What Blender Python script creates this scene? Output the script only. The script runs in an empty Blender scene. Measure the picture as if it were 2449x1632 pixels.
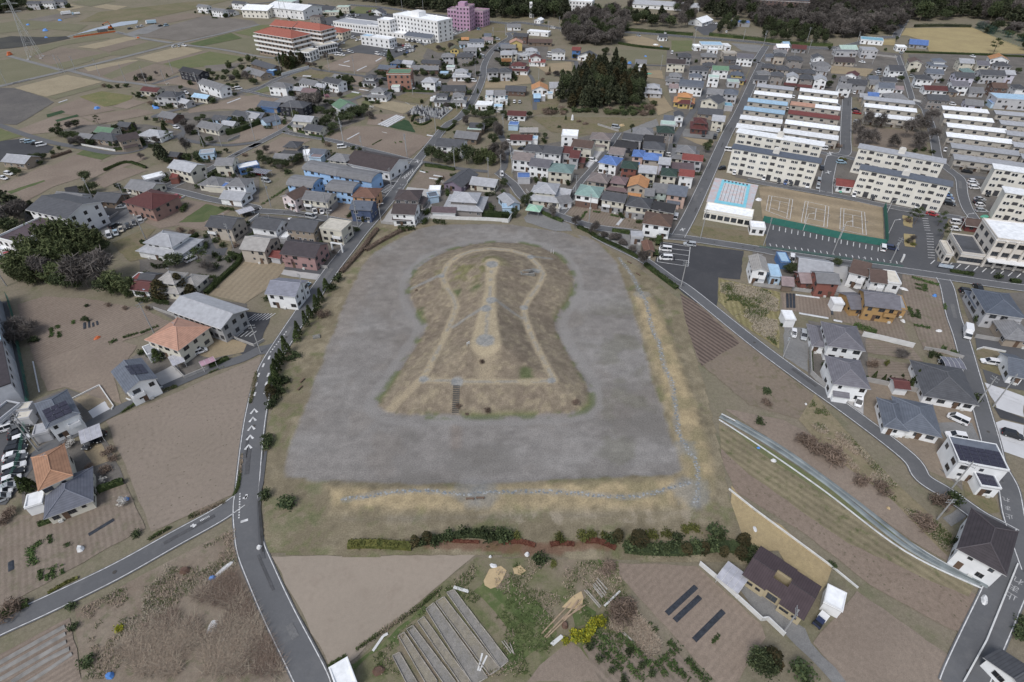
import bpy,math,random
import numpy as np
from mathutils import Vector,Matrix
random.seed(11); rng = np.random.default_rng(5)
rad = math.radians
sc = bpy.context.scene
# ---------------------------------------------------------------- camera, sky, sun, exposure
CAM_H,PITCH,FPX = 104.0,rad(39.2),1357.0
cam = bpy.data.objects.new('camera',bpy.data.cameras.new('camera'))
sc.collection.objects.link(cam)
cam.location = (0,0,CAM_H); cam.rotation_euler = (math.pi / 2 - PITCH,0,0)
cam.data.sensor_width = 36; cam.data.lens = FPX / 2449 * 36
cam.data.clip_start = 0.5; cam.data.clip_end = 6000
sc.camera = cam
world = bpy.data.worlds.new('World'); sc.world = world; world.use_nodes = True
wn,wl = world.node_tree.nodes,world.node_tree.links
wn.clear()
SUN_EL,SUN_AZ = rad(52),rad(215)
sky = wn.new('ShaderNodeTexSky'); sky.sky_type = 'NISHITA'; sky.sun_disc = False
sky.sun_elevation = SUN_EL; sky.sun_rotation = SUN_AZ
sky.dust_density = 2.0; sky.air_density = 1.0; sky.ozone_density = 1.0
hs = wn.new('ShaderNodeHueSaturation'); hs.inputs['Saturation'].default_value = 0.6
bg = wn.new('ShaderNodeBackground'); bg.inputs['Strength'].default_value = 0.128
wo = wn.new('ShaderNodeOutputWorld')
wl.new(sky.outputs[0],hs.inputs['Color']); wl.new(hs.outputs[0],bg.inputs['Color']); wl.new(bg.outputs[0],wo.inputs['Surface'])
sl = bpy.data.lights.new('sun','SUN'); sl.energy = 1.5; sl.angle = rad(20); sl.color = (1.0,0.985,0.96)
sun = bpy.data.objects.new('sun',sl); sc.collection.objects.link(sun)
sd = Vector((math.sin(SUN_AZ) * math.cos(SUN_EL),math.cos(SUN_AZ) * math.cos(SUN_EL),math.sin(SUN_EL)))
sun.rotation_euler = sd.to_track_quat('Z','Y').to_euler(); sun.location = (0,0,200)
vs = sc.view_settings
vs.view_transform = 'Standard'; vs.look = 'None'; vs.gamma = 1; vs.use_curve_mapping = False; vs.exposure = 0.21
sc.cycles.max_bounces = 4

# ---------------------------------------------------------------- survey: picture coordinates of the photograph -> ground
SF = {'F': (0,0,.96079),'S': (0,0,1.0),'A1': (0,0,3.795),'A2': (600,0,3.795),'A3': (1200,0,3.795),'A4': (1800,0,3.6256),
      'B1': (0,400,3.795),'B2': (600,300,3.795),'B3': (1200,300,3.795),'B4': (1800,300,3.6256),
      'C1': (0,800,3.795),'C4': (1800,700,3.6256),'D1': (0,1200,3.629),'D2': (600,1200,3.629),'D3': (1200,1200,3.629),
      'D4': (1800,1100,2.9476),'M': (640,540,2.0632),'E1': (600,0,4.706),'E2': (2150,480,5.599),'E3': (0,640,2.6115),
      'E4': (2150,800,1.8863),'E5': (600,620,2.177)}
CT,ST = math.cos(PITCH),math.sin(PITCH)
def W(t,x,y,z=0.0):
 ox,oy,s = SF[t]
 a = (ox + x / s - 1224.5) / FPX; b = -(oy + y / s - 816) / FPX
 dz = b * CT - ST
 if dz > -0.03: dz = -0.03
 k = (z - CAM_H) / dz
 return (a * k,(b * ST + CT) * k)
def PL(s,z=0.0):
 out,t,buf = [],'F',[]
 for w in s.replace(',',' ').split():
  if w in SF: t = w
  else:
   buf.append(float(w))
   if len(buf) == 2: out.append(W(t,buf[0],buf[1],z)); buf = []
 return out

# ---------------------------------------------------------------- scene helpers
def link(o): sc.collection.objects.link(o); return o
AUTO = []            # things whose label is completed with a place at the end
def tag(o,label=None,cat=None,group=None,kind=None,desc=None):
 if label: o['label'] = label
 if cat: o['category'] = cat
 if group: o['group'] = group
 if kind: o['kind'] = kind
 if desc: AUTO.append((o,desc))
 return o
def empty(name,x,y,z=0.0,rz=0.0):
 o = bpy.data.objects.new(name,None); o.location = (x,y,z); o.rotation_euler = (0,0,rz); o.empty_display_size = 0.5
 return link(o)
def inst(name,me,parent=None,loc=(0,0,0),rz=0.0,sca=None):
 o = bpy.data.objects.new(name,me); link(o); o.location = loc; o.rotation_euler = (0,0,rz)
 if sca is not None: o.scale = sca
 if parent: o.parent = parent
 return o
class MB:
 def __init__(s): s.v,s.f,s.m = [],[],[]
 def face(s,pts,m=0):
  i = len(s.v); s.v += [tuple(p) for p in pts]; s.f.append(tuple(range(i,i + len(pts)))); s.m.append(m)
 def box(s,x0,x1,y0,y1,z0,z1,m=0):
  i = len(s.v)
  s.v += [(x0,y0,z0),(x1,y0,z0),(x1,y1,z0),(x0,y1,z0),(x0,y0,z1),(x1,y0,z1),(x1,y1,z1),(x0,y1,z1)]
  s.f += [(i,i + 3,i + 2,i + 1),(i + 4,i + 5,i + 6,i + 7),(i,i + 1,i + 5,i + 4),(i + 1,i + 2,i + 6,i + 5),(i + 2,i + 3,i + 7,i + 6),(i + 3,i,i + 4,i + 7)]
  s.m += [m] * 6
 def prism(s,poly,z0,z1,m=0):
  n = len(poly); i = len(s.v)
  s.v += [(p[0],p[1],z0) for p in poly] + [(p[0],p[1],z1) for p in poly]
  s.f.append(tuple(range(i + n,i + 2 * n))); s.m.append(m)
  for k in range(n):
   s.f.append((i + k,i + (k + 1) % n,i + n + (k + 1) % n,i + n + k)); s.m.append(m)
 def bar(s,a,b,r0,r1=None,n=5,m=0):
  r1 = r0 if r1 is None else r1
  a = Vector(a); b = Vector(b); d = (b - a)
  if d.length < 1e-6: return
  d.normalize(); u = d.orthogonal().normalized(); w = d.cross(u); i = len(s.v)
  for p,r in ((a,r0),(b,r1)):
   for k in range(n):
    c = p + (u * math.cos(6.2832 * k / n) + w * math.sin(6.2832 * k / n)) * r; s.v.append(tuple(c))
  for k in range(n):
   s.f.append((i + k,i + (k + 1) % n,i + n + (k + 1) % n,i + n + k)); s.m.append(m)
  s.f.append(tuple(i + n + k for k in range(n))); s.m.append(m)
  s.f.append(tuple(i + n - 1 - k for k in range(n))); s.m.append(m)
 def mesh(s,name,mats,smooth=False):
  me = bpy.data.meshes.new(name); me.from_pydata(s.v,[],s.f)
  for m in mats: me.materials.append(m)
  if len(mats) > 1: me.polygons.foreach_set('material_index',s.m)
  if smooth: me.polygons.foreach_set('use_smooth',[True] * len(s.f))
  return me
 def obj(s,name,mats,parent=None,**k):
  if not isinstance(mats,(list,tuple)): mats = [mats]
  return inst(name,s.mesh(name,mats,k.pop('smooth',False)),parent,**k)

# ---------------------------------------------------------------- materials
def newmat(name):
 m = bpy.data.materials.new(name); m.use_nodes = True
 nt = m.node_tree; b = nt.nodes['Principled BSDF']
 return m,nt,nt.nodes,nt.links,b
_M = {}
def paint(name,c,rough=.75,var=.12,scale=.6,spec=.3,fine=0,stripe=None,perobj=.0):
 """painted or tiled surface: flat colour with faint wear, optional row relief along local z or x"""
 if name in _M: return _M[name]
 m,nt,N,L,b = newmat(name)
 tc = N.new('ShaderNodeTexCoord'); no = N.new('ShaderNodeTexNoise'); no.inputs['Scale'].default_value = scale; no.inputs['Detail'].default_value = 5
 L.new(tc.outputs['Object'],no.inputs['Vector'])
 mp = N.new('ShaderNodeMapRange'); mp.inputs['To Min'].default_value = 1 - var; mp.inputs['To Max'].default_value = 1 + var
 mp.inputs['From Min'].default_value = .3; mp.inputs['From Max'].default_value = .7
 L.new(no.outputs['Fac'],mp.inputs['Value'])
 val = mp.outputs[0]
 if stripe:
  ax,per,dep = stripe
  sp = N.new('ShaderNodeSeparateXYZ'); L.new(tc.outputs['Object'],sp.inputs[0])
  mu = N.new('ShaderNodeMath'); mu.operation = 'MULTIPLY'; mu.inputs[1].default_value = 1 / per; L.new(sp.outputs[ax],mu.inputs[0])
  fr = N.new('ShaderNodeMath'); fr.operation = 'FRACT'; L.new(mu.outputs[0],fr.inputs[0])
  m2 = N.new('ShaderNodeMapRange'); m2.inputs['From Min'].default_value = .0; m2.inputs['From Max'].default_value = .35; m2.inputs['To Min'].default_value = 1 - dep; m2.inputs['To Max'].default_value = 1
  L.new(fr.outputs[0],m2.inputs['Value'])
  mm = N.new('ShaderNodeMath'); mm.operation = 'MULTIPLY'; L.new(val,mm.inputs[0]); L.new(m2.outputs[0],mm.inputs[1]); val = mm.outputs[0]
  bp = N.new('ShaderNodeBump'); bp.inputs['Strength'].default_value = .5; bp.inputs['Distance'].default_value = .05
  L.new(fr.outputs[0],bp.inputs['Height']); L.new(bp.outputs[0],b.inputs['Normal'])
 if perobj:
  oi = N.new('ShaderNodeObjectInfo'); m3 = N.new('ShaderNodeMapRange'); m3.inputs['To Min'].default_value = 1 - perobj; m3.inputs['To Max'].default_value = 1 + perobj
  L.new(oi.outputs['Random'],m3.inputs['Value'])
  mm = N.new('ShaderNodeMath'); mm.operation = 'MULTIPLY'; L.new(val,mm.inputs[0]); L.new(m3.outputs[0],mm.inputs[1]); val = mm.outputs[0]
 vm = N.new('ShaderNodeVectorMath'); vm.operation = 'SCALE'; vm.inputs[0].default_value = c[:3]; L.new(val,vm.inputs['Scale'])
 L.new(vm.outputs[0],b.inputs['Base Color'])
 b.inputs['Roughness'].default_value = rough; b.inputs['Specular IOR Level'].default_value = spec
 _M[name] = m; return m
def glassmat():
 if 'glass' in _M: return _M['glass']
 m,nt,N,L,b = newmat('window_glass')
 oi = N.new('ShaderNodeObjectInfo'); mp = N.new('ShaderNodeMapRange'); mp.inputs['To Min'].default_value = .5; mp.inputs['To Max'].default_value = 2.2
 L.new(oi.outputs['Random'],mp.inputs['Value'])
 vm = N.new('ShaderNodeVectorMath'); vm.operation = 'SCALE'; vm.inputs[0].default_value = (.028,.032,.038); L.new(mp.outputs[0],vm.inputs['Scale'])
 L.new(vm.outputs[0],b.inputs['Base Color']); b.inputs['Roughness'].default_value = .08; b.inputs['Specular IOR Level'].default_value = .5
 _M['glass'] = m; return m
def ground(name,c1,c2,c3=None,s1=.12,s2=1.6,amt3=.5,rows=None,rowdep=.25,spots=None,rough=.95,fine=.16,bump=.3):
 """soil, grass, asphalt: two colours in broad patches, a third in small ones, fine grain, optional furrows along local x, dark or pale specks"""
 if name in _M: return _M[name]
 m,nt,N,L,b = newmat(name)
 tc = N.new('ShaderNodeTexCoord'); co = tc.outputs['Object']
 def noise(sc_,det=4,rough_=.55):
  n = N.new('ShaderNodeTexNoise'); n.inputs['Scale'].default_value = sc_; n.inputs['Detail'].default_value = det; n.inputs['Roughness'].default_value = rough_
  L.new(co,n.inputs['Vector']); return n.outputs['Fac']
 def ramp(f,a,b_,lo,hi):
  r = N.new('ShaderNodeMapRange'); r.inputs['From Min'].default_value = a; r.inputs['From Max'].default_value = b_; r.inputs['To Min'].default_value = lo; r.inputs['To Max'].default_value = hi
  L.new(f,r.inputs['Value']); return r.outputs[0]
 def mix(f,A,B):
  x = N.new('ShaderNodeMix'); x.data_type = 'RGBA'
  L.new(f,x.inputs[0])
  for s_,q in ((6,A),(7,B)):
   if isinstance(q,tuple): x.inputs[s_].default_value = (*q,1)
   else: L.new(q,x.inputs[s_])
  return x.outputs[2]
 col = mix(ramp(noise(s1,5,.6),.38,.62,0,1),c1,c2)
 if c3: col = mix(ramp(noise(s2,6,.7),.52,.66,0,amt3),col,c3)
 fn = noise(5.5,3,.7)
 def mul(a,b2):
  q = N.new('ShaderNodeMath'); q.operation = 'MULTIPLY'; L.new(a,q.inputs[0]); L.new(b2,q.inputs[1]); return q.outputs[0]
 f = mul(ramp(fn,.3,.7,1 - fine,1 + fine),ramp(noise(1.1,5,.75),.34,.66,1 - fine * .8,1 + fine * .8))
 if rows:
  wv = N.new('ShaderNodeTexWave'); wv.wave_type = 'BANDS'; wv.bands_direction = 'Y'; wv.inputs['Scale'].default_value = .314 / rows
  wv.inputs['Distortion'].default_value = .6; wv.inputs['Detail'].default_value = 2; wv.inputs['Detail Scale'].default_value = .6
  L.new(co,wv.inputs['Vector']); f = mul(f,ramp(wv.outputs['Fac'],0.1,.9,1 - rowdep,1 + rowdep * .6))
 if spots:
  sc_,thr,sc_col = spots
  vo = N.new('ShaderNodeTexVoronoi'); vo.inputs['Scale'].default_value = sc_; L.new(co,vo.inputs['Vector'])
  col = mix(ramp(vo.outputs['Distance'],thr * .6,thr,.85,0),col,sc_col)
 vm = N.new('ShaderNodeVectorMath'); vm.operation = 'SCALE'; L.new(col,vm.inputs[0]); L.new(f,vm.inputs['Scale'])
 L.new(vm.outputs[0],b.inputs['Base Color']); b.inputs['Roughness'].default_value = rough; b.inputs['Specular IOR Level'].default_value = .15
 bp = N.new('ShaderNodeBump'); bp.inputs['Strength'].default_value = bump; bp.inputs['Distance'].default_value = .15; L.new(fn,bp.inputs['Height']); L.new(bp.outputs[0],b.inputs['Normal'])
 _M[name] = m; return m
def leafmat(name,c,c2,spread=.35):
 if name in _M: return _M[name]
 m,nt,N,L,b = newmat(name)
 ge = N.new('ShaderNodeNewGeometry'); oi = N.new('ShaderNodeObjectInfo')
 mx = N.new('ShaderNodeMix'); mx.data_type = 'RGBA'; mx.inputs[6].default_value = (*c,1); mx.inputs[7].default_value = (*c2,1)
 L.new(ge.outputs['Random Per Island'],mx.inputs[0])
 mp = N.new('ShaderNodeMapRange'); mp.inputs['To Min'].default_value = 1 - spread; mp.inputs['To Max'].default_value = 1 + spread; L.new(oi.outputs['Random'],mp.inputs['Value'])
 vm = N.new('ShaderNodeVectorMath'); vm.operation = 'SCALE'; L.new(mx.outputs[2],vm.inputs[0]); L.new(mp.outputs[0],vm.inputs['Scale'])
 L.new(vm.outputs[0],b.inputs['Base Color']); b.inputs['Roughness'].default_value = .8; b.inputs['Specular IOR Level'].default_value = .15
 _M[name] = m; return m
ROOF = {'grey': (.20,.20,.21),'lgrey': (.36,.37,.40),'greyd': (.085,.088,.10),'black': (.04,.04,.045),'bluegrey': (.12,.14,.18),'bluegreyd': (.09,.11,.15),
  'white': (.82,.84,.86),'maroon': (.13,.035,.032),'red': (.24,.05,.04),'redtile': (.40,.10,.055),'brown': (.12,.075,.06),'dkbrown': (.075,.055,.055),'plum': (.11,.075,.085),
  'plumgrey': (.15,.145,.17),'plumdk': (.06,.048,.055),'orange': (.52,.22,.055),'salmon': (.48,.24,.15),'terracotta': (.42,.20,.095),'rust': (.20,.095,.06),'rustbrown': (.12,.07,.05),
  'green': (.13,.26,.15),'ltgreen': (.42,.58,.50),'seagreen': (.22,.36,.33),'dkgreen': (.035,.07,.055),'olive': (.15,.15,.08),'greengrey': (.15,.24,.23),'cyan': (.16,.42,.55),'lblue': (.30,.50,.68),
  'blue': (.075,.19,.52),'taupe': (.22,.18,.17),'ltaupe': (.33,.31,.29),'mauve': (.19,.12,.125),'cream': (.62,.57,.47),'beige': (.48,.43,.36),'slate': (.12,.13,.17),'solar': (.23,.24,.30),'pinkgrey': (.30,.22,.22),'purple': (.15,.11,.14)}
WALL = {'white': (.78,.79,.80),'cream': (.62,.58,.47),'beige': (.44,.38,.31),'tan': (.34,.27,.20),'taupe': (.28,.25,.23),'lgrey': (.45,.45,.47),'grey': (.30,.30,.31),'greyd': (.13,.13,.14),'black': (.035,.037,.05),
  'brown': (.17,.10,.075),'dkwood': (.09,.065,.05),'wood': (.20,.145,.10),'brick': (.34,.19,.15),'brickred': (.26,.085,.06),'pink': (.36,.20,.19),'pinkwhite': (.70,.58,.57),'blue': (.05,.17,.42),'lblue': (.42,.60,.78),
  'skyblue': (.30,.56,.92),'navy': (.065,.10,.20),'orange': (.62,.32,.13),'yellow': (.60,.44,.11),'ochre': (.46,.26,.07),'lav': (.58,.56,.66),'mint': (.42,.50,.45),'peach': (.58,.38,.30),'maroon': (.17,.06,.05),'purple': (.22,.17,.24),'pinktower': (.50,.33,.45)}
for D_ in (ROOF,WALL):
 for k in D_: g_ = sum(D_[k]) / 3; D_[k] = tuple(c + (g_ - c) * .24 for c in D_[k])
WORDS = {'lgrey': 'pale grey','greyd': 'dark grey','bluegrey': 'blue grey','bluegreyd': 'slate blue','dkbrown': 'dark brown','plumdk': 'dark plum','plumgrey': 'purplish grey','ltgreen': 'pale green','dkgreen': 'dark green','seagreen': 'sea green','greengrey': 'grey green',
         'lblue': 'pale blue','ltaupe': 'pale taupe','redtile': 'orange red','rustbrown': 'rusty brown','pinkgrey': 'pinkish grey','dkwood': 'dark wooden','wood': 'wooden','brick': 'brick','brickred': 'brick red','pinkwhite': 'pinkish white','skyblue': 'sky blue','lav': 'lavender','pinktower': 'pink','solar': 'pale slate'}
def word(k): return WORDS.get(k,k)
def roofmat(k):
 st = (2,.21,.3) if k not in ('white','cyan','lblue','cream','ltgreen','lgrey') else None
 return paint('roof_' + k,ROOF[k],rough=.62,var=.14,scale=.8,stripe=st,perobj=.13)
def wallmat(k): return paint('wall_' + k,WALL[k],rough=.85,var=.07,scale=.5,perobj=.06)
# ---------------------------------------------------------------- ground materials
SOIL = ground('soil',(.225,.182,.148),(.26,.212,.172),(.185,.15,.12),s1=.05,s2=.5,amt3=.35)
SOILR = ground('soil_rows',(.215,.172,.14),(.25,.203,.165),(.17,.14,.11),s1=.06,s2=.5,amt3=.35,rows=1.0,rowdep=.10)
SOILG = ground('soil_garden',(.205,.168,.135),(.24,.198,.162),(.125,.13,.075),s1=.12,s2=.3,amt3=.5,rows=1.1,rowdep=.09)
SOILS = ground('soil_clods',(.225,.175,.14),(.25,.198,.158),(.12,.10,.07),s1=.05,s2=.9,amt3=.5,spots=(.75,.16,(.12,.11,.075)))
PALE = ground('pale_soil',(.325,.275,.225),(.30,.255,.208),(.22,.175,.14),s1=.04,s2=.25,amt3=.3,fine=.06,bump=.1)
STRAW = ground('straw',(.33,.28,.195),(.29,.245,.17),(.25,.215,.145),s1=.1,s2=.8,amt3=.5)
STRAWR = ground('straw_rows',(.30,.25,.18),(.27,.222,.158),(.23,.19,.13),s1=.07,s2=.5,amt3=.4,rows=2.0,rowdep=.07)
LAWN = ground('dry_lawn',(.38,.31,.165),(.33,.265,.145),(.25,.21,.12),s1=.06,s2=.3,amt3=.4)
WEED = ground('weed',(.20,.165,.115),(.175,.155,.09),(.095,.115,.05),s1=.08,s2=.4,amt3=.75)
TAN = ground('tan_yard',(.33,.265,.175),(.29,.235,.16),(.23,.195,.13),s1=.12,s2=.7,amt3=.4)
OLIVE = ground('olive_field',(.17,.162,.105),(.19,.178,.12),(.14,.145,.08),s1=.05,s2=.4,amt3=.5,rows=2.5,rowdep=.08)
BROWNF = ground('brown_field',(.225,.185,.15),(.205,.168,.135),(.17,.155,.105),s1=.05,s2=.4,amt3=.5,rows=2.5,rowdep=.08)
CROP = ground('green_crop',(.085,.115,.05),(.12,.14,.065),(.17,.15,.10),s1=.15,s2=.8,amt3=.5,rows=.9,rowdep=.25)
GREEN = ground('grass_green',(.13,.148,.07),(.155,.16,.085),(.19,.165,.09),s1=.08,s2=.6,amt3=.55)
DKCROP = ground('dark_crop',(.035,.07,.035),(.05,.085,.045),(.09,.09,.06),s1=.2,s2=1,amt3=.4,rows=.8,rowdep=.3)
DIRT = ground('gravelly_dirt',(.165,.148,.13),(.20,.18,.16),(.13,.118,.10),s1=.04,s2=.2,amt3=.5)
DKGR = ground('dark_gravel',(.115,.108,.105),(.15,.14,.13),(.095,.09,.085),s1=.05,s2=.3,amt3=.5)
GRAV = ground('gravel',(.235,.232,.228),(.20,.198,.195),(.16,.16,.155),s1=.1,s2=.6,amt3=.4)
ASPH = ground('asphalt',(.108,.109,.115),(.092,.094,.10),(.13,.13,.132),s1=.07,s2=.3,amt3=.35,fine=.07,bump=.08,rough=.85)
ASPD = ground('asphalt_dark',(.06,.061,.067),(.072,.073,.078),(.088,.088,.092),s1=.06,s2=.25,amt3=.4,fine=.07,bump=.08,rough=.85)
ROADM = ground('road_asphalt',(.135,.137,.143),(.118,.12,.126),(.158,.158,.16),s1=.06,s2=.16,amt3=.6,fine=.05,bump=.05,rough=.85)
CONC = ground('concrete',(.46,.45,.44),(.40,.39,.385),(.34,.335,.33),s1=.15,s2=.5,amt3=.4,fine=.05,bump=.05)
CONCL = ground('concrete_pale',(.60,.60,.61),(.54,.54,.55),(.47,.47,.47),s1=.15,s2=.5,amt3=.35,fine=.04,bump=.04)
LOT = ground('town_lot',(.135,.125,.114),(.18,.164,.148),(.095,.092,.075),s1=.09,s2=.35,amt3=.55)
COURT = ground('court_clay',(.33,.265,.18),(.28,.225,.155),(.22,.185,.135),s1=.08,s2=.12,amt3=.5,rows=9,rowdep=.12)
STUB = ground('stubble',(.27,.235,.125),(.22,.195,.10),(.13,.13,.05),s1=.15,s2=.7,amt3=.6,rows=1.6,rowdep=.16,spots=(1.1,.2,(.36,.32,.21)))
SCRUB = ground('scrub',(.25,.21,.165),(.20,.16,.125),(.12,.13,.07),s1=.11,s2=.4,amt3=.7)
WATER = paint('water',(.30,.34,.42),rough=.12,var=.1,scale=.05)
RIVB = ground('river_bed',(.055,.055,.055),(.08,.078,.07),s1=.05)
PLAST = paint('plastic_sheet',(.19,.215,.22),rough=.5,var=.3,scale=.35)
FILM = paint('mulch_film',(.25,.24,.225),rough=.5,var=.25,scale=.6); PLASTW = paint('plastic_white',(.55,.56,.57),rough=.55,var=.2,scale=.8)
MULCH = paint('black_mulch',(.04,.045,.055),rough=.4,var=.3,scale=2)
WHITEL = paint('road_paint',(.60,.60,.60),rough=.7,var=.3,scale=1.2); WORN = paint('worn_paint',(.40,.40,.40),rough=.8,var=.35,scale=1.5)
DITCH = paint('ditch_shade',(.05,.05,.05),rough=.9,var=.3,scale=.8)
DECK = ground('pool_deck',(.55,.42,.41),(.48,.52,.56),(.62,.60,.60),s1=.35,s2=.9,amt3=.5,fine=.05,bump=.03)
POOLW = ground('pool_floor',(.55,.62,.66),(.58,.45,.43),(.66,.68,.70),s1=.4,s2=.8,amt3=.5,fine=.05,bump=.03)
POOLB = paint('pool_blue',(.22,.58,.70),rough=.4,var=.08)

# ---------------------------------------------------------------- base ground
mb = MB(); R = 3500
mb.face([(-R,-400,-.08),(R,-400,-.08),(R,R,-.08),(-R,R,-.08)])
BASEM = ground('base_ground',(.215,.185,.14),(.19,.172,.12),(.135,.14,.08),s1=.035,s2=.14,amt3=.5)
tag(mb.obj('ground',BASEM),'brown and green winter ground under the whole town',kind='structure')

def jitter(poly,seg=2.2,amp=.22):
 out = []; n = len(poly)
 for i in range(n):
  a = Vector((*poly[i],0)); b = Vector((*poly[(i + 1) % n],0)); d = b - a; k = max(1,min(60,int(d.length / seg)))
  nn = Vector((-d.y,d.x,0)).normalized() if d.length > 1e-6 else Vector((0,0,0))
  for j in range(k):
   p = a + d * (j / k)
   if j: p += nn * random.uniform(-amp,amp)
   out.append((p.x,p.y))
 return out
_lv = [0]
def sheet(name,pts,mat,amp=.22,z=None,ang=None,rowdir=None,label=None):
 if isinstance(pts,str): pts = PL(pts)
 _lv[0] += 1; zz = .0 + _lv[0] * .0004 if z is None else z
 if rowdir:
  a,b = PL(rowdir); ang = math.atan2(b[1] - a[1],b[0] - a[0])
 ang = ang or 0.0
 P = jitter(pts,amp=amp) if amp else pts
 cx = sum(p[0] for p in P) / len(P); cy = sum(p[1] for p in P) / len(P)
 c,s = math.cos(-ang),math.sin(-ang)
 L = [((p[0] - cx) * c - (p[1] - cy) * s,(p[0] - cx) * s + (p[1] - cy) * c,0) for p in P]
 ar = sum(L[i][0] * L[(i + 1) % len(L)][1] - L[(i + 1) % len(L)][0] * L[i][1] for i in range(len(L)))
 if ar < 0: L.reverse()
 m = MB(); m.face(L); o = m.obj(name,mat,loc=(cx,cy,zz),rz=ang)
 o['kind'] = 'structure'
 if label: o['label'] = label
 return o
def smooth(pts,k=6):
 if len(pts) < 3: return pts
 out = []
 P = [pts[0]] + list(pts) + [pts[-1]]
 for i in range(1,len(P) - 2):
  p0,p1,p2,p3 = [Vector(q) for q in P[i - 1:i + 3]]
  for j in range(k):
   t = j / k
   q = .5 * ((2 * p1) + (p2 - p0) * t + (2 * p0 - 5 * p1 + 4 * p2 - p3) * t * t + (3 * p1 - p0 - 3 * p2 + p3) * t ** 3); out.append((q.x,q.y))
 out.append(tuple(pts[-1])); return out
def offs(pts,d):
 out = []
 for i,p in enumerate(pts):
  a = Vector(pts[max(0,i - 1)]); b = Vector(pts[min(len(pts) - 1,i + 1)]); t = (b - a)
  if t.length < 1e-6: t = Vector((1,0))
  t.normalize(); out.append((p[0] - t.y * d,p[1] + t.x * d))
 return out
def strip_mb(mb,pts,d0,d1,z,m=0):
 A,B = offs(pts,d0),offs(pts,d1)
 for i in range(len(pts) - 1): mb.face([(*B[i],z),(*B[i + 1],z),(*A[i + 1],z),(*A[i],z)][::-1],m)
def resample(pts,step):
 out = [pts[0]]; acc = 0
 for a,b in zip(pts,pts[1:]):
  d = math.dist(a,b)
  if d < 1e-6: continue
  t = step - acc
  while t <= d:
   out.append((a[0] + (b[0] - a[0]) * t / d,a[1] + (b[1] - a[1]) * t / d)); t += step
  acc = (acc + d) % step
 return out
_rz = [0]; RDS = []
def road(path,w,lines=True,mat=None,name='road',label=None,dash=False):
 pts = smooth(PL(path)) if isinstance(path,str) else path
 _rz[0] += 1; z = .085 + _rz[0] * .0012
 m = MB(); strip_mb(m,pts,-w / 2,w / 2,z); o = m.obj(name,mat or ROADM); o['kind'] = 'structure'
 if label: o['label'] = label
 if lines:
  for s in (-1,1):
   m = MB(); strip_mb(m,pts,s * (w / 2 - .32) - .085,s * (w / 2 - .32) + .085,.150)
   m.obj('edge_line',WHITEL,o)
 RDS.append((pts,w)); return pts,o

# ---------------------------------------------------------------- the park: one terrain sheet with the keyhole mound, moat floor and banks
HT,HTOP = 3.0,6.7
MOUND = PL('''M 548 860 545 890 560 915 600 930 700 938 850 938 1070 940 1300 936 1480 928 1560 910 1592 880 1595 840 1570 770 1520 690 1460 590 1428 520 1420 470
 1440 430 1490 370 1510 310 1512 260 1490 210 1440 150 1360 110 1260 88 1120 82 1000 95 890 125 800 165 740 210 705 260 695 310 705 370 735 430 770 470 785 495 770 530 720 610 660 700 600 790 565 840''')
TERR = PL('''M 862 250 890 190 940 150 1010 125 1100 113 1200 122 1290 150 1340 200 1362 240 1340 290 1290 360 1265 410 1275 470 1310 560 1360 660 1415 765 1300 770 1080 770
 930 768 765 760 800 690 850 600 890 510 915 450 930 400 915 350 880 300''',HT)
TOPP = PL('M 1075 172 1110 162 1150 175 1142 215 1115 245 1112 320 1122 400 1128 500 1145 560 1155 588 1005 588 1042 540 1060 430 1082 330 1088 245 1070 212',HTOP)
SPINE = PL('M 1108 180 1102 250 1098 330 1090 400 1082 480 1078 575',HTOP)
MOAT = PL('''M 80 1200 90 1245 300 1262 700 1280 1100 1275 1500 1252 1990 1232 2035 1205 2030 1170 2000 1080 1960 950 1900 760 1840 540 1790 370 1760 280 1720 180 1640 90 1540 35 1490 18 F 1340 552 1270 524 1160 514 1000 517
 M 760 12 700 40 600 90 530 130 475 190 425 290 370 400 330 520 280 640 220 800 150 1000 100 1120''')
PARK = PL('F 870 520 780 645 700 755 648 830 632 920 614 1010 609 1100 611 1268 800 1276 1090 1273 1430 1285 1720 1292 1700 1220 1670 1130 1650 1030 1620 900 1590 800 1560 690 1460 612 1350 545 1180 518 990 512')
BANKR = PL('M 1800 330 1880 330 1960 480 2040 700 2110 900 2180 1100 2200 1300 2110 1390 2030 1300 2060 1200 2020 1060 1985 940 1930 760 1860 540')
BANKB = PL('M 300 1290 700 1300 1100 1292 1500 1270 2060 1245 2150 1300 2190 1370 1900 1400 1500 1395 1100 1400 700 1405 330 1400')
def sdist(poly,X,Y):
 """signed distance to a closed outline, positive inside"""
 P = np.array(poly); Q = np.roll(P,-1,0); d2 = np.full(X.shape,1e18); ins = np.zeros(X.shape,bool)
 for (ax,ay),(bx,by) in zip(P,Q):
  ex,ey = bx - ax,by - ay; wx,wy = X - ax,Y - ay
  t = np.clip((wx * ex + wy * ey) / (ex * ex + ey * ey + 1e-12),0,1)
  d2 = np.minimum(d2,(wx - t * ex) ** 2 + (wy - t * ey) ** 2)
  if ay != by:
   c = ((ay > Y) != (by > Y)) & (X < (bx - ax) * (Y - ay) / (by - ay) + ax); ins ^= c
 d = np.sqrt(d2); return np.where(ins,d,-d)
def pdist(path,X,Y):
 d2 = np.full(X.shape,1e18)
 for (ax,ay),(bx,by) in zip(path,path[1:]):
  ex,ey = bx - ax,by - ay; wx,wy = X - ax,Y - ay
  t = np.clip((wx * ex + wy * ey) / (ex * ex + ey * ey + 1e-12),0,1)
  d2 = np.minimum(d2,(wx - t * ex) ** 2 + (wy - t * ey) ** 2)
 return np.sqrt(d2)
_lat = rng.random((256,256))
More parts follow.
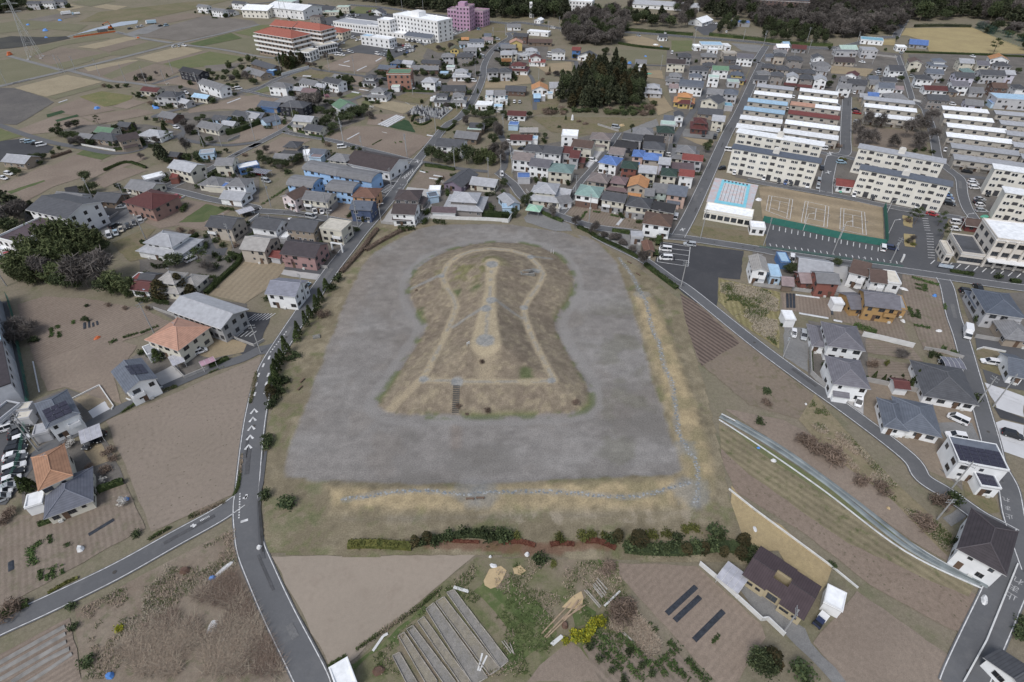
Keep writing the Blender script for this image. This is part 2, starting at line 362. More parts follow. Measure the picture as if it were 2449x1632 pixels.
def vn(X,Y,s):
 x,y = X / s + 100,Y / s + 100; xi,yi = np.floor(x).astype(int),np.floor(y).astype(int); fx,fy = x - xi,y - yi
 fx = fx * fx * (3 - 2 * fx); fy = fy * fy * (3 - 2 * fy); g = lambda i,j: _lat[i % 256,j % 256]
 return (g(xi,yi) * (1 - fx) + g(xi + 1,yi) * fx) * (1 - fy) + (g(xi,yi + 1) * (1 - fx) + g(xi + 1,yi + 1) * fx) * fy
def fbm(X,Y,s,o=4):
 a = np.zeros(X.shape); w = 1; t = 0
 for i in range(o): a += w * vn(X + 37 * i,Y - 19 * i,s / 2 ** i); t += w; w *= .55
 return a / t
def sst(a,b,x): t = np.clip((x - a) / (b - a),0,1); return t * t * (3 - 2 * t)
def park_height(X,Y):
 dB = np.maximum(sdist(MOUND,X,Y),0); sT = sdist(TERR,X,Y); sP = sdist(TOPP,X,Y)
 lo = HT * dB / (dB + np.maximum(-sT - 1.1,0) + 1e-6)
 e = np.maximum(sT - 1.3,0); hi = HT + (HTOP - HT) * e / (e + np.maximum(-sP - .4,0) + 1e-6)
 h = np.where(dB <= 0,0,np.where(sT > 1.3,hi,lo))
 bk = np.maximum(sst(-2.5,1.5,sdist(BANKR,X,Y)),sst(-2.5,1.5,sdist(BANKB,X,Y)))
 return h + .75 * bk + .04
def pz(x,y): return float(park_height(np.array([x]),np.array([y]))[0])
STEP = .5
xs = np.arange(min(p[0] for p in PARK) - 1,max(p[0] for p in PARK) + 1,STEP); ys = np.arange(min(p[1] for p in PARK) - 1,max(p[1] for p in PARK) + 1,STEP)
GX,GY = np.meshgrid(xs,ys); shp = GX.shape; X,Y = GX.ravel(),GY.ravel()
sPK = sdist(PARK,X,Y); Z = park_height(X,Y)
n1,n2,n3 = fbm(X,Y,14),fbm(X + 300,Y,4),fbm(X,Y + 500,1.6,3)
Z += (n2 - .5) * .14 * sst(0,3,sdist(MOUND,X,Y)) + (n3 - .5) * .04
edge = (n2 - .5) * 2.4 + (n3 - .5) * 1.6
V3 = lambda c: np.array(c)[None,:]
def lerp(A,B,t): return A + (B - A) * t[:,None]
col = np.repeat(V3((.205,.175,.12)),len(X),0)
col = lerp(col,V3((.25,.215,.15)),sst(.45,.62,n2)) * (1 + .6 * (n3 - .5))[:,None]; col = lerp(col,V3((.105,.125,.05)),.6 * sst(.50,.66,fbm(X + 90,Y - 40,5)) * sst(.35,.6,n3))
# lower right verge and left verge are greener; the strip below the bank is grey brown
col = lerp(col,V3((.185,.165,.135)),.8 * sst(1,4,sdist(PL('M 330 1400 2190 1375 2210 1450 1200 1490 330 1500'),X,Y) + edge))
col = lerp(col,V3((.30,.26,.20)),.8 * sst(.5,.68,n3) * sst(3.2,.8,np.abs(pdist(PL('M 1200 1455 1500 1440 1750 1432 2120 1425'),X,Y) + edge * .5)))
str_ = lerp(np.repeat(V3((.375,.30,.185)),len(X),0),V3((.30,.245,.155)),sst(.42,.65,n2)) * (1 + .5 * (n3 - .5))[:,None]; str_ = lerp(str_,V3((.22,.195,.115)),.6 * sst(.55,.7,fbm(X - 60,Y,6)))
wst = np.maximum(sst(-1.5,1.8,sdist(BANKR,X,Y) + edge),sst(-1.5,1.8,sdist(BANKB,X,Y) + edge))
col = lerp(col,str_,wst)
col = lerp(col,V3((.125,.135,.07)),.7 * sst(.40,.6,n3) * sst(.38,.6,n2) * sst(-2,3,sdist(PL('M -60 1270 270 1265 310 1380 330 1520 -60 1520'),X,Y) + edge))
# moat floor: grey gravel with paler sweeps and brown, green stains
mo = lerp(np.repeat(V3((.23,.215,.201)),len(X),0),V3((.25,.237,.224)),sst(.40,.68,fbm(X * .6,Y * 1.3,16)))
mo = lerp(mo,V3((.182,.168,.154)),.55 * sst(.5,.66,fbm(X + 210,Y * 1.4 + 70,12))); mo = lerp(mo,V3((.205,.182,.16)),.4 * sst(.5,.62,n1))
mo = lerp(mo,V3((.16,.155,.12)),.5 * sst(.52,.66,fbm(X + 55,Y + 33,8)) * sst(20,4,pdist(PL('M 1790 500 1850 900 1950 1150 1830 1100'),X,Y)))
mo = lerp(mo,V3((.24,.195,.155)),.25 * sst(8,2,pdist(PL('M 480 190 400 330 340 520'),X,Y) + edge)); mo = lerp(mo,V3((.225,.19,.165)),.6 * sst(2.2,.4,pdist(PL('M 930 1000 930 1090'),X,Y)))
mo *= (1 + .38 * (n3 - .5) + .14 * (vn(X * .4,Y,1.1) - .5) + .12 * (fbm(X,Y * 1.3,2.6) - .5))[:,None]
mo = lerp(mo,V3((.262,.25,.238)),.6 * sst(1.6,.6,np.abs(sdist(MOUND,X,Y) + 2.2) + edge * .5)); mo = lerp(mo,V3((.165,.155,.142)),.6 * sst(.52,.66,fbm(X * .5 + 11,Y + 5,9)) * sst(30,8,np.abs(pdist(PL('M 400 1040 1000 1010 1800 1050'),X,Y))))
wmo = sst(-.6,.6,sdist(MOAT,X,Y) + edge * .6)
col = lerp(col,mo,wmo)
# the mound: brown winter turf, paler worn paths, stone core of the paths, greener foot
sMd = sdist(MOUND,X,Y); sT = sdist(TERR,X,Y); dSp = pdist(SPINE,X,Y)
mu = lerp(np.repeat(V3((.212,.175,.132)),len(X),0),V3((.242,.203,.15)),sst(.42,.7,n2)); mu = lerp(mu,V3((.178,.145,.112)),.7 * sst(.5,.7,n1)); mu = lerp(mu,V3((.265,.225,.155)),.6 * sst(.54,.72,n3))
mu = lerp(mu,V3((.15,.15,.08)),.6 * sst(.42,.62,n2) * sst(2.2,.3,sMd)); mu = lerp(mu,V3((.16,.155,.07)),.8 * sst(14,4,pdist(PL('M 960 200 1030 195',6),X,Y)) * sst(.4,.6,n2))
for g in PL('M 920 310 1030 310 740 370 1270 715 770 890',5): mu = lerp(mu,V3((.075,.10,.04)),.8 * sst(2.6,.6,np.hypot(X - g[0],(Y - g[1]) * .8) + edge))
pth = lerp(np.repeat(V3((.41,.345,.24)),len(X),0),V3((.33,.275,.19)),n3)
stn = lerp(np.repeat(V3((.222,.23,.232)),len(X),0),V3((.285,.285,.275)),sst(.4,.6,vn(X,Y,.7)))
LINK = [PL('M 912 452 1000 425 1075 405',6.5),PL('M 1120 365 1200 395 1262 410',6.5),PL('M 700 288 780 272 860 252',2.2),PL('M 590 890 660 840 755 770',2.2),PL('M 1290 155 1400 142',3)]
dT = np.abs(sT); wob = edge * .35
mu *= (1 + .35 * (n3 - .5) + .4 * (vn(X,Y,.8) - .5))[:,None]; mu = lerp(mu,pth,.9 * sst(1.5,.5,dT + wob)); fsp = np.clip((SPINE[0][1] - Y) / (SPINE[0][1] - SPINE[-1][1]),0,1.2); mu = lerp(mu,pth,sst(1.2,-.3,dSp + wob * 1.3 - .7 - 2.9 * fsp ** 1.8 - 1.3 * np.exp(-(fsp / .13) ** 2)))
mu = lerp(mu,pth,.5 * sst(4,1,pdist(PL('M 1078 590 1080 690',6.5),X,Y) + edge)); mu = lerp(mu,pth,.6 * sst(1.6,.5,pdist(LINK[3],X,Y) + wob))
br = sst(.35,.5,n3)
mu = lerp(mu,stn,.5 * br * sst(.7,.25,dT)); mu = lerp(mu,stn,.55 * br * sst(.8,.3,dSp + wob * .5))
for q in LINK[:3] + LINK[4:]: mu = lerp(mu,stn,.6 * sst(1.1,.4,pdist(q,X,Y) + wob))
for (g,r) in zip(PL('M 1108 190 1105 368 1078 408 1076 565',HTOP) + PL('M 935 770 858 250 1265 405 1300 155 1325 225 1400 765 770 758',HT),(2.3,1.9,1.9,2.9,1.9,1.0,1.3,1.6,1.8,1.2,1.3)):
 mu = lerp(mu,stn,.9 * sst(r,r * .7,np.hypot(X - g[0],Y - g[1]) + wob))
wmd = sst(-.5,.7,sMd + wob * 1.4)
col = lerp(col,mu,wmd)
col = lerp(col,V3((.10,.13,.045)),.6 * sst(.45,.6,n2) * sst(1.5,.3,np.abs(sMd + .4)))
# stone fans and the stone trail on the banks
for g,r in zip(PL('M 1010 1325 1070 1330 2090 1320 2060 1110 1850 350'),(4.5,4.5,5,3.4,3.2)): col = lerp(col,stn * .9,.55 * sst(r,r * .6,np.hypot(X - g[0],Y - g[1]) + edge))
TRAIL = smooth(PL('M 380 1362 500 1345 620 1325 780 1318 930 1335 1100 1328 1300 1322 1500 1330 1750 1350 1900 1330 2000 1300 2080 1280'))
TRAILR = smooth(PL('M 1735 160 1800 250 1840 340 1870 400 1890 500 1930 600 1960 720 1990 780 2010 900 2020 1000 2060 1100 2110 1180 2120 1300 2110 1380'))
for q in (TRAIL,TRAILR): col = lerp(col,stn,.4 * sst(1.0,.4,pdist(q,X,Y) + wob))
col = lerp(col,V3((.15,.055,.04)),.5 * sst(.9,.2,pdist(PL('F 985 1252 1130 1256 1210 1262 1330 1258 1400 1252'),X,Y) + edge * .7 - .6))
idx = np.arange(len(X)).reshape(shp)
fcs = np.stack([idx[:-1,:-1],idx[:-1,1:],idx[1:,1:],idx[1:,:-1]],-1).reshape(-1,4)
keep = (sPK[fcs].mean(1) > -.3); fcs = fcs[keep]
use = np.unique(fcs); remap = np.full(len(X),-1); remap[use] = np.arange(len(use))
me = bpy.data.meshes.new('park_ground'); me.from_pydata(np.stack([X,Y,Z],1)[use].tolist(),[],remap[fcs].tolist())
ca = me.color_attributes.new('col','FLOAT_COLOR','POINT'); ca.data.foreach_set('color',np.concatenate([col[use],np.ones((len(use),1))],1).ravel())
me.polygons.foreach_set('use_smooth',[True] * len(me.polygons))
m,nt,N,L,b = newmat('park_turf')
at = N.new('ShaderNodeAttribute'); at.attribute_name = 'col'
tc = N.new('ShaderNodeTexCoord'); no = N.new('ShaderNodeTexNoise'); no.inputs['Scale'].default_value = 3.2; no.inputs['Detail'].default_value = 4; no.inputs['Roughness'].default_value = .7; L.new(tc.outputs['Object'],no.inputs['Vector'])
mp = N.new('ShaderNodeMapRange'); mp.inputs['From Min'].default_value = .3; mp.inputs['From Max'].default_value = .7; mp.inputs['To Min'].default_value = .72; mp.inputs['To Max'].default_value = 1.28; L.new(no.outputs['Fac'],mp.inputs['Value'])
vm = N.new('ShaderNodeVectorMath'); vm.operation = 'SCALE'; L.new(at.outputs['Color'],vm.inputs[0]); L.new(mp.outputs[0],vm.inputs['Scale']); L.new(vm.outputs[0],b.inputs['Base Color'])
b.inputs['Roughness'].default_value = .95; b.inputs['Specular IOR Level'].default_value = .1
bp = N.new('ShaderNodeBump'); bp.inputs['Strength'].default_value = .22; bp.inputs['Distance'].default_value = .15; L.new(no.outputs['Fac'],bp.inputs['Height']); L.new(bp.outputs[0],b.inputs['Normal'])
me.materials.append(m)
tag(inst('park_ground',me),'keyhole burial mound of brown turf in its grey dry moat with straw banks',kind='structure')

# ---------------------------------------------------------------- lots, yards and fields
for a in [
 # town lots under the houses, then asphalt and yards
 ('yard','B3 100 230 1060 40 1650 60 1960 150 1560 1000 1280 960 580 800 220 640 100 470',LOT),
 ('yard','A4 0 560 110 400 700 400 1300 470 1400 880 850 840 780 1300 0 1250 -250 1100',LOT),
 ('yard','A4 1350 470 2500 470 2700 1000 1650 900 1400 880',LOT),
 ('yard','B4 -160 180 850 220 1700 330 2700 600 2700 800 1700 780 640 590 -150 450',LOT),
 ('yard','A4 830 860 1650 930 2700 1000 2700 1500 1700 1480 1560 1200 1500 950',LOT),
 ('yard','A3 1500 450 2330 470 2200 720 1900 1250 1640 1240 1480 720',LOT),
 ('yard','A2 1650 350 2353 300 2353 700 1700 700 1560 520',LOT),
 ('yard','A3 0 380 420 400 420 540 0 640',LOT),
 ('yard','B2 320 560 760 360 1440 360 1300 640 1000 850 300 740',LOT),
 ('yard','B2 0 800 940 890 1010 940 720 1330 130 1250 -200 1180',LOT),
 ('yard','B2 1190 870 1420 560 1650 560 1640 840 1480 920',CONC),
 ('yard','B2 1640 560 2350 560 2350 840 1640 830',LOT),
 ('yard','A2 1050 620 2050 640 2060 900 1300 870 1000 880',LOT),
 ('yard','A2 0 900 950 900 1040 1080 650 1230 340 1190 300 1130 0 1140',LOT),
 ('yard','A2 150 700 950 700 1230 760 1000 880 250 880',LOT),
 ('yard','A1 1270 790 2000 760 2240 860 1650 990 1400 930',LOT),
 ('yard','A1 480 1130 1330 1130 1700 1200 1330 1330 1080 1370 620 1280',LOT),
 ('yard','A1 1430 1030 2300 1000 2353 1200 2060 1290 1700 1300 1650 1180',LOT),
 ('yard','B1 240 330 1160 200 1650 190 1300 500 830 580 200 700',LOT),
 ('yard','B1 1180 240 1330 90 1900 -60 2353 -60 2353 320 1700 220',LOT),
 ('yard','B1 1240 690 1500 560 1900 640 2180 860 1850 1160 1300 1150',LOT),
 ('yard','B1 1330 1250 1620 1160 2240 1240 2250 1430 2080 1556 1700 1450',LOT),
 ('yard','C1 1000 300 1250 180 1500 130 2200 150 1560 420 1150 560',LOT),
 ('yard','C1 300 610 600 490 1030 660 520 940 330 1080',LOT),
 ('yard','C1 200 1120 600 980 960 960 1130 1330 680 1556 200 1556',LOT),
 ('yard','C1 -200 -300 60 -300 250 560 230 1100 -100 1650 -400 1500',ASPH),
 ('yard','B4 0 1070 1300 1260 1290 1500 800 1480 0 1400',LOT),
 ('yard','C4 480 240 990 350 1010 760 960 1060 480 720',LOT),
 ('yard','C4 960 760 1940 980 2060 1486 1900 1700 1500 1540 960 1070',ground('packed_dirt',(.255,.21,.165),(.225,.185,.145),(.19,.155,.12),s1=.08,s2=.4,amt3=.4)),
 ('yard','C4 1790 0 2500 0 2500 450 1920 380',LOT),
 ('car_park','C4 1930 390 2500 490 2500 870 2040 800 1950 540',ASPH),
 ('car_park','C4 2010 780 2353 900 2353 1080 2120 1010',CONCL),('car_park','C4 2100 1130 2170 1105 2353 1150 2353 1440 2180 1380',CONCL),('car_park','C4 2090 990 2353 1090 2353 1140 2150 1090',ASPD),
 ('yard','C4 1940 500 2000 480 2190 520 2150 720 1980 660',WEED),
 ('car_park','B3 1440 1055 1390 1240 1620 1500 1950 1770 1965 1380 2165 1400 2195 1140',ASPD),
 ('car_park','B4 90 830 80 1060 1330 1260 1700 1310 2500 1420 2500 1250 1600 1180 1640 990 1700 810 1130 700 1150 1030',ASPH),
 ('car_park','A2 750 500 790 430 920 330 1450 340 1570 420 1990 270 1780 200 1400 260 900 280 880 330 700 450',ASPH),
 ('car_park','A2 1000 405 1480 420 1500 450 1270 540 1130 500 960 480 760 510 760 480',ASPH),
 ('car_park','A2 1790 270 1950 235 2060 255 1990 280 1800 340',ASPH),
 ('car_park','A2 550 190 1000 90 1300 130 1350 200 750 260',ASPH),
 ('car_park','A3 1740 250 1860 200 2000 220 1880 320 1830 320',ASPH),
 ('car_park','A1 -200 1310 180 1260 490 1330 440 1390 300 1400 -100 1500',ASPD),
 ('car_park','B1 820 570 1080 440 1240 380 1310 500 1230 540 960 640',GRAV),('car_park','B1 850 340 1170 340 1180 400 900 540 820 500',ASPD),
 ('car_park','B1 1960 1556 2220 1310 2450 1330 2440 1420 2330 1640 2200 1700',ASPD),
 ('car_park','B2 1160 450 1400 440 1290 640 1150 620',ASPD),('car_park','B2 600 500 740 520 700 600 600 590',ASPD),
 ('yard','C1 1880 20 2000 10 2240 90 2210 160 1940 220 1780 180',TAN),
 ('yard','B2 100 1330 130 1285 690 1360 660 1412',CONC),('yard','B2 -20 1215 200 1230 740 1300 720 1370 120 1280 -30 1270',ASPH),
 ('yard','B1 1690 760 1900 590 1960 740 2070 730 2040 800 1780 790',ASPH),
 ('yard','C1 1215 510 1420 420 1480 480 1250 580',ASPH),('yard','C1 1390 370 1600 260 1670 400 1480 480',CONC),
 ('yard','C1 800 700 950 605 1010 690 850 770',CONCL),('yard','C1 660 590 905 470 1035 660 1010 690 955 605 800 690 770 670 730 630',STRAWR),('yard','C1 760 1050 900 960 990 1150 850 1200',TAN),
 ('yard','B3 660 640 1000 700 1580 800 1560 1000 1290 900 590 790',LOT),('yard','B3 200 840 300 740 620 900 640 960 480 960 220 880',GRAV),
 ('yard','B3 890 960 1160 975 1160 1050 1270 1060 1260 1150 1220 1170 1100 1130 950 1010',GRAV),('yard','B3 760 370 860 200 950 215 800 390',CONCL),('yard','B3 80 220 200 230 180 290 90 260',CONC),
 ('yard','C4 270 290 490 310 480 690 270 560',GRAV),('yard','C4 790 930 860 890 960 920 960 1060',CONC),
 ('yard','C4 1570 1130 1900 1130 2000 1330 1700 1290',GRAV),
 ('yard','D4 -150 180 10 360 200 460 560 760 520 880 380 1010 180 640 -20 640 -170 420',ground('tan_sand',(.40,.315,.18),(.35,.275,.16),(.29,.235,.15),s1=.15,s2=.8,amt3=.4)),
 ('yard','D4 0 1040 -100 900 60 860 260 1120 370 1190 410 1290 680 1568 560 1568 230 1230',GRAV),
 ('yard','B4 640 1180 830 1210 820 1400 900 1450 740 1480',CONC),('yard','D4 1340 410 1460 330 1530 380 1400 470',GRAV),('yard','D4 1480 150 1690 230 1740 370 1660 380 1500 270',WEED),
 ('yard','D4 1480 120 1310 60 1480 220',LOT),
]: sheet(a[0],a[1],a[2])
for a in [
 ('field','F 243 968 300 945 400 905 500 862 602 818 592 870 568 980 550 1090 540 1135 348 1222 300 1100',ground('pale_clods',(.265,.22,.182),(.245,.205,.168),(.15,.125,.095),s1=.05,s2=1.0,amt3=.4,spots=(.55,.12,(.13,.115,.085)),fine=.1),'C1 1100 1200 1900 900','large bare field beside the forked road'),
 ('field','F 40 700 100 682 190 685 330 710 400 745 250 795 80 835',SOILR,'C1 300 220 850 -50',None),
 ('field','F 82 835 250 775 315 795 262 870 280 930 150 890 110 900',SOIL,None,None),
 ('field','F 0 1185 110 1180 285 1105 335 1215 250 1258 0 1400',SOILG,'D1 300 300 320 700',None),
 ('field','F 172 1402 545 1210 555 1300 625 1440 660 1520 680 1600 190 1600',SCRUB,None,None),
 ('field','F -30 1520 160 1420 195 1600 -30 1600',SOILR,'D1 0 1400 570 1080',None),
 ('field','D2 0 1540 80 1390 230 1200 330 1400 400 1568 420 1632 0 1632',SOILG,'D2 100 1420 260 1320',None),
 ('field','F 624 1279 1092 1276 1000 1352 790 1532 757 1532',PALE,None,'smooth triangular bare field beside the ditch'),
 ('field','F 800 1560 790 1540 1000 1355 1095 1280 1420 1290 1440 1330 1530 1570 1480 1600 760 1600',ground('rank_weeds',(.225,.185,.14),(.15,.15,.08),(.085,.115,.04),s1=.1,s2=.22,amt3=.85),None,None),
 ('field','D3 220 1568 330 1420 600 1220 680 1270 880 1568',SOIL,None,None),
 ('field','D3 700 1260 830 1130 1000 1150 1400 1400 1440 1230 1780 1568 1790 1660 900 1660',SOILG,'D3 800 1180 1200 1568',None),
 ('field','D3 1012 532 1690 560 2250 1062 2290 1180 2110 1450 2030 1600 1900 1620 1020 640',ground('raked_soil',(.235,.187,.15),(.265,.212,.17),(.19,.155,.12),s1=.05,s2=.5,amt3=.3,rows=1.2,rowdep=.05),'D3 1440 980 1680 740',None),
 ('field','D4 425 1290 735 925 1440 1420 1400 1568 1380 1640 700 1640 660 1568',SOIL,'D4 500 1300 740 930',None),
 ('field','F 1655 1000 1700 1020 1800 1095 2000 1235 2275 1385 2235 1472 2000 1345 1840 1220 1690 1130 1660 1060',SOILS,'F 1700 1050 2000 1260',None),
 ('field','F 1652 972 1760 1032 2000 1192 2240 1335 2225 1372 1950 1250 1720 1090 1656 1030',ground('bank_rows',(.25,.215,.14),(.20,.172,.115),(.11,.12,.055),s1=.12,s2=.4,amt3=.85,rows=1.7,rowdep=.13),'F 1700 1010 2000 1200',None),
 ('field','F 1668 975 1760 1026 1950 1150 2060 1228 2050 1234 1900 1140 1740 1035',GREEN,None,None),
 ('field','F 1565 692 1602 830 1720 930 1832 962 1905 942 1760 822 1620 700',ground('weedy_soil',(.20,.165,.13),(.225,.182,.142),(.115,.115,.06),s1=.07,s2=.3,amt3=.6),None,None),
 ('field','F 1562 675 1592 690 1700 788 1612 842 1582 765',ground('dark_rows',(.14,.108,.092),(.165,.128,.108),None,s1=.1,rows=1.3,rowdep=.35),'F 1580 720 1690 790',None),
 ('field','F 1665 940 1760 1002 1900 1104 2100 1246 2180 1292 2192 1268 2050 1130 1960 1060 1880 1005 1800 965',SOIL,None,None),
 ('field','F 1872 905 1912 955 2050 1102 2190 1230 2185 1285 2050 1150 1900 1040 1835 965',ground('dry_grass',(.25,.21,.14),(.21,.18,.115),(.13,.135,.07),s1=.1,s2=.4,amt3=.65),None,None),
 ('field','F 1652 640 1792 672 1790 802 1700 742 1650 692',STUB,'F 1660 650 1670 690',None),
 ('field','C4 250 0 690 60 680 220 260 150',SOILR,'C4 300 20 310 140',None),('field','C4 690 140 860 160 1290 230 1380 480 960 380 850 270 690 240',SOILG,'C4 1150 250 1200 400',None),
 ('field','C4 1300 -170 1680 -110 1740 300 1820 560 1480 500 1400 270 1300 230',SOILG,'C4 1400 100 1450 300',None),('field','C4 1000 560 1460 640 1380 790 1000 740',SOILG,None,None),('field','C4 980 400 1380 480 1480 600 990 520',SOILG,None,None),
 ('field','B3 590 800 650 725 960 760 1290 835 1268 955 850 905',SOILG,'B3 700 860 780 760',None),
 ('field','B3 1700 905 2230 965 2400 990 2400 1105 1830 1035 1720 970',WEED,None,None),
 ('field','B2 1420 560 1550 400 1830 430 1800 560 1600 580',SOILG,None,None),
 ('field','B2 720 830 760 680 910 700 900 830 980 860',SOIL,None,None),
 ('field','B1 1310 500 1690 295 1900 330 2110 380 1960 500 1900 590 1620 530 1450 560',SOILR,'B1 1500 480 1800 330',None),('field','B1 1620 505 1870 335 2085 378 1960 440 1850 500',CROP,'B1 1640 500 1880 340',None),
 ('field','B1 1010 690 1320 560 1420 560 1290 690 1480 800 1180 860',WEED,None,None),('field','B1 1885 1150 2190 840 2600 870 2560 960 2450 1090 2220 1240',STRAWR,'B1 1950 1140 2250 860',None),
 ('field','B1 0 170 420 -20 760 20 400 160 150 240 0 250',SOIL,None,None),('field','B1 560 40 740 -60 1100 -30 850 100',SOIL,None,None),('field','B1 150 240 560 60 760 90 480 180 220 320',SOILR,'B1 220 280 540 150',None),('field','B1 60 225 400 118 415 128 100 245',CROP,None,None),
 ('field','B1 830 130 1070 0 1340 30 1100 120 950 190',SOILR,'B1 900 150 1300 50',None),
 ('field','A1 400 1540 690 1405 930 1455 740 1600 250 1600',SOILR,'A1 500 1540 900 1400',None),('field','A1 760 1570 1060 1420 1260 1390 1340 1440 1100 1530',SOILR,'A1 800 1550 1200 1400',None),('field','A1 690 1402 762 1362 1012 1412 922 1452',CROP,None,None),
 ('field','A1 2060 1310 2353 1180 2500 1150 2500 1240 2250 1290',SOIL,None,None),('field','A1 1700 1000 2130 890 2353 860 2353 1010 2000 990 1720 1030',SOIL,None,None),
 ('field','A1 130 800 600 680 930 745 420 882',STRAW,None,None),('field','A1 430 880 960 755 1000 770 500 905',OLIVE,None,None),('field','A1 -200 580 120 530 560 650 0 775 -200 800',OLIVE,'A1 0 770 560 650',None),
 ('field','A1 300 510 560 430 1000 490 560 615 380 560',BROWNF,'A1 560 610 1000 500',None),('field','A1 470 590 960 480 1020 500 590 625',OLIVE,None,None),('field','A1 1010 480 1350 375 1510 400 1190 500 1000 505',OLIVE,'A1 1000 500 1500 400',None),('field','A1 700 430 1130 335 1290 345 870 445',STRAW,None,None),('field','A1 880 445 1210 360 1350 380 990 475',BROWNF,None,None),('field','A1 370 420 800 330 1000 350 560 415 300 510',OLIVE,None,None),
 ('field','A1 700 640 1250 545 1660 640 1380 765 1000 735',BROWNF,'A1 700 640 1250 545',None),('field','A1 930 690 1260 550 1400 580 1010 720',OLIVE,None,None),('field','A1 760 615 1160 545 1260 550 800 650',STRAW,None,None),
 ('field','A1 1230 525 1640 420 1845 460 1450 572',STRAW,None,None),('field','A1 1400 575 1850 465 1910 472 1480 585',BROWNF,None,None),('field','A1 1480 582 1905 470 2225 522 2050 590 1640 625',GREEN,None,None),('field','A1 1710 400 2100 300 2200 348 1830 422',CROP,None,None),('field','A1 2120 300 2353 240 2353 345',GREEN,None,None),('field','A1 1840 425 2200 350 2353 345 2353 500 2100 452',OLIVE,None,None),('field','A2 0 230 220 225 80 295 0 340',GREEN,None,None),('field','A2 0 340 80 300 110 440 0 500',OLIVE,None,None),
 ('field','A1 1650 690 1850 720 1800 820 1600 770 1380 765',SOIL,None,None),('field','A1 1850 600 2200 570 2100 640 1900 650',DIRT,None,None),
 ('field','A1 1260 330 1400 270 1880 140 2300 190 2353 230 1640 375',DIRT,None,'broad heap of grey brown spoil beside the farm crossroads'),('field','A1 1150 305 1400 220 1500 240 1340 305 1200 325',GRAV,None,None),
 ('field','A1 -200 800 130 800 420 890 490 930 280 1060 150 1135 -200 1110',DKGR,None,'dark gravel ground at the edge of the fields'),
 ('field','A1 480 980 740 895 1050 1000 720 1062 460 1012',SOILR,'A1 500 1000 740 900',None),('field','A1 720 880 920 830 1210 872 1170 930 950 972',ground('yellow_crop',(.20,.18,.09),(.15,.16,.07),(.30,.25,.15),s1=.12,s2=.5,amt3=.5,rows=1.5),'A1 800 900 1100 930',None),('field','A1 1020 970 1200 900 1330 930 1150 992',SOIL,None,None),('field','A1 730 1062 1050 1012 1260 990 1410 1025 1260 1062 900 1130 770 1075',SOILR,'A1 800 1080 1200 1010',None),('field','A1 160 1180 480 1060 740 1072 880 1132 720 1142 500 1200 260 1225',SOIL,None,None),('field','A1 420 1042 560 1003 595 1022 430 1068',DKCROP,None,None),('field','A1 500 1092 700 1040 722 1056 520 1110',DKCROP,None,None),('field','A1 -200 1165 0 1170 200 1240 0 1285 -200 1290',GREEN,None,None),
 ('field','A1 450 60 640 40 770 65 560 110',STRAW,None,None),('field','A1 640 20 900 -20 1050 10 820 60',OLIVE,None,None),('field','A1 840 65 960 40 1160 60 1050 95',STRAW,None,None),('field','A1 250 180 560 120 720 150 330 215',DIRT,None,None),('field','A1 -200 250 200 180 800 230 700 290 400 260 -200 330',OLIVE,None,None),('field','A1 720 200 900 110 1700 20 2100 0 1700 100 1250 190',ground('river_bank',(.20,.17,.11),(.15,.145,.08),(.11,.115,.06),s1=.04,s2=.2,amt3=.5),None,None),('field','A1 1300 180 1700 120 1900 140 1420 230',BROWNF,None,None),
 ('field','A2 660 600 940 485 1130 500 1240 525 1170 570 960 650 720 640',SOIL,'A2 700 620 1000 500',None),('field','A2 900 660 1080 590 1180 580 1060 660',SOILG,None,None),('field','A2 350 680 540 640 760 660 650 720 450 690',WEED,None,None),('field','A2 -100 870 270 895 110 985 -100 1010',SOIL,None,None),('field','A2 20 830 200 760 180 830 60 850',GREEN,None,None),
 ('field','A2 700 1250 920 1150 1150 1150 1480 1220 1660 1235 1600 1300 1430 1440 1000 1340',SOILR,'A2 880 1270 1150 1180',None),('field','A2 1250 1155 1390 1085 1570 1140 1490 1205',DKCROP,None,None),('field','A2 1100 962 1225 910 1520 965 1380 1035',STRAW,None,None),('field','A2 1290 900 1420 840 1650 865 1560 945 1420 930',WEED,None,None),('field','A2 1080 1040 1390 1040 1250 1150 1050 1130',SOIL,None,None),('field','A2 1000 930 1080 890 1150 910 1080 960',GREEN,None,None),
 ('field','A2 -100 1190 200 1100 390 1112 280 1180 150 1255 -100 1300',SOIL,None,None),('field','A2 0 1385 280 1245 560 1270 430 1330 300 1400',SOIL,None,None),('field','A2 820 880 960 830 1010 860 900 890',GREEN,None,None),('field','A2 880 700 1010 690 1010 770 900 780',SOIL,None,None),('field','A2 910 790 1100 800 1010 840',SOILG,None,None),
 ('field','A2 1560 420 1990 275 2353 300 2353 350 2000 470 1700 480',WEED,None,None),('field','A2 2070 240 2200 210 2353 240 2353 280 2100 285',WEED,None,None),('field','A2 900 100 960 60 1150 75 1080 125 960 125',GREEN,None,None),('field','A2 1990 970 1600 1250 1500 1210 1400 1040 1830 1000 1990 900',WEED,None,None),('field','A2 2130 740 2353 735 2353 800 2120 800',TAN,None,None),('field','A2 1740 780 1820 720 2060 740 2000 800',SOIL,None,None),
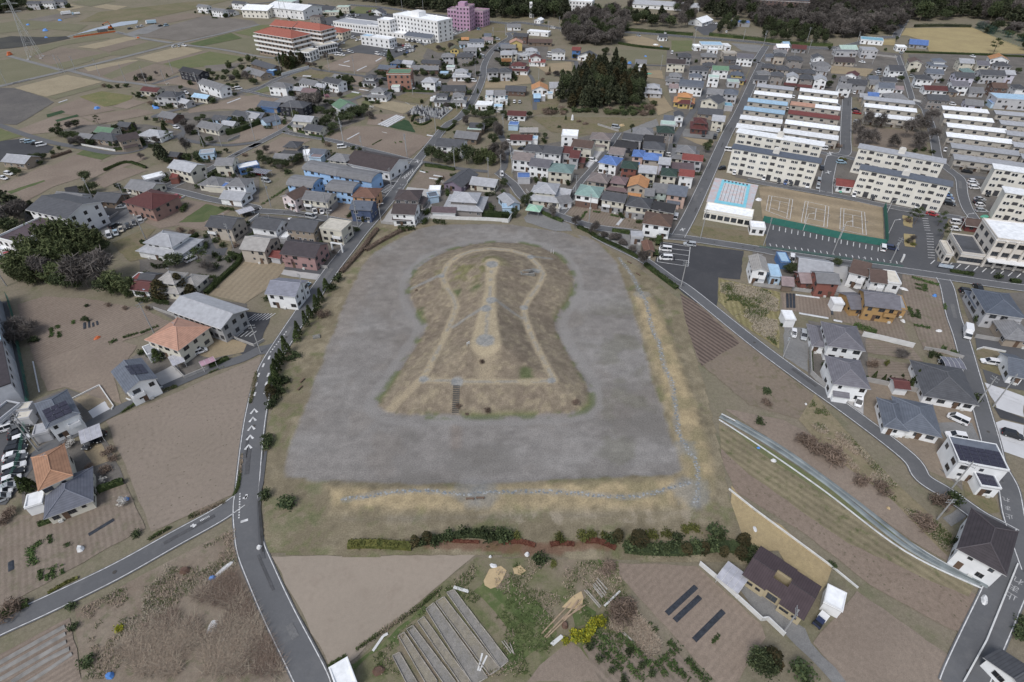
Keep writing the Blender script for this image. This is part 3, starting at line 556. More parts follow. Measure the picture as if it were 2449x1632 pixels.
 ('field','A3 1080 330 1250 325 1400 370 1460 430 1300 440 1080 370',TAN,None,None),('field','A3 1540 370 1730 370 1730 465 1540 475',GREEN,None,None),('field','A3 990 450 1500 465 1490 585 1100 572',OLIVE,'A3 1000 500 1480 510',None),('field','A3 2080 395 2353 410 2340 480 2180 462',GRAV,None,None),('field','A3 280 590 630 565 640 650 400 660',TAN,None,None),('field','A3 100 670 245 672 270 760 0 785 0 740',TAN,None,None),('field','A3 1180 645 1450 640 1470 720 1310 700',TAN,None,None),('field','A3 1310 862 1450 852 1560 1000 1420 1050',TAN,None,None),('field','A3 260 1060 1400 1072 1400 1130 1100 1200 700 1230 450 1200',WEED,None,None),('field','A3 1640 1165 1965 1200 1950 1270 1640 1240',GRAV,None,None),('field','A3 1640 1245 1930 1280 1900 1340 1780 1310',TAN,None,None),('field','A3 250 870 540 900 480 1010 290 1050',WEED,None,None),('field','A3 1100 1200 1400 1080 1430 1140 1180 1230',GRAV,None,None),
 ('field','A3 850 60 1150 80 1130 120 860 110',GREEN,None,None),('field','A3 1180 120 1590 130 1590 180 1200 220',TAN,None,None),('field','A3 0 90 350 90 330 180 0 190',WEED,None,None),
 ('field','A4 1330 245 1900 240 2400 440 2400 470 1530 455 1500 360 1340 310 1285 310',LAWN,None,'dry yellow lawn fenced behind the houses'),('field','A4 1100 345 1240 345 1230 395 1110 390',LAWN,None,None),('field','A4 670 570 900 590 1050 600 990 670 900 650 680 640',TAN,None,None),('field','A4 1080 460 1250 475 1250 530 1060 500',LOT,None,None),
 ('field','A4 870 1090 1480 1150 1530 1310 1180 1290 870 1270',ground('playground',(.185,.15,.12),(.22,.18,.145),(.14,.125,.095),s1=.06,s2=.3,amt3=.5),None,'bare brown playground among leafless trees'),
 ('field','B4 1300 780 1390 800 1385 890 1310 870',LAWN,None,None),('field','B4 1310 940 1410 950 1410 1060 1320 1050',LAWN,None,None),
]: sheet(a[0],a[1],a[2],rowdir=a[3],label=a[4])
GRASSY = ground('lush_weeds',(.08,.115,.042),(.12,.14,.06),(.20,.17,.115),s1=.2,s2=.5,amt3=.8)
for s_ in ('D2 1930 780 2030 700 2140 760 2250 680 2300 760 2270 1180 2120 960 2020 850','D3 0 690 80 660 150 780 300 860 420 990 480 1150 380 1250 250 1320 120 1430 0 1500 60 1280 120 1150 30 960','D3 600 930 700 880 820 960 800 1050 640 1090','D3 830 500 900 520 960 620 1010 720 940 700 870 600','D2 780 1440 1000 1330 1280 1090 1500 900 1530 960 1300 1130 1180 1260 900 1460','D2 1220 1180 1270 1160 1290 1250 1220 1290'): sheet('weed_patch',s_,GRASSY,amp=.6)
sheet('tennis_ground','B4 55 540 150 530 1125 705 1135 1010 85 805',COURT,amp=0,rowdir='B4 90 805 1135 1010',label='tan clay tennis courts inside a green net')
sheet('river','A1 400 395 600 340 850 262 1100 200 1255 186 1245 215 1000 252 700 312 470 385',WATER,label='pale river channel between the far fields')
sheet('river','A1 -300 470 -300 400 100 330 420 340 600 330 640 350 400 400 100 440',RIVB)
# ---------------------------------------------------------------- roads, lanes and their paint
road('F 722 1600 719 1568 644 1418 600 1320 575 1255 566 1190 565 1153 568.4 1123 578.5 1021.8 590 943 608 870 639 805 B2 690 1375 870 1140 1010 960 1150 800 1330 580 1430 430 1510 320',5.6,label='grey road climbing past the mound with white chevrons')
road('B2 1510 320 1590 225 1660 140 1740 40 A2 1800 1120 1890 1070 1990 950 2060 820 2105 700 2115 600 2170 490 2260 400 2353 340 A3 60 305 130 290',5.0)
road('F -60 1475 0 1440 F 110 1390 265 1315 400 1240 500 1185 552 1150',4.6,label='grey side road joining below the large bare field')
road('C1 2360 140 2200 220 1950 300 1700 400 1300 580 1000 720 750 860 480 1000 330 1100 200 1260 100 1400 -20 1550',3.3,lines=False,name='lane')
road('F 645 790 625 800 C1 2353 150',4.0,lines=False,name='lane')
road('B1 1480 210 1600 215 1900 290 2300 365 B2 60 775 400 800 700 850 900 885 1010 905',4.6)
road('B1 1480 215 1600 160 1900 20 A1 2150 1400 2353 1300 A2 0 1340 150 1260 300 1180 390 1115 430 1080',4.2)
road('B1 1480 215 1330 300 1200 370 1000 500 850 590',3.6,lines=False)
road('A2 310 1195 400 1220 700 1270 1000 1345 1300 1420 1430 1455 1510 1465',4.2)
road('A2 -60 840 60 810 250 715 400 660 540 618',4.6)
road('A2 540 618 640 640 780 660 1000 690 1200 720',3.4,lines=False)
road('A2 -100 815 20 840 140 870 280 890',3.4)
road('A2 720 930 850 930 1000 880 1180 830 1260 815',3.0,lines=False)
road('A2 1500 1465 1600 1480 1800 1520 2000 1545 2150 1560',3.0,lines=False)
road('A1 -150 1110 0 1140 200 1215 450 1290 600 1320 750 1345 950 1385 1100 1392 1250 1365 1340 1325 1500 1275 1640 1225 1690 1185',3.6,lines=False)
road('A1 1690 1185 1580 1130 1470 1070 1400 1060 1480 1030 1700 975 2000 890 2353 790',3.6,lines=False)
road('A1 1690 1185 1650 1260 1900 1310 2100 1320 2353 1290',3.2,lines=False)
road('A1 -200 830 0 785 300 715 640 635 1100 525 1600 400 1700 378 2000 310 2353 225',5.0,lines=False,mat=GRAV,label='straight farm road through the far fields')
road('A1 640 645 820 690 1000 738 1200 755 1420 790',3.6,lines=False,mat=GRAV)
road('A1 80 510 300 570 560 640',3.4,lines=False,mat=GRAV)
road('A1 1600 400 1720 415 2000 450 2353 515 2500 530',3.6,lines=False,mat=GRAV)
road('A1 1050 290 1300 350 1560 392',4.5,lines=False,mat=GRAV)
road('A1 1380 765 1500 730 1620 690',3,lines=False)
road('A2 -200 60 200 20 300 0',5,lines=False)
road('A2 880 45 1200 70 1500 115 1800 150 2100 190 2353 215 A3 150 205 420 240 620 270 1000 290 1300 305 1500 320 1730 340 2000 360 2353 390 A4 150 385 350 395 700 420 1100 330 1260 325',7.5,label='wide road running along the dark forest edge')
road('A4 1240 325 1270 260 1320 180 1360 120',6,name='road')
road('A4 700 415 900 430 1100 440',4.0,lines=False)
road('B3 1600 1010 1700 830 1800 620 1900 400 2050 70 A3 2130 1070 2220 880 2300 700 2353 580 A4 30 540 70 470 115 400',5.4,label='long straight road between the pool and the small houses')
road('A4 1255 480 1300 600 1340 720 1380 860',4.0)
road('A4 820 840 812 1000 805 1200 800 1330 B4 700 270 660 400 640 500 635 590',5.6)
road('A4 1380 870 1480 930 1520 1020 1570 1180 1600 1350 B4 1640 330 1720 400 1800 470 1820 600 1860 720 1920 810',4.6)
road('B4 -50 475 100 505 400 555 640 595 900 645 1100 690 1400 745 1700 790 2000 840',4.4)
road('B4 560 235 700 255 820 280 900 300',4.0)
road('B4 1800 440 2000 460 2300 500',3.6,lines=False)
road('A3 700 960 680 600 640 555 400 545',3.2,lines=False)
road('A3 250 680 290 760 300 1000',2.6,lines=False)
road('A3 1470 600 1700 590',3,lines=False)
road('A3 1000 575 1250 590 1470 600',3,lines=False)
road('A3 1870 800 1780 950 1690 1080 1600 1220 B3 1500 290 1450 330',3.4,lines=False)
road('B3 1060 70 950 230 860 350 800 420 700 540 600 730 540 800',3.4)
road('B3 -30 430 60 500 110 545 180 640 290 730 400 780 500 815 700 885 900 935 1150 965 1400 1000 1660 1025 2000 1075 2353 1130 B4 200 1105 700 1180 1300 1262 1700 1320 2100 1380 2400 1420',4.8,label='road curving round the back of the mound to the car parks')
road('B3 -30 440 20 380 40 250 A2 2353 1360 2280 1260 2260 1170',3.2,lines=False)
road('B3 850 1000 1000 1080 1240 1195 1400 1300 1560 1415 1700 1500 C4 0 425 430 745 900 1080 1350 1430 D4 1200 130 1380 245 1600 400 1750 480 1860 540',4.4,label='diagonal road from the car park to the corner house')
road('B4 1650 1330 1690 1420 C4 1740 200 1810 400 1900 720 1980 1000 2060 1280 2110 1480 D4 1800 190 1840 400 1900 580 1980 800',4.6)
road('D4 1980 560 1900 690 1800 870 1700 1090 1600 1310 1500 1540 1460 1650',6.6,label='broad grey road cutting the lower corner')
for s_ in ('D4 1905 620 1890 690',): pass
# chevrons and characters painted on the roads
def marks(pts,w,z=.155,name='road_marking',closed=False):
 m = MB(); P = PL(pts) if isinstance(pts,str) else pts
 strip_mb(m,P,-w / 2,w / 2,z); o = m.obj(name,WHITEL); o['kind'] = 'structure'; return o
for x,y in ((2310,690),(2298,765),(2286,843),(2273,928),(2258,1015)):
 marks(f'C1 {x-34} {y+36} {x} {y-8} {x+26} {y+22}',.55)
for i in range(5): marks(f'B2 {1372+i*18} {482-i*15} {1400+i*17} {460-i*16} {1398+i*18} {486-i*15}',.45)
for s_ in ('C1 2240 1455 2230 1500','C1 2205 1490 2235 1488','C1 2228 1478 2250 1470'): marks(s_,.45)
marks('D1 2090 180 2155 160',.6)
for i in range(10): marks(f'C1 {2180-i*1} {1445+i*24} {2180-i*1} {1458+i*24}',.3)
for x,y,c,k in (('D1',1680,212,'jct'),('A2',1512,1470,'x'),('B3',1640,950,'x'),('B4',655,410,'x'),('B4',670,245,'x'),('B4',660,265,'-')):
 marks(f'{x} {y-26} {c+6} {y+26} {c-8}',.4)
 if k != '-': marks(f'{x} {y-4} {c-14} {y+6} {c+14}',.4,z=.16)
for i in range(7): marks(f'D1 {1740+i*12} {170-i*6} {1746+i*12} {166-i*6}',.5)
def glyphs(txt,t,x,y,dx,dy,size):
 """characters painted on the asphalt, reading along the lane"""
 a = W(t,x,y); b = W(t,x + dx,y + dy); ang = math.atan2(b[1] - a[1],b[0] - a[0])
 for i,ch in enumerate(txt):
  c = bpy.data.curves.new('road_lettering','FONT'); c.body = ch; c.size = size; c.align_x = 'CENTER'
  o = bpy.data.objects.new('road_lettering',c); link(o); p = W(t,x + dx * i,y + dy * i); o.location = (p[0],p[1],.157); o.rotation_euler = (0,0,ang + math.pi / 2)
  c.materials.append(WORN); o['kind'] = 'structure'
glyphs('止まれ','D4',1825,950,24,-56,1.9)
glyphs('止まれ','D4',1805,390,-12,-60,1.5)
glyphs('止まれ','B2',1330,600,22,-32,2.2)
glyphs('止まれ','A2',430,1240,-50,-12,1.8)
# parking bays, court lines, pool
def bays(t,x0,y0,x1,y1,n,dx,dy,w=.28):
 for i in range(n):
  f = i / (n - 1); x,y = x0 + (x1 - x0) * f,y0 + (y1 - y0) * f
  o = marks(f'{t} {x} {y} {x+dx} {y+dy}',w,z=.1,name='bay_line')
bays('B4',180,872,1090,1060,18,-4,36); bays('B4',148,1028,1245,1180,21,8,22); bays('B4',1580,1170,2400,1300,12,-38,34)
bays('B4',1470,810,1490,910,6,50,2); bays('B4',1505,940,1520,1150,10,60,3)
bays('B2',1255,462,1255,512,5,80,2); bays('B2',1240,538,1170,598,7,60,18)
bays('B2',640,540,620,580,3,60,10)
for i in range(7): marks(f'B1 {2225+i*32} {1400-i*2} {2320+i*30} {1335-i*1}',.22,z=.1,name='bay_line')
for i in range(4): marks(f'B1 {2145+i*40} {1545-i*2} {2215+i*38} {1490}',.22,z=.1,name='bay_line')
for s_ in ('B3 1445 1062 1710 1105','B3 1432 1150 1700 1185','B3 1420 1205 1697 1232','B3 1410 1240 1690 1282','B3 1445 1062 1410 1240','B3 1710 1105 1690 1282','B3 1430 1112 1705 1140'): marks(s_,.2,z=.1,name='bay_line')
for s_ in ('C4 2030 830 2353 950','C4 2060 870 2353 980','C4 2120 1170 2353 1240','C4 2140 1260 2353 1330'): marks(s_,.15,z=.1,name='bay_line')
def court(t,a,b,c,d):
 """one tennis court: four corners as they stand, lines set out inside"""
 A,B,C,D = [Vector(W(t,*q)) for q in (a,b,c,d)]
 P = lambda u,v: A.lerp(B,u).lerp(D.lerp(C,u),v)
 for (u0,v0,u1,v1) in ((0,0,1,0),(0,1,1,1),(0,0,0,1),(1,0,1,1),(0,.13,1,.13),(0,.87,1,.87),(.24,.13,.24,.87),(.76,.13,.76,.87),(.24,.5,.76,.5)):
  p,q = P(u0,v0),P(u1,v1); marks([tuple(p),tuple(q)],.2,z=.13,name='court_line')
 p,q = P(.5,-.06),P(.5,1.06); m = MB(); n = empty('tennis_net',*p); d = q - p
 tag(n,cat='tennis net',group='tennis nets',desc='dark net across a clay tennis court')
 m.bar((0,0,.9),(d.x,d.y,.9),.05,n=4); m.bar((0,0,.5),(d.x,d.y,.5),.02,n=3); m.bar((0,0,.15),(d.x,d.y,.15),.02,n=3); m.obj('net',paint('net',(.05,.05,.05)),n)
 for e in (Vector((0,0)),d):
  m = MB(); m.bar((e.x,e.y,0),(e.x,e.y,1.1),.06); m.obj('post',paint('post_grey',(.25,.25,.26)),n)
court('B4',(140,612),(115,740),(322,820),(348,645))
court('B4',(455,660),(420,845),(645,888),(660,705))
court('B4',(765,720),(755,905),(985,955),(970,755))
dk = sheet('pool_terrace','B3 1935 478 2330 545 2262 772 1855 700',DECK,amp=0,z=.09,label='pinkish painted terrace round the drained pool')
pool = empty('swimming_pool',*W('B3',2090,620),.0); tag(pool,'drained outdoor swimming pool with pale blue rim and black lane lines','swimming pool')
PO = [Vector((*p,0)) - pool.location for p in PL('B3 2000 498 2256 545 2212 752 1927 703')]; ctr = sum(PO,Vector()) / 4; PI_ = [ctr + (p - ctr) * .80 for p in PO]
m = MB(); m.face([(p.x,p.y,.11) for p in PI_][::-1]); m.obj('basin_floor',POOLW,pool)
m = MB()
for i in range(4):
 a,b2,c2,d2 = PO[i],PO[(i + 1) % 4],PI_[(i + 1) % 4],PI_[i]
 m.face([(a.x,a.y,.28),(b2.x,b2.y,.28),(c2.x,c2.y,.28),(d2.x,d2.y,.28)][::-1]); m.face([(d2.x,d2.y,.28),(c2.x,c2.y,.28),(c2.x,c2.y,.1),(d2.x,d2.y,.1)]); m.face([(a.x,a.y,0),(b2.x,b2.y,0),(b2.x,b2.y,.28),(a.x,a.y,.28)])
m.obj('rim',POOLB,pool)
for i in range(7):
 f = (i + .5) / 7; a = PI_[0].lerp(PI_[1],f); b2 = PI_[3].lerp(PI_[2],f); m = MB(); strip_mb(m,[(a.x,a.y),(b2.x,b2.y)],-.07,.07,.118); m.obj('lane_line',paint('lane_black',(.06,.07,.08)),pool)
 m = MB(); q = PO[0].lerp(PO[1],f); r = PI_[0].lerp(PI_[1],f); c_ = (q + r) / 2; m.box(c_.x - .3,c_.x + .3,c_.y - .3,c_.y + .3,.281,.7); m.obj('starting_block',paint('block_dark',(.08,.10,.12)),pool)
# ditch, plastic tunnels, mulch strips, garden beds
def bed(path,w,mat,h=.12,name='garden_bed',kind='structure',label=None):
 P = resample(smooth(PL(path)),1.2) if isinstance(path,str) else path
 if len(P) < 2: P = PL(path)
 m = MB(); hh = h
 O = [offs(P,k * w / 2) for k in (-1,-.5,.5,1)]; zz = (.06,.06 + hh,.06 + hh,.06)
 for i in range(len(P) - 1):
  for k in range(3): m.face([(*O[k][i],zz[k]),(*O[k + 1][i],zz[k + 1]),(*O[k + 1][i + 1],zz[k + 1]),(*O[k][i + 1],zz[k])][::-1])
 o = m.obj(name,mat); o['kind'] = kind
 if label: o['label'] = label
 return o
for s_,w_ in (('D3 1430 975 1690 735',1.0),('D3 1500 1035 1750 800',1.0),('D3 1668 1205 1925 950',1.0),('C4 300 10 304 135',.8),('C4 328 10 332 135',.8),('C4 355 12 360 140',.8),('B1 770 1470 768 1400',.8),('B1 812 1460 808 1400',.6),('B1 850 1450 842 1400',.6),('B1 888 1435 876 1385',.6),('D1 770 290 1040 125',.9),('D1 95 520 100 610',1.0),('C4 685 140 692 205',.7)): bed(s_,w_,MULCH,.1)
for s_,w_ in (('D1 0 1400 300 1230 580 1075',.9),('D1 0 1470 350 1270 600 1130',.9),('D1 0 1545 350 1345 620 1190',.9),('D1 100 1568 400 1380 640 1260',.9),('D1 200 1600 450 1440 640 1310',.8),('A2 870 1270 990 1205',.8),('A2 1155 1135 1330 1045',1.6),('A2 1180 1142 1352 1050',1.6),('A2 1205 1148 1375 1055',1.6),('A2 1228 1155 1398 1060',1.6),('A2 1190 1200 1250 1215',.1),('A1 530 935 612 908',1.0),('A1 2060 940 2185 893',1.0),('A2 840 570 900 552',1.4),('A2 960 645 1055 600',1.2),('A2 1130 560 1190 525',1.5),('A2 800 590 905 608',.8),('C4 400 180 660 225',.9),('C4 370 20 600 50',.8),('C4 700 240 805 260',.9),('A2 1600 1228 1655 1238',1.2),('B2 1620 480 1720 495',1.0),('B2 1660 455 1750 470',1.0),('B2 1535 415 1600 435',1.0),('B3 1045 910 1110 830',1.2),('A2 985 812 1075 825',1.2),('A2 920 835 1000 850',2),('A2 475 690 560 695',2.5),('A2 1440 950 1400 930',.1),('C1 300 250 360 540',.35)): bed(s_,w_,FILM if s_[:2] == 'D1' else PLASTW,.18,name='plastic_tunnel')
for s_,w_ in (('F 1655 957 1760 1017 1900 1112 2080 1255 2265 1352',1.3),('F 1690 968 1800 1032 1950 1140 2120 1270 2270 1350',1.1)): bed(s_,w_,PLAST,.25,name='plastic_tunnel',label='long grey plastic strips between two fields')
for s_ in ('F 1652 965 1740 1022 1890 1126 2075 1265 2262 1356','F 1658 952 1762 1008 1902 1104 2098 1252 2275 1350'): bed(s_,.35,PLASTW,.2,name='plastic_tunnel')
CROPS = []
for s_,w_ in (('D3 810 1110 1000 1320 1250 1568',1.5),('D3 790 1190 950 1370 1140 1568',1.3),('D3 1015 1150 1180 1310 1330 1465',1.3),('D3 1450 1220 1600 1370 1800 1590',1.6),('D3 1340 1425 1500 1290',1.4),('D3 1390 1500 1520 1380',1.4),('D3 1510 1450 1640 1568',1.4),('D3 1280 1060 1350 1150',1.5),('D1 260 400 300 560',1.8),('D1 320 350 350 420',1.8),('D1 350 600 355 690',1.0),('D1 455 570 465 680',1.1),('D1 585 350 590 430',1.2),('D1 410 640 415 700',.7),('D1 535 560 545 640',.7),('D1 430 300 440 370',.8),('C4 1350 130 1390 220',1.6),('C4 1430 150 1440 230',1.2),('C4 1400 285 1540 310',1.4),('C4 1660 100 1668 165',1.0),('C4 1640 480 1790 540',2.5),('B4 1380 1320 1620 1390',2.0),('B4 1490 1380 1490 1480',1.6),('B4 1435 1380 1440 1430',2),('C4 880 280 1080 350',3.5),('B3 720 850 770 780',1.2),('B3 830 785 900 795',1.4),('B3 990 815 1070 835',1.6),('B3 1100 885 1160 870',1.8),('B3 1215 930 1250 860',1.4),('B1 465 1460 470 1550',1.2),('B1 520 1440 545 1550',1.2),('B1 660 1400 670 1430',1),('B1 1280 1510 1440 1440',1.2),('C1 990 80 1070 50',1.5),('C1 1120 30 1260 -10',1.2),('B2 100 720 380 540',1.3),('B2 1540 410 1640 440',1.0),('A2 1310 1300 1380 1290',2.0),('A2 1100 1320 1190 1270',.7),('D3 1790 1270 1890 1150',.7)): CROPS.append((s_,w_))
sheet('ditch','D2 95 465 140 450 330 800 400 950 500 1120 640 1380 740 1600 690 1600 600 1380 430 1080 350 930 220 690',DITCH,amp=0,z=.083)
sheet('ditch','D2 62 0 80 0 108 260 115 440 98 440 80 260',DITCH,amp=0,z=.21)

for x_,y_ in ((95,515),(65,555),(40,605),(28,655),(20,705),(140,520),(112,560),(90,605),(80,650),(73,695)): marks(f'E5 {x_+5} {y_-10} {x_-3} {y_+10}',.5,z=.16)
for i in range(9): marks(f'E5 {186-i*10} {378+i*13} {182-i*10} {384+i*13}',.35,z=.16)
sheet('pavement','E5 72 1000 86 1000 66 1170 58 1200 52 1290 64 1480 76 1560 58 1560 42 1480 32 1290 44 1170',ASPH,amp=0,z=.19)

RP = random.Random(8); PATCH = [ground('patch_dark',(.085,.086,.09),(.10,.10,.105)),ground('patch_pale',(.175,.175,.175),(.155,.155,.157))]; IRON = paint('manhole_iron',(.07,.065,.06))
for pts,w in RDS:
 L_ = sum(math.dist(a,b) for a,b in zip(pts,pts[1:])); S = resample(pts,1.0)
 for i in range(int(L_ / 38)):
  if w < 4.2: break
  k = RP.randrange(0,max(1,len(S) - 14)); n = RP.randrange(3,13); d = RP.uniform(-w * .3,w * .15); seg = S[k:k + n]
  if len(seg) > 2:
   m = MB(); strip_mb(m,seg,d,d + RP.uniform(.5,1.5),.147); o = m.obj('road_patch',PATCH[i % 2]); o['kind'] = 'structure'
  q = RP.choice(S)
  if q[1] < 260: m = MB(); m.prism([(q[0] + .38 * math.cos(j * .785),q[1] + .38 * math.sin(j * .785)) for j in range(8)],.1,.152); o = m.obj('manhole_cover',IRON); o['kind'] = 'structure'
# ---------------------------------------------------------------- buildings
_WMESH = {}
FRW,FRD = paint('frame_white',(.62,.62,.62),rough=.5),paint('frame_dark',(.10,.09,.085),rough=.5)
def winmesh(w,h,dark):
 k = (round(w,1),round(h,1),dark)
 if k not in _WMESH:
  w,h = k[0],k[1]; m = MB(); f = .07
  m.box(-w / 2,w / 2,-.07,.0,0,f,0); m.box(-w / 2,w / 2,-.07,.0,h - f,h,0); m.box(-w / 2,-w / 2 + f,-.07,0,f,h - f,0); m.box(w / 2 - f,w / 2,-.07,0,f,h - f,0)
  if w > 1.1: m.box(-.04,.04,-.06,0,f,h - f,0)
  m.face([(-w / 2 + f,-.03,f),(w / 2 - f,-.03,f),(w / 2 - f,-.03,h - f),(-w / 2 + f,-.03,h - f)],1)
  _WMESH[k] = m.mesh('window',[FRD if dark else FRW,glassmat()])
 return _WMESH[k]
def window(root,x,y,z,w,h,rz=0.0,dark=True,name='window'): return inst(name,winmesh(w,h,dark),root,(x,y,z),rz)
def shell(tops,t=.16,ridges=(),rw=.16):
 """closed roof slab from its top faces, with ridge caps"""
 m = MB(); vi = {}; V = []
 def vid(p):
  k = tuple(round(c,4) for c in p)
  if k not in vi: vi[k] = len(V); V.append(k)
  return vi[k]
 F = [[vid(p) for p in f] for f in tops]; n = len(V)
 m.v = V + [(x,y,z - t) for x,y,z in V]; ed = {}
 for f in F:
  m.f.append(tuple(f)); m.m.append(0); m.f.append(tuple(i + n for i in reversed(f))); m.m.append(1)
  for a,b_ in zip(f,f[1:] + f[:1]): ed[(a,b_)] = 1
 for a,b_ in ed:
  if (b_,a) not in ed: m.f.append((b_,a,a + n,b_ + n)); m.m.append(1)
 for a,b_ in ridges: m.bar((a[0],a[1],a[2] + .03),(b_[0],b_[1],b_[2] + .03),rw,n=5,m=2)
 return m
def roof_faces(rt,w,d,z,ov=.5,pitch=.42):
 """top faces and ridge lines of a roof over a w x d plan whose wall top is at z"""
 W2,D2 = w / 2 + ov,d / 2 + ov
 if rt == 'G':
  ze = z - ov * pitch; zr = z + d / 2 * pitch
  return [[(-W2,-D2,ze),(W2,-D2,ze),(W2,0,zr),(-W2,0,zr)],[(-W2,0,zr),(W2,0,zr),(W2,D2,ze),(-W2,D2,ze)]],[((-W2,0,zr),(W2,0,zr))]
 if rt == 'g':
  ze = z - ov * pitch; zr = z + w / 2 * pitch
  return [[(0,-D2,zr),(W2,-D2,ze),(W2,D2,ze),(0,D2,zr)],[(-W2,-D2,ze),(0,-D2,zr),(0,D2,zr),(-W2,D2,ze)]],[((0,-D2,zr),(0,D2,zr))]
 if rt == 'S':
  return [[(-W2 + ov - .15,-D2 + ov - .15,z + .05),(W2 - ov + .15,-D2 + ov - .15,z + .05),(W2 - ov + .15,D2 - ov + .15,z + .35),(-W2 + ov - .15,D2 - ov + .15,z + .35)]],[]
 if rt == 'B':
  fs = []; k = 6; pts = [(-D2 * math.cos(math.pi * i / k) ,z - .3 + D2 * .40 * math.sin(math.pi * i / k)) for i in range(k + 1)]
  for (y0,z0),(y1,z1) in zip(pts,pts[1:]): fs.append([(-W2,y0,z0),(W2,y0,z0),(W2,y1,z1),(-W2,y1,z1)])
  return fs,[]
 # hip
 ze = z - ov * pitch; m_ = min(W2,D2); zr = ze + m_ * pitch
 if W2 >= D2:
  a,b_ = (-W2 + D2,0,zr),(W2 - D2,0,zr)
  c = [(-W2,-D2,ze),(W2,-D2,ze),(W2,D2,ze),(-W2,D2,ze)]
  if W2 - D2 < .05: fs = [[c[0],c[1],a],[c[1],c[2],a],[c[2],c[3],a],[c[3],c[0],a]]
  else: fs = [[c[0],c[1],b_,a],[c[2],c[3],a,b_],[c[1],c[2],b_],[c[3],c[0],a]]
  return fs,[(a,b_),(c[0],a),(c[3],a),(c[1],b_),(c[2],b_)]
 a,b_ = (0,-D2 + W2,zr),(0,D2 - W2,zr); c = [(-W2,-D2,ze),(W2,-D2,ze),(W2,D2,ze),(-W2,D2,ze)]
 return [[c[0],c[1],a],[c[1],c[2],b_,a],[c[2],c[3],b_],[c[3],c[0],a,b_]],[(a,b_),(c[0],a),(c[1],a),(c[2],b_),(c[3],b_)]
def walls_mb(m,rt,w,d,z0,z,pitch=.42,mi=0):
 x,y = w / 2,d / 2
 m.box(-x,x,-y,y,z0,z,mi)
 if rt == 'G':
  for s in (-1,1): m.face([(s * x,-y,z),(s * x,y,z),(s * x,0,z + y * pitch - .1)][::s],mi)
 if rt == 'g':
  for s in (-1,1): m.face([(-x,s * y,z),(x,s * y,z),(0,s * y,z + x * pitch - .1)][::-s],mi)
 if rt == 'B':
  k = 6; D = y
  for s in (-1,1): m.face([(s * x,-D * math.cos(math.pi * i / k),z - .4 + D * .40 * math.sin(math.pi * i / k)) for i in range(k + 1)][::-s],mi)
DOORM = paint('door',(.13,.085,.06),rough=.5)
_DOOR = MB(); _DOOR.box(-.5,.5,-.06,0,0,2.1); _DOORME = _DOOR.mesh('door',[DOORM])
BALC = {}
def wins(root,w,d,z0,z1,near,dark,ox=0,oy=0,sides=True,skip=0):
 """windows on the four faces of one storey"""
 zb = z0 + .9; R_ = random.Random(int((root.location.x * 7 + root.location.y * 13 + z0 * 5) * 10))
 def row(L,fn,most):
  n = max(1,min(most,int(L / 2.6)))
  for i in range(n):
   if R_.random() < .14 and n > 1: continue
   ww,hh = R_.choice([(1.7,1.2),(1.7,1.2),(.8,1.0),(.8,.8),(1.2,1.2)])
   if ww > L * .6: ww = .8
   x = -L / 2 + L * (i + .5) / n + R_.uniform(-.25,.25) * L / n * .6
   fn(x,zb + (1.2 - hh),ww,hh)
 row(w,lambda x,z,a,b_: window(root,ox + x,oy - d / 2,z,a,b_,0,dark),5)
 if sides:
  sgn = 1 if root.location.x < 0 else -1
  row(d,lambda x,z,a,b_: window(root,ox + sgn * w / 2,oy + x,z,a,b_,sgn * math.pi / 2,dark),3 if near else 2)
  if near:
   row(d,lambda x,z,a,b_: window(root,ox - sgn * w / 2,oy + x,z,a,b_,-sgn * math.pi / 2,dark),2)
   row(w,lambda x,z,a,b_: window(root,ox - x,oy + d / 2,z,a,b_,math.pi,dark),3)
ROOFN = {'G': 'gabled','g': 'gabled','H': 'hipped','S': 'flat','B': 'curved','J': 'two-tier tiled'}
FS = 2.55
def plan(t,x,y,w,slope,z):
 a = Vector(W(t,x - w / 2,y - slope * w / 2,z)); b = Vector(W(t,x + w / 2,y + slope * w / 2,z)); d = b - a
 c = (a + b) / 2; return c,d.length,math.atan2(d.y,d.x)
HOUSES = []
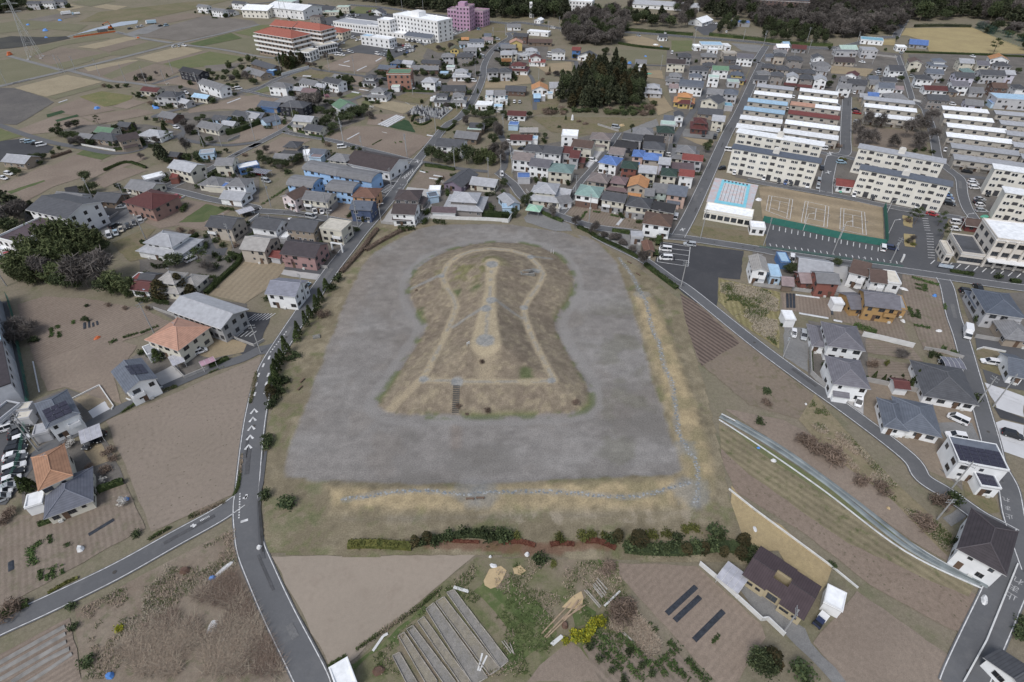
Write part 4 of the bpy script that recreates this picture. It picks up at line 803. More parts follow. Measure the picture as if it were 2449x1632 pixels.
def house(t,x,y,w,slope,depth,st,rt,rc,wc,desc=None,name='house',cat='house',solar=0,wc2=None,skirt=None,ant=None,group=None,pitch=.42,ov=.5):
 h = st * FS + .35 if st > .9 else 2.6
 rise = {'S': .2,'B': depth * .2}.get(rt,min(depth,99) * .5 * pitch)
 c,L,ang = plan(t,x,y,w,slope,h + rise * .5)
 L = max(3.0,L - .9); d = depth - .6; near = c.y < 230
 root = empty(name,c.x,c.y,0.0,ang); wm = wallmat(wc); dark = wc not in ('tan','brown','greyd','navy','black','taupe')
 size = 'small ' if L * d * st < 60 else ('long ' if L > 2.4 * d else '')
 d_ = desc or f"{size}{word(wc)} {'two-storey ' if st == 2 else 'three-storey ' if st == 3 else ''}{'house' if name == 'house' else cat} with {word(rc)} {ROOFN[rt]} roof"
 tag(root,cat=cat,group=group,desc=d_)
 rm = roofmat(rc); tr = paint('trim_' + ('w' if wc in ('white','cream','pinkwhite','lgrey') else 'd'),(.5,.5,.5) if wc in ('white','cream','pinkwhite','lgrey') else (.16,.15,.15),rough=.6)
 cap = paint('ridge_' + rc,tuple(min(.8,v * 1.25 + .015) for v in ROOF[rc]),rough=.6)
 if rt == 'J':
  h1 = 2.9; uw,ud = L * .66,d * .66
  m = MB(); m.box(-L / 2,L / 2,-d / 2,d / 2,0,h1); m.obj('wall',[wm],root)
  W2,D2 = L / 2 + .6,d / 2 + .6; i1 = min(L - uw,d - ud) / 2 + .6; ze,zi = h1 - .2,h1 - .2 + i1 * .45
  o_ = [(-W2,-D2,ze),(W2,-D2,ze),(W2,D2,ze),(-W2,D2,ze)]; i_ = [(-uw / 2,-ud / 2,zi),(uw / 2,-ud / 2,zi),(uw / 2,ud / 2,zi),(-uw / 2,ud / 2,zi)]
  shell([[o_[k],o_[(k + 1) % 4],i_[(k + 1) % 4],i_[k]] for k in range(4)],.15,[(o_[k],i_[k]) for k in range(4)],.13).obj('lower_roof',[rm,tr,cap],root)
  m = MB(); m.box(-uw / 2,uw / 2,-ud / 2,ud / 2,h1,h + .1); m.obj('upper_wall',[wm],root)
  fs,rd = roof_faces('H',uw,ud,h + .1,.7,pitch); shell(fs,.15,rd,.14).obj('roof',[rm,tr,cap],root)
  wins(root,L,d,0,h1,near,dark); wins(root,uw,ud,h1 + .25,h,near,dark)
 else:
  m = MB(); walls_mb(m,rt,L,d,0,h,pitch)
  if wc2:
   m = MB(); m.box(-L / 2,L / 2,-d / 2,d / 2,0,FS + .1); m.obj('lower_wall',[wallmat(wc2)],root)
   m = MB(); walls_mb(m,rt,L + .06,d + .06,FS + .1,h,pitch)
  m.obj('wall',[wm],root)
  fs,rd = roof_faces(rt,L,d,h + .06,ov,pitch); shell(fs,.16,rd,.13).obj('roof',[rm,tr,cap],root)
  if rt == 'S':
   m = MB()
   for (x0,x1,y0,y1) in ((-L / 2 - .1,L / 2 + .1,-d / 2 - .1,-d / 2 + .12),(-L / 2 - .1,L / 2 + .1,d / 2 - .12,d / 2 + .1),(-L / 2 - .1,-L / 2 + .12,-d / 2 + .12,d / 2 - .12),(L / 2 - .12,L / 2 + .1,-d / 2 + .12,d / 2 - .12)): m.box(x0,x1,y0,y1,h - .1,h + .5)
   m.obj('parapet',[wm],root)
  for k in range(max(1,int(st))):
   if st >= .9: wins(root,L + (.06 if wc2 and k else 0),d + (.06 if wc2 and k else 0),k * FS + .1,(k + 1) * FS,near,dark)
  if skirt and st == 2:
   sk,sx0,sx1 = skirt; zz = FS + .15; D = 1.6
   shell([[(sx0 * L / 2,-d / 2 - D,zz - .5),(sx1 * L / 2,-d / 2 - D,zz - .5),(sx1 * L / 2,-d / 2,zz + .15),(sx0 * L / 2,-d / 2,zz + .15)]],.12).obj('porch_roof',[roofmat(sk),tr,tr],root)
   m = MB(); m.box(sx0 * L / 2 + .2,sx1 * L / 2 - .2,-d / 2 - D + .3,-d / 2,0,zz - .55); m.obj('porch_wall',[wm],root)
 R_ = random.Random(int(c.x * 31 + c.y * 17))
 if st >= .9:
  inst('door',_DOORME,root,(R_.uniform(-.3,.3) * L,-d / 2 - .005,.1))
  if near and st == 2 and rt not in 'JB' and not skirt and R_.random() < .55:
   bw = min(3.2,L * .4); bx = R_.choice((-1,1)) * (L / 2 - bw / 2 - .4); m = MB(); y0 = -d / 2
   m.box(bx - bw / 2,bx + bw / 2,y0 - 1.0,y0,FS + .05,FS + .2); m.box(bx - bw / 2,bx + bw / 2,y0 - 1.0,y0 - .92,FS + .2,FS + 1.2)
   for s in (-1,1): m.box(bx + s * (bw / 2 - .04) - .04,bx + s * (bw / 2 - .04) + .04,y0 - .92,y0,FS + .2,FS + 1.2)
   m.obj('balcony',[wallmat('white' if R_.random() < .5 else wc)],root)
  if near:
   m = MB(); m.box(-.4,.4,-.35,0,.05,.65); m.obj('air_conditioner',[paint('ac_white',(.6,.6,.58))],root,loc=(R_.uniform(-.4,.4) * L,-d / 2 - .05,0))
 if near and st == 2 and rt in 'GHgJ' and R_.random() < .5:
  m = MB(); zt = h + rise + .1; m.bar((0,0,zt - .3),(0,0,zt + 1.5),.04); m.bar((-.5,0,zt + 1.3),(.5,0,zt + 1.3),.03)
  for q in (-.4,-.1,.2,.45): m.bar((q,-.35,zt + 1.3),(q,.35,zt + 1.3),.02)
  m.obj('aerial',[paint('alloy',(.4,.4,.42),rough=.4)],root)
 if solar:
  pm = paint('solar_panel',(.045,.045,.066),rough=.18,var=.25,scale=3); n,side = solar,1
  fr = paint('panel_frame',(.2,.2,.22),rough=.4)
  if rt in 'GS' or (rt == 'H'):
   pit = pitch if rt != 'S' else -.3 / d; sg = -1
   for r_ in range(3 if rt != 'S' else 4):
    for q in range(n):
     x0 = -n * .82 + q * 1.65; y0 = -d / 2 + .6 + r_ * 1.15
     if rt == 'S': zf = lambda yy: h + .12 + .3 * (yy + d / 2) / d
     else: zf = lambda yy: h + .14 + (d / 2 + yy) * pitch
     m = MB(); a_,b_ = y0,y0 + 1.05
     m.face([(x0,a_,zf(a_) + .1),(x0 + 1.55,a_,zf(a_) + .1),(x0 + 1.55,b_,zf(b_) + .1),(x0,b_,zf(b_) + .1)]); m.face([(x0,a_,zf(a_)),(x0 + 1.55,a_,zf(a_)),(x0 + 1.55,a_,zf(a_) + .1),(x0,a_,zf(a_) + .1)])
     m.obj('solar_panel',[pm],root)
  else:
   for r_ in range(3):
    for q in range(n):
     a_ = L / 2 - .5 - r_ * 1.2; b_ = a_ - 1.1; y0 = -n * .82 + q * 1.65; zf = lambda xx: h + .14 + (L / 2 - xx) * pitch
     m = MB(); m.face([(a_,y0,zf(a_) + .1),(a_,y0 + 1.55,zf(a_) + .1),(b_,y0 + 1.55,zf(b_) + .1),(b_,y0,zf(b_) + .1)]); m.face([(a_,y0,zf(a_)),(a_,y0 + 1.55,zf(a_)),(a_,y0 + 1.55,zf(a_) + .1),(a_,y0,zf(a_) + .1)])
     m.obj('solar_panel',[pm],root)
 HOUSES.append((c.x,c.y,max(L,d) / 2 + 1)); return root
HD = '''
A1 1755 635 185 .2 8 2 G black black
A1 1940 755 200 .3 8 2 G grey white
A1 1380 805 155 .1 7 1 G maroon cream
A1 1540 845 185 .05 9 2 H greyd lgrey
A1 1660 905 130 .25 6 1 G lgrey lgrey
A1 1835 865 140 .15 6 1 G lblue cream
A1 1545 1035 140 .2 8 1 G grey brown
A1 1140 1120 110 .1 6 1 G greyd dkwood
A1 965 1170 150 .1 7 1 G green cream
A1 970 1222 230 .12 9 1 H greyd tan
A1 1150 1230 190 -.2 8 2 G dkbrown tan
A1 790 1225 120 .1 6 1 G grey tan
A1 1400 1195 210 .1 9 1 H lgrey white
A1 1930 1130 200 .2 8 1 G grey cream
A1 2085 1110 120 .1 6 1 G lgrey cream
A1 2010 1060 130 .1 6 1 G greyd lblue
A1 2205 1025 130 .2 7 1 G greyd white
A1 2300 1035 130 .2 7 1 G lgrey white
A1 1880 1380 150 -.1 6 1 S lgrey lblue
A1 1690 1490 210 .22 9 2 G lgrey cream
A1 2050 1450 165 .0 8 2 G grey cream
A1 2250 1500 200 -.2 6 1 S white blue
A1 1590 1390 90 .1 5 1 G greyd dkwood
A1 180 1425 220 .1 9 1 G lgrey tan
A1 1850 50 95 .1 7 2 G grey white
A1 1990 85 110 .1 7 2 G grey white
A1 2080 95 120 .1 8 1 G greyd white
A1 2180 20 120 .1 8 2 G greyd white
A1 310 20 110 .0 8 2 G greyd lgrey
A1 430 15 120 .0 8 2 G grey white
A1 540 5 100 .0 8 2 G greyd lgrey
A2 840 60 120 0 9 2 S ltgreen cream
A2 735 106 150 0 10 1 S ltgreen cream
A2 600 150 100 .05 9 3 S brown taupe
A2 650 62 250 .12 15 1 G greyd white
A2 330 8 160 .05 15 1 S ltgreen white
A2 1160 98 100 .1 8 1 g greyd white
A2 140 580 190 .3 9 1 G greyd wood
A2 55 645 165 .3 9 1 G grey tan
A2 190 640 70 .1 5 .8 S lblue blue
A2 265 760 165 .08 8 2 H grey white
A2 540 735 145 .2 8 1 G grey white
A2 755 725 150 .2 8 2 G greyd white
A2 800 688 85 .15 6 1 G grey white
A2 645 770 90 .15 6 1 G lgrey white
A2 540 815 130 .1 7 1 G mauve taupe
A2 440 800 100 .1 6 1 G lgrey taupe
A2 1085 680 130 .05 9 2 J greyd white
A2 1160 800 180 .05 10 2 J grey white
A2 1245 605 155 .08 8 1 G bluegrey brown
A2 1330 552 100 .08 8 1 H bluegrey blue
A2 1430 560 95 .08 7 1 G lgrey white
A2 1640 555 170 .05 7 1 G greyd tan
A2 1525 605 145 0 8 1 G grey tan
A2 1650 610 115 0 8 1 G grey brown
A2 1790 492 120 0 8 2 H grey lgrey
A2 1945 490 150 0 9 2 H greyd taupe
A2 1850 425 85 0 9 2 g olive yellow
A2 1935 385 95 0 7 1 G grey lblue
A2 2050 365 130 0 8 2 G bluegrey white
A2 2150 312 70 0 7 1 G bluegrey white
A2 2150 348 100 0 7 1 G pinkgrey white
A2 2040 405 150 0 8 1 G lgrey white
A2 1990 442 125 0 7 2 G grey lgrey
A2 1945 347 70 0 6 1 G orange orange
A2 2300 402 100 0 8 1 G bluegrey lblue
A2 2320 475 110 0 8 2 G lgrey cream
A2 2320 540 90 0 6 1 G orange cream
A2 1815 605 85 0 5 .8 S ltgreen white
A2 1910 630 165 0 9 2 J lgrey white
A2 1755 660 85 0 5 .8 S lblue lblue
A2 1625 715 130 .05 9 2 H lgrey white
A2 1700 755 50 0 5 .8 S white white
A2 1315 785 85 0 5 .8 S ltgreen white
A2 2195 628 105 0 9 2 H greyd lgrey
A2 2310 628 110 0 9 2 H greyd taupe
A2 1845 790 215 0 10 1 G greyd tan
A2 1885 845 145 0 10 2 J grey white
A2 1735 850 150 0 8 2 J greyd white
A2 2168 832 70 0 7 2 G lgrey white
A2 2262 832 105 0 8 2 G grey white
A2 2230 882 215 0 5 1 S cyan white
A2 2120 943 160 .05 8 1 S white white
A2 2245 963 90 0 6 .8 S lblue white
A2 845 935 170 -.2 10 2 g green white
A2 345 890 190 .08 10 1 H grey greyd
A2 185 938 180 .12 9 1 G bluegreyd tan
A2 400 930 220 .08 10 2 H greyd black
A2 180 972 160 .08 4 .8 S blue blue
A2 45 1030 170 .12 8 1 G bluegrey tan
A2 170 1070 140 -.25 7 1 G bluegrey lblue
A2 490 1065 175 .08 8 2 G lgrey cream
A2 440 1122 100 .08 6 1 G grey cream
A2 590 1150 150 .15 8 1 G greyd cream
A2 380 1290 180 .05 10 2 J greyd tan
A2 310 1410 180 .08 6 1 G grey tan
A2 505 1388 75 -.1 8 .8 S white white
A2 620 1365 140 .08 7 1 G bluegrey lgrey
A2 600 1418 120 .08 5 .8 S pinkgrey lblue
A2 2060 1130 140 .05 8 1 G greyd wood
A2 2030 1172 150 .05 5 .8 S ltgreen wood
A2 1970 1212 210 .1 9 1 G grey wood
A2 1960 1248 190 .1 3 .8 S lblue wood
A2 1820 1280 250 .08 10 2 G greyd white
A2 1735 1345 100 .05 6 1 G plum brown
A2 815 1405 240 .12 11 2 J grey cream
B2 675 372 310 .2 9 2 B grey skyblue
B2 980 428 330 .18 9 2 B grey skyblue
B2 488 492 240 .12 9 2 B grey skyblue
B2 842 536 245 .12 9 2 B grey skyblue
B2 1050 588 215 .06 9 2 H rust orange
B2 405 602 130 .3 9 2 g brown pinkwhite
B2 620 625 235 .12 8 2 G grey cream
B2 1018 705 195 .06 8 2 G bluegreyd navy
B2 1430 608 225 .03 9 2 H dkbrown taupe
B2 1405 735 215 .05 9 2 G dkbrown white
B2 1380 820 175 .03 5 1 G dkbrown white
B2 1545 672 80 .1 6 1 g dkbrown taupe
B2 1670 573 120 0 5 .8 S white white
B2 1650 632 105 -.15 5 .8 S bluegrey lblue
B2 1905 452 170 .2 15 1 g greyd purple
B2 2125 495 235 .12 8 1 G lgrey cream
B2 1945 620 360 .06 13 2 J lgrey taupe
B2 1755 752 225 .03 5 .8 G plum white
B2 170 868 230 .14 9 2 G greyd white
B2 492 880 255 .12 9 2 G greyd tan
B2 480 1090 315 .12 10 2 G plumdk pink
B2 70 1042 230 .1 10 2 G ltaupe beige
B2 245 1155 100 .15 5 .8 G red lgrey
B2 318 1000 85 .1 5 .8 S white lgrey
B2 362 955 60 .1 4 .8 S lgrey white
B2 320 1442 275 .1 9 2 G solar white
B1 1365 258 265 .25 13 2 H maroon brick
B1 1000 255 220 .1 8 1 G greyd wood
B1 640 252 240 .12 8 1 G grey white
B1 645 192 110 -.2 6 1 G black dkwood
B1 1310 148 230 .18 9 1 G grey cream
B1 1395 82 200 -.25 6 1 S white lgrey
B1 1585 80 80 -.1 6 .8 S red brickred
B1 1950 110 200 .12 9 1 H grey cream
B1 1985 160 180 .08 5 .8 S blue cream
B1 2172 118 180 .05 8 2 H grey white
B1 2135 238 200 .12 8 1 G lgrey white
B1 2040 475 240 .12 9 2 G greyd beige
B1 1505 615 370 .16 13 2 J lgrey white
B1 1545 975 250 .12 9 2 J ltaupe cream
B1 1745 1010 165 .12 7 1 H ltaupe cream
B1 1310 1055 170 .12 6 1 G maroon white
B1 1350 985 140 .1 6 1 G greyd tan
B1 1260 1000 60 .1 5 .8 S red white
B1 1345 1092 60 -.3 3 .8 S lblue lblue
B1 1600 1478 300 .32 11 2 H salmon cream
C1 1195 335 285 -.45 11 2 g bluegrey white
C1 490 640 305 -.44 11 2 H bluegrey white
C1 440 1165 310 -.43 11 2 H terracotta cream
C1 600 1400 440 -.36 10 1 H slate cream
B3 620 72 160 .05 9 3 S white white
B3 905 82 190 .08 9 2 H taupe cream
B3 745 152 190 .12 9 2 G brown cream
B3 1197 92 180 .12 8 2 G greyd lgrey
B3 1140 157 200 .12 8 1 G black black
B3 1387 107 180 .1 8 2 G black black
B3 1387 168 200 .08 9 2 H greyd cream
B3 1285 37 190 .05 9 1 H grey lgrey
B3 1490 22 160 .05 9 2 H dkgreen taupe
B3 305 192 190 .1 8 2 H greyd white
B3 207 265 190 .1 9 2 G taupe white
B3 475 207 170 .1 9 2 G greyd white
B3 362 322 190 .13 9 2 G plumgrey white
B3 605 207 90 .1 8 2 G maroon lgrey
B3 672 245 90 .1 9 2 G maroon lgrey
B3 722 302 80 .1 6 1 G maroon brown
B3 545 368 220 .1 9 2 H greengrey cream
B3 992 298 170 .18 9 2 H blue white
B3 1245 238 110 .1 8 2 H blue peach
B3 1372 268 170 .08 8 2 H blue beige
B3 1055 218 140 .12 8 2 G taupe lgrey
B3 1165 342 150 .1 8 2 H dkgreen brickred
B3 1330 382 165 .1 8 2 G lgrey cream
B3 1482 308 110 .1 8 2 G lgrey lav
B3 1735 278 190 .1 7 2 G red lgrey
B3 1680 190 250 .1 12 2 J grey cream
B3 1640 358 200 .05 9 1 G plum lav
B3 1682 418 140 .1 7 2 G red white
B3 1522 408 150 .1 8 2 H dkgreen cream
B3 890 455 190 .15 9 2 H taupe beige
B3 1072 475 195 .14 10 2 J mauve beige
B3 1245 500 180 .12 10 2 g orange beige
B3 1442 548 140 .1 9 2 G grey mint
B3 1345 590 90 .1 7 2 G grey mint
B3 1602 568 180 .14 10 2 G bluegrey peach
B3 800 572 220 .14 10 2 H seagreen white
B3 1032 630 215 .16 8 2 G greyd cream
B3 1255 675 225 .14 9 2 H greyd cream
B3 1482 720 205 .18 8 2 G black cream
B3 1425 825 260 .14 10 2 H rustbrown white
B3 200 458 130 0 6 .8 S blue lgrey
B3 410 535 290 .1 14 2 J lgrey cream
B3 550 655 120 -.2 7 1 G grey white
B3 575 590 120 .15 7 1 G lgrey cream
B3 245 32 170 0 6 1 G ltaupe tan
B3 180 98 200 .03 7 1 G maroon white
B3 300 115 50 .03 5 .8 S lblue white
B3 65 655 125 -.2 10 1 g lgrey lblue
B3 50 735 110 .0 4 .8 S lblue lblue
A3 340 168 60 .1 8 1 g white white
A3 700 112 110 -.2 7 1 G white white
A3 110 228 130 0 8 1 G grey white
A3 340 285 200 .08 8 1 S white white
A3 175 312 130 .05 8 2 G greyd brown
A3 130 370 120 0 9 2 g salmon yellow
A3 350 365 220 .02 8 1 G brown wood
A3 60 417 140 0 8 1 G grey grey
A3 75 470 130 0 7 2 G lgrey cream
A3 185 495 90 0 6 1 S lgrey white
A3 270 440 150 0 10 2 J lgrey white
A3 308 505 100 0 8 2 g maroon white
A3 325 548 150 .04 6 1 G red white
A3 515 452 125 0 8 2 H grey white
A3 680 437 80 .05 7 2 G red blue
A3 780 492 155 .1 9 1 g greyd white
A3 45 540 90 0 6 1 G orange white
A3 155 570 185 .04 11 2 J maroon white
A3 38 632 110 0 8 2 H greyd lgrey
A3 345 775 150 0 11 1 g orange white
A3 485 762 110 0 10 1 G lgrey white
A3 130 795 190 .04 9 1 G greyd brown
A3 320 862 65 0 7 .8 B lblue blue
A3 440 847 58 0 5 .8 S lblue white
A3 372 872 38 0 4 .8 S white lgrey
A3 20 892 80 0 7 1 S cyan white
A3 1460 320 80 0 8 1 G greyd white
A3 1900 398 205 .02 12 1 S lblue white
A3 1770 415 70 0 8 1 S white white
A3 1915 445 90 0 6 1 S white white
A3 2040 410 60 0 10 1 S white white
A3 1810 170 100 -.3 14 1 G white white
A3 2165 200 180 .05 12 1 S blue grey
A3 1662 492 125 .05 9 2 H greyd grey
A3 1882 492 145 .05 9 2 H grey beige
A3 2065 478 130 0 9 2 S beige beige
A3 2070 520 115 .04 7 1 G greyd greyd
A3 2212 502 155 .07 9 2 G plumgrey white
A3 1585 552 170 .05 9 2 G dkbrown cream
A3 1265 552 105 .05 7 2 G grey white
A3 1240 600 130 .03 5 .8 G greyd white
A3 1795 612 175 .08 9 2 H greyd lgrey
A3 1985 612 150 .04 8 2 G green white
A3 1885 578 120 .05 8 1 H greyd tan
A3 2125 600 110 .05 8 1 H greyd tan
A3 2140 655 165 .08 10 2 J bluegreyd yellow
A3 1580 665 160 .07 10 2 J grey lgrey
A3 1765 677 120 .05 7 1 H bluegrey white
A3 1925 697 110 .08 7 2 S ltgreen white
A3 2100 737 120 .05 8 1 S ltgreen lgrey
A3 1725 748 220 .08 11 2 B bluegrey white
A3 1380 765 165 .05 11 2 J lgrey lgrey
A3 1668 850 190 .08 10 2 J orange yellow
A3 1672 918 150 .06 6 1 H maroon yellow
A3 1942 822 150 .1 9 2 G grey lgrey
A3 2082 822 140 .1 9 2 H bluegrey lgrey
A3 1928 892 160 .22 10 2 g greyd cream
A3 2055 952 88 .05 7 .8 S cyan lgrey
A3 1895 1002 230 .08 9 1 G greyd tan
A3 1805 1075 160 .08 11 2 J maroon maroon
A3 1972 1062 120 .1 8 2 G lgrey cream
A3 1610 1025 90 .05 8 2 g greyd white
A3 1555 1065 170 .08 8 1 G bluegrey white
A3 1510 1120 150 .08 7 1 S ltgreen lgrey
A3 1575 775 110 .05 7 1 G pinkgrey white
A3 140 1020 170 .05 7 1 G maroon white
A3 110 1125 100 .05 6 .8 S blue lblue
A4 255 392 110 0 8 1 G white pinkwhite
A4 287 370 60 0 6 1 G lblue white
A4 405 402 130 .08 9 1 G maroon grey
A4 240 440 110 .04 7 1 G grey lgrey
A4 160 475 90 .05 8 1 H bluegrey lgrey
A4 237 467 100 .08 8 2 H greyd beige
A4 370 497 140 .05 9 2 H greyd taupe
A4 140 562 115 .1 9 1 H greyd beige
A4 262 580 115 .08 9 1 H greyd beige
A4 380 602 110 .08 9 1 H greyd beige
A4 492 610 110 .08 9 1 H greyd beige
A4 100 622 115 .05 8 1 H grey lgrey
A4 72 667 130 .08 8 1 G greyd lgrey
A4 220 632 115 .08 9 2 H greyd taupe
A4 350 645 105 .08 9 2 g lgrey white
A4 472 657 125 .08 9 2 H greyd taupe
A4 592 667 115 .08 9 2 g lgrey white
A4 570 482 100 .05 9 2 g greyd white
A4 600 547 160 .05 10 1 H grey lgrey
A4 605 592 105 .08 8 1 G grey lgrey
A4 325 727 110 .08 4 .8 G maroon brown
A4 450 742 130 .08 4 .8 G maroon brown
A4 822 405 150 0 10 1 G ltgreen lgrey
A4 800 445 190 .02 8 1 S grey lgrey
A4 792 512 180 .04 9 1 G dkbrown beige
A4 1005 425 145 .05 11 2 S lgrey lgrey
A4 1035 340 205 .08 13 1 S cyan white
A4 1440 360 165 .08 12 1 G blue grey
A4 1285 402 95 .05 8 1 S white white
A4 1415 515 120 .08 11 2 g brown cream
A4 1620 510 150 .05 10 2 J bluegrey white
A4 1240 582 130 .05 11 2 G greyd white
A4 1850 522 130 .05 9 2 G lgrey cream
A4 1865 602 110 .05 8 1 H greengrey tan
A4 1990 540 110 .05 9 2 G plumgrey cream
A4 2140 492 170 .08 10 2 g orange white
A4 2165 548 140 .05 9 1 H greyd lgrey
A4 2070 622 220 .05 10 2 G greyd lgrey
A4 1830 642 170 .05 9 2 G greyd lav
A4 1580 612 150 .08 9 2 G bluegrey lgrey
A4 1490 662 150 .08 9 2 H greyd white
A4 1790 717 150 .05 9 2 G plumgrey white
A4 1580 757 205 .05 8 1 G maroon white
A4 2130 732 130 .05 9 2 G rustbrown brown
A4 2225 622 90 .05 8 2 G lgrey lav
A4 1600 835 190 .06 9 2 G greyd taupe
A4 1918 880 165 .1 9 1 G grey lav
A4 2240 842 320 .06 12 2 S lblue lgrey
A4 2100 887 100 .06 7 .8 S blue lblue
A4 2320 742 110 .06 9 2 H greyd white
A4 1730 770 90 .05 8 1 H greyd tan
A4 1930 770 130 .05 9 1 G grey lgrey
A4 872 632 105 .15 8 2 g maroon white
A4 850 677 170 .05 8 1 G grey lgrey
A4 910 702 165 .08 9 2 G greyd grey
A4 800 737 120 .08 8 2 G grey white
A4 1182 682 125 .05 8 1 G greyd lgrey
A4 1155 732 140 .05 9 2 G bluegrey white
A4 1055 705 90 .05 8 1 G grey cream
A4 1045 667 85 .05 7 1 G bluegrey lgrey
A4 1250 755 110 .05 6 1 G pinkgrey white
A4 1240 822 195 .05 9 1 H grey lgrey
A4 1045 812 100 .08 6 1 G blue lgrey
A4 960 822 70 .08 6 1 G lgrey tan
B4 60 1175 150 .1 9 2 g ltaupe white
B4 188 1262 115 .1 8 1 S lblue lblue
B4 265 1148 50 .05 7 .8 S lblue blue
B4 540 1205 300 .15 14 1 G lgrey tan
B4 640 1300 205 .06 7 2 G grey brickred
B4 460 1298 135 .02 7 1 G pinkgrey brickred
B4 300 1332 75 .1 6 .8 G pinkgrey wood
B4 945 1205 165 .25 10 2 G brown white
B4 1080 1275 150 .12 9 2 G brown white
B4 1205 1318 135 .12 8 2 S cream white
C4 1110 32 310 .12 9 2 G plumgrey ochre
C4 880 45 150 .0 9 1 G plumgrey ochre
C4 1265 85 100 .15 8 1 S lgrey ochre
C4 2150 55 340 .14 13 2 H bluegreyd lgrey
C4 1960 40 120 .14 10 1 H bluegreyd lgrey
C4 2270 285 260 .12 11 1 H grey tan
C4 795 345 320 .14 11 2 H plumgrey white
C4 570 345 135 .14 10 1 H plumgrey white
C4 835 655 320 .14 11 2 H plumgrey white
C4 1680 735 470 .17 14 1 H greyd white
C4 1440 1040 370 .22 11 1 H bluegrey white
C4 1230 1025 215 .2 10 1 H bluegrey white
C4 1950 1395 460 .18 8 2 S bluegrey white
D4 1640 125 170 .15 6 1 S bluegrey white
C4 2270 600 150 .2 10 1 G bluegrey white
C4 310 200 92 .05 5 .8 S white white
C4 1285 775 70 .1 4 .8 G maroon white
C4 735 75 70 .05 4 .8 S white white
D4 1690 540 345 .52 12 2 H plumdk white
D4 580 975 85 .5 4.4 .8 S white white
D4 1885 1520 120 -.6 8 1 G greyd white
C1 380 860 90 -.25 4 .8 S lgrey lgrey
C1 318 1500 60 -.3 4 .8 S white white
C1 1370 135 130 -.4 5 .8 S lgrey white
B1 1705 1430 70 .3 3 .8 S white white
B1 1780 1450 80 .3 3 .8 S greengrey lgrey
D2 800 1510 110 -.6 5 .8 S white white
'''
SOLAR = {('C1',1195): 3,('C1',490): 3,('C4',1950): 6,('D4',1640): 2}
for ln in HD.strip().splitlines():
 q = ln.split(); t = q[0]; x,y,w,s_,dp,st = map(float,q[1:7]); rt,rc,wc = q[7:10]
 kw = {'solar': SOLAR.get((t,int(x)),0)}
 if st < .9: kw.update(name='shed',cat='shed')
 st = int(st) if st >= 1 else st
 if (t,int(x)) in (('B3',800),): kw['wc2'] = 'brown'
 if (t,int(x)) in (('B3',1032),('B3',1255),('B2',620)): kw['wc2'] = 'grey'
 if (t,int(x)) == ('B2',170): kw['wc2'] = 'taupe'
 if (t,int(x)) in (('B2',675),('B2',980)): kw.update(name='apartment_house',cat='apartment house')
 if (t,int(x)) in (('B3',1245),('B3',1602),('B3',905),('B3',1480),('A1',1150),('B1',2172)): kw['skirt'] = (rc,-.9,.6)
 if (t,int(x)) == ('C4',835): kw['skirt'] = ('plumgrey',-.9,.1)
 house(t,x,y,w,s_,dp,st,rt,rc,wc,**kw)

# ---------------------------------------------------------------- larger buildings
def grid_windows(root,L,y,z,n,ww,hh,dark=True,x0=None,skip=()):
 for i in range(n):
  if i in skip: continue
  window(root,-L / 2 + L * (i + .5) / n,y,z,ww,hh,0,dark)
def side_windows(root,X_,d,z,n,ww,hh,s,dark=True):
 for i in range(n): window(root,X_,-d / 2 + d * (i + .5) / n,z,ww,hh,s * math.pi / 2,dark)
CRE = paint('block_cream',(.70,.675,.61),rough=.85,var=.07,scale=.3); WHB = paint('block_white',(.76,.76,.76),rough=.85,var=.06,scale=.3); DARKW = paint('recess_shade',(.06,.06,.065),rough=.6)
def danchi(t,x,y,w,slope,rc,desc,rows=4):
 h = 2.75 * rows; c,L,a = plan(t,x,y,w,slope,h + .3); d = 5.8; r = empty('apartment_block',c.x,c.y,0,a); tag(r,cat='apartment block',group='four-storey apartment blocks',desc=desc)
 m = MB(); m.box(-L / 2,L / 2,-d / 2,d / 2,0,h + .1); m.obj('wall',[CRE],r)
 m = MB(); m.box(-L / 2 - .6,L / 2 + .6,-d / 2 - .35,d / 2 + .35,h + .1,h + .32); m.obj('roof',[roofmat(rc)],r)
 m = MB(); m.box(-1.3,1.3,-1.0,1.2,h + .32,h + 2.2); m.box(-.9,.9,-.7,1.1,h + 2.2,h + 2.6); m.obj('roof_tank',[paint('tank',(.62,.60,.56))],r)
 nb = 3; bw = L / nb
 for k in range(nb):
  bx = -L / 2 + bw * (k + .5)
  for f in range(rows):
   m = MB(); m.box(bx - .95,bx + .95,-d / 2 - .05,-d / 2 - .01,f * 2.75 + (1.3 if f else .1),f * 2.75 + 2.5); m.obj('stair_opening_shade',[DARKW],r)  # flat panel on the wall, its dark colour painting the shade inside a stair opening
  m = MB(); m.box(bx - 1.15,bx - .97,-d / 2 - .22,-d / 2 + .05,0,h); m.obj('pilaster',[CRE],r)
 for f in range(rows):
  for k in range(nb):
   for q in (-.36,-.24,.24,.36): window(r,-L / 2 + bw * (k + .5 + q),-d / 2,f * 2.75 + 1.0,min(1.6,bw * .11),1.2,0,False)
  for k in range(3): window(r,-L / 2 + L * (k + .5) / 3,d / 2,f * 2.75 + 1.0,1.7,1.3,math.pi,True)
 return r
danchi('A4',247,1190,736,.16,'white','cream four-storey apartment block with pale roof beyond another')
danchi('B4',213,243,750,.17,'bluegreyd','cream four-storey apartment block with dark slate roof')
danchi('B4',1300,243,735,.18,'lgrey','cream four-storey apartment block with pale flat roof')
danchi('B4',1335,432,780,.19,'bluegrey','cream four-storey apartment block with grey blue roof')
danchi('B4',2450,405,700,.15,'white','cream four-storey apartment block at the picture edge')
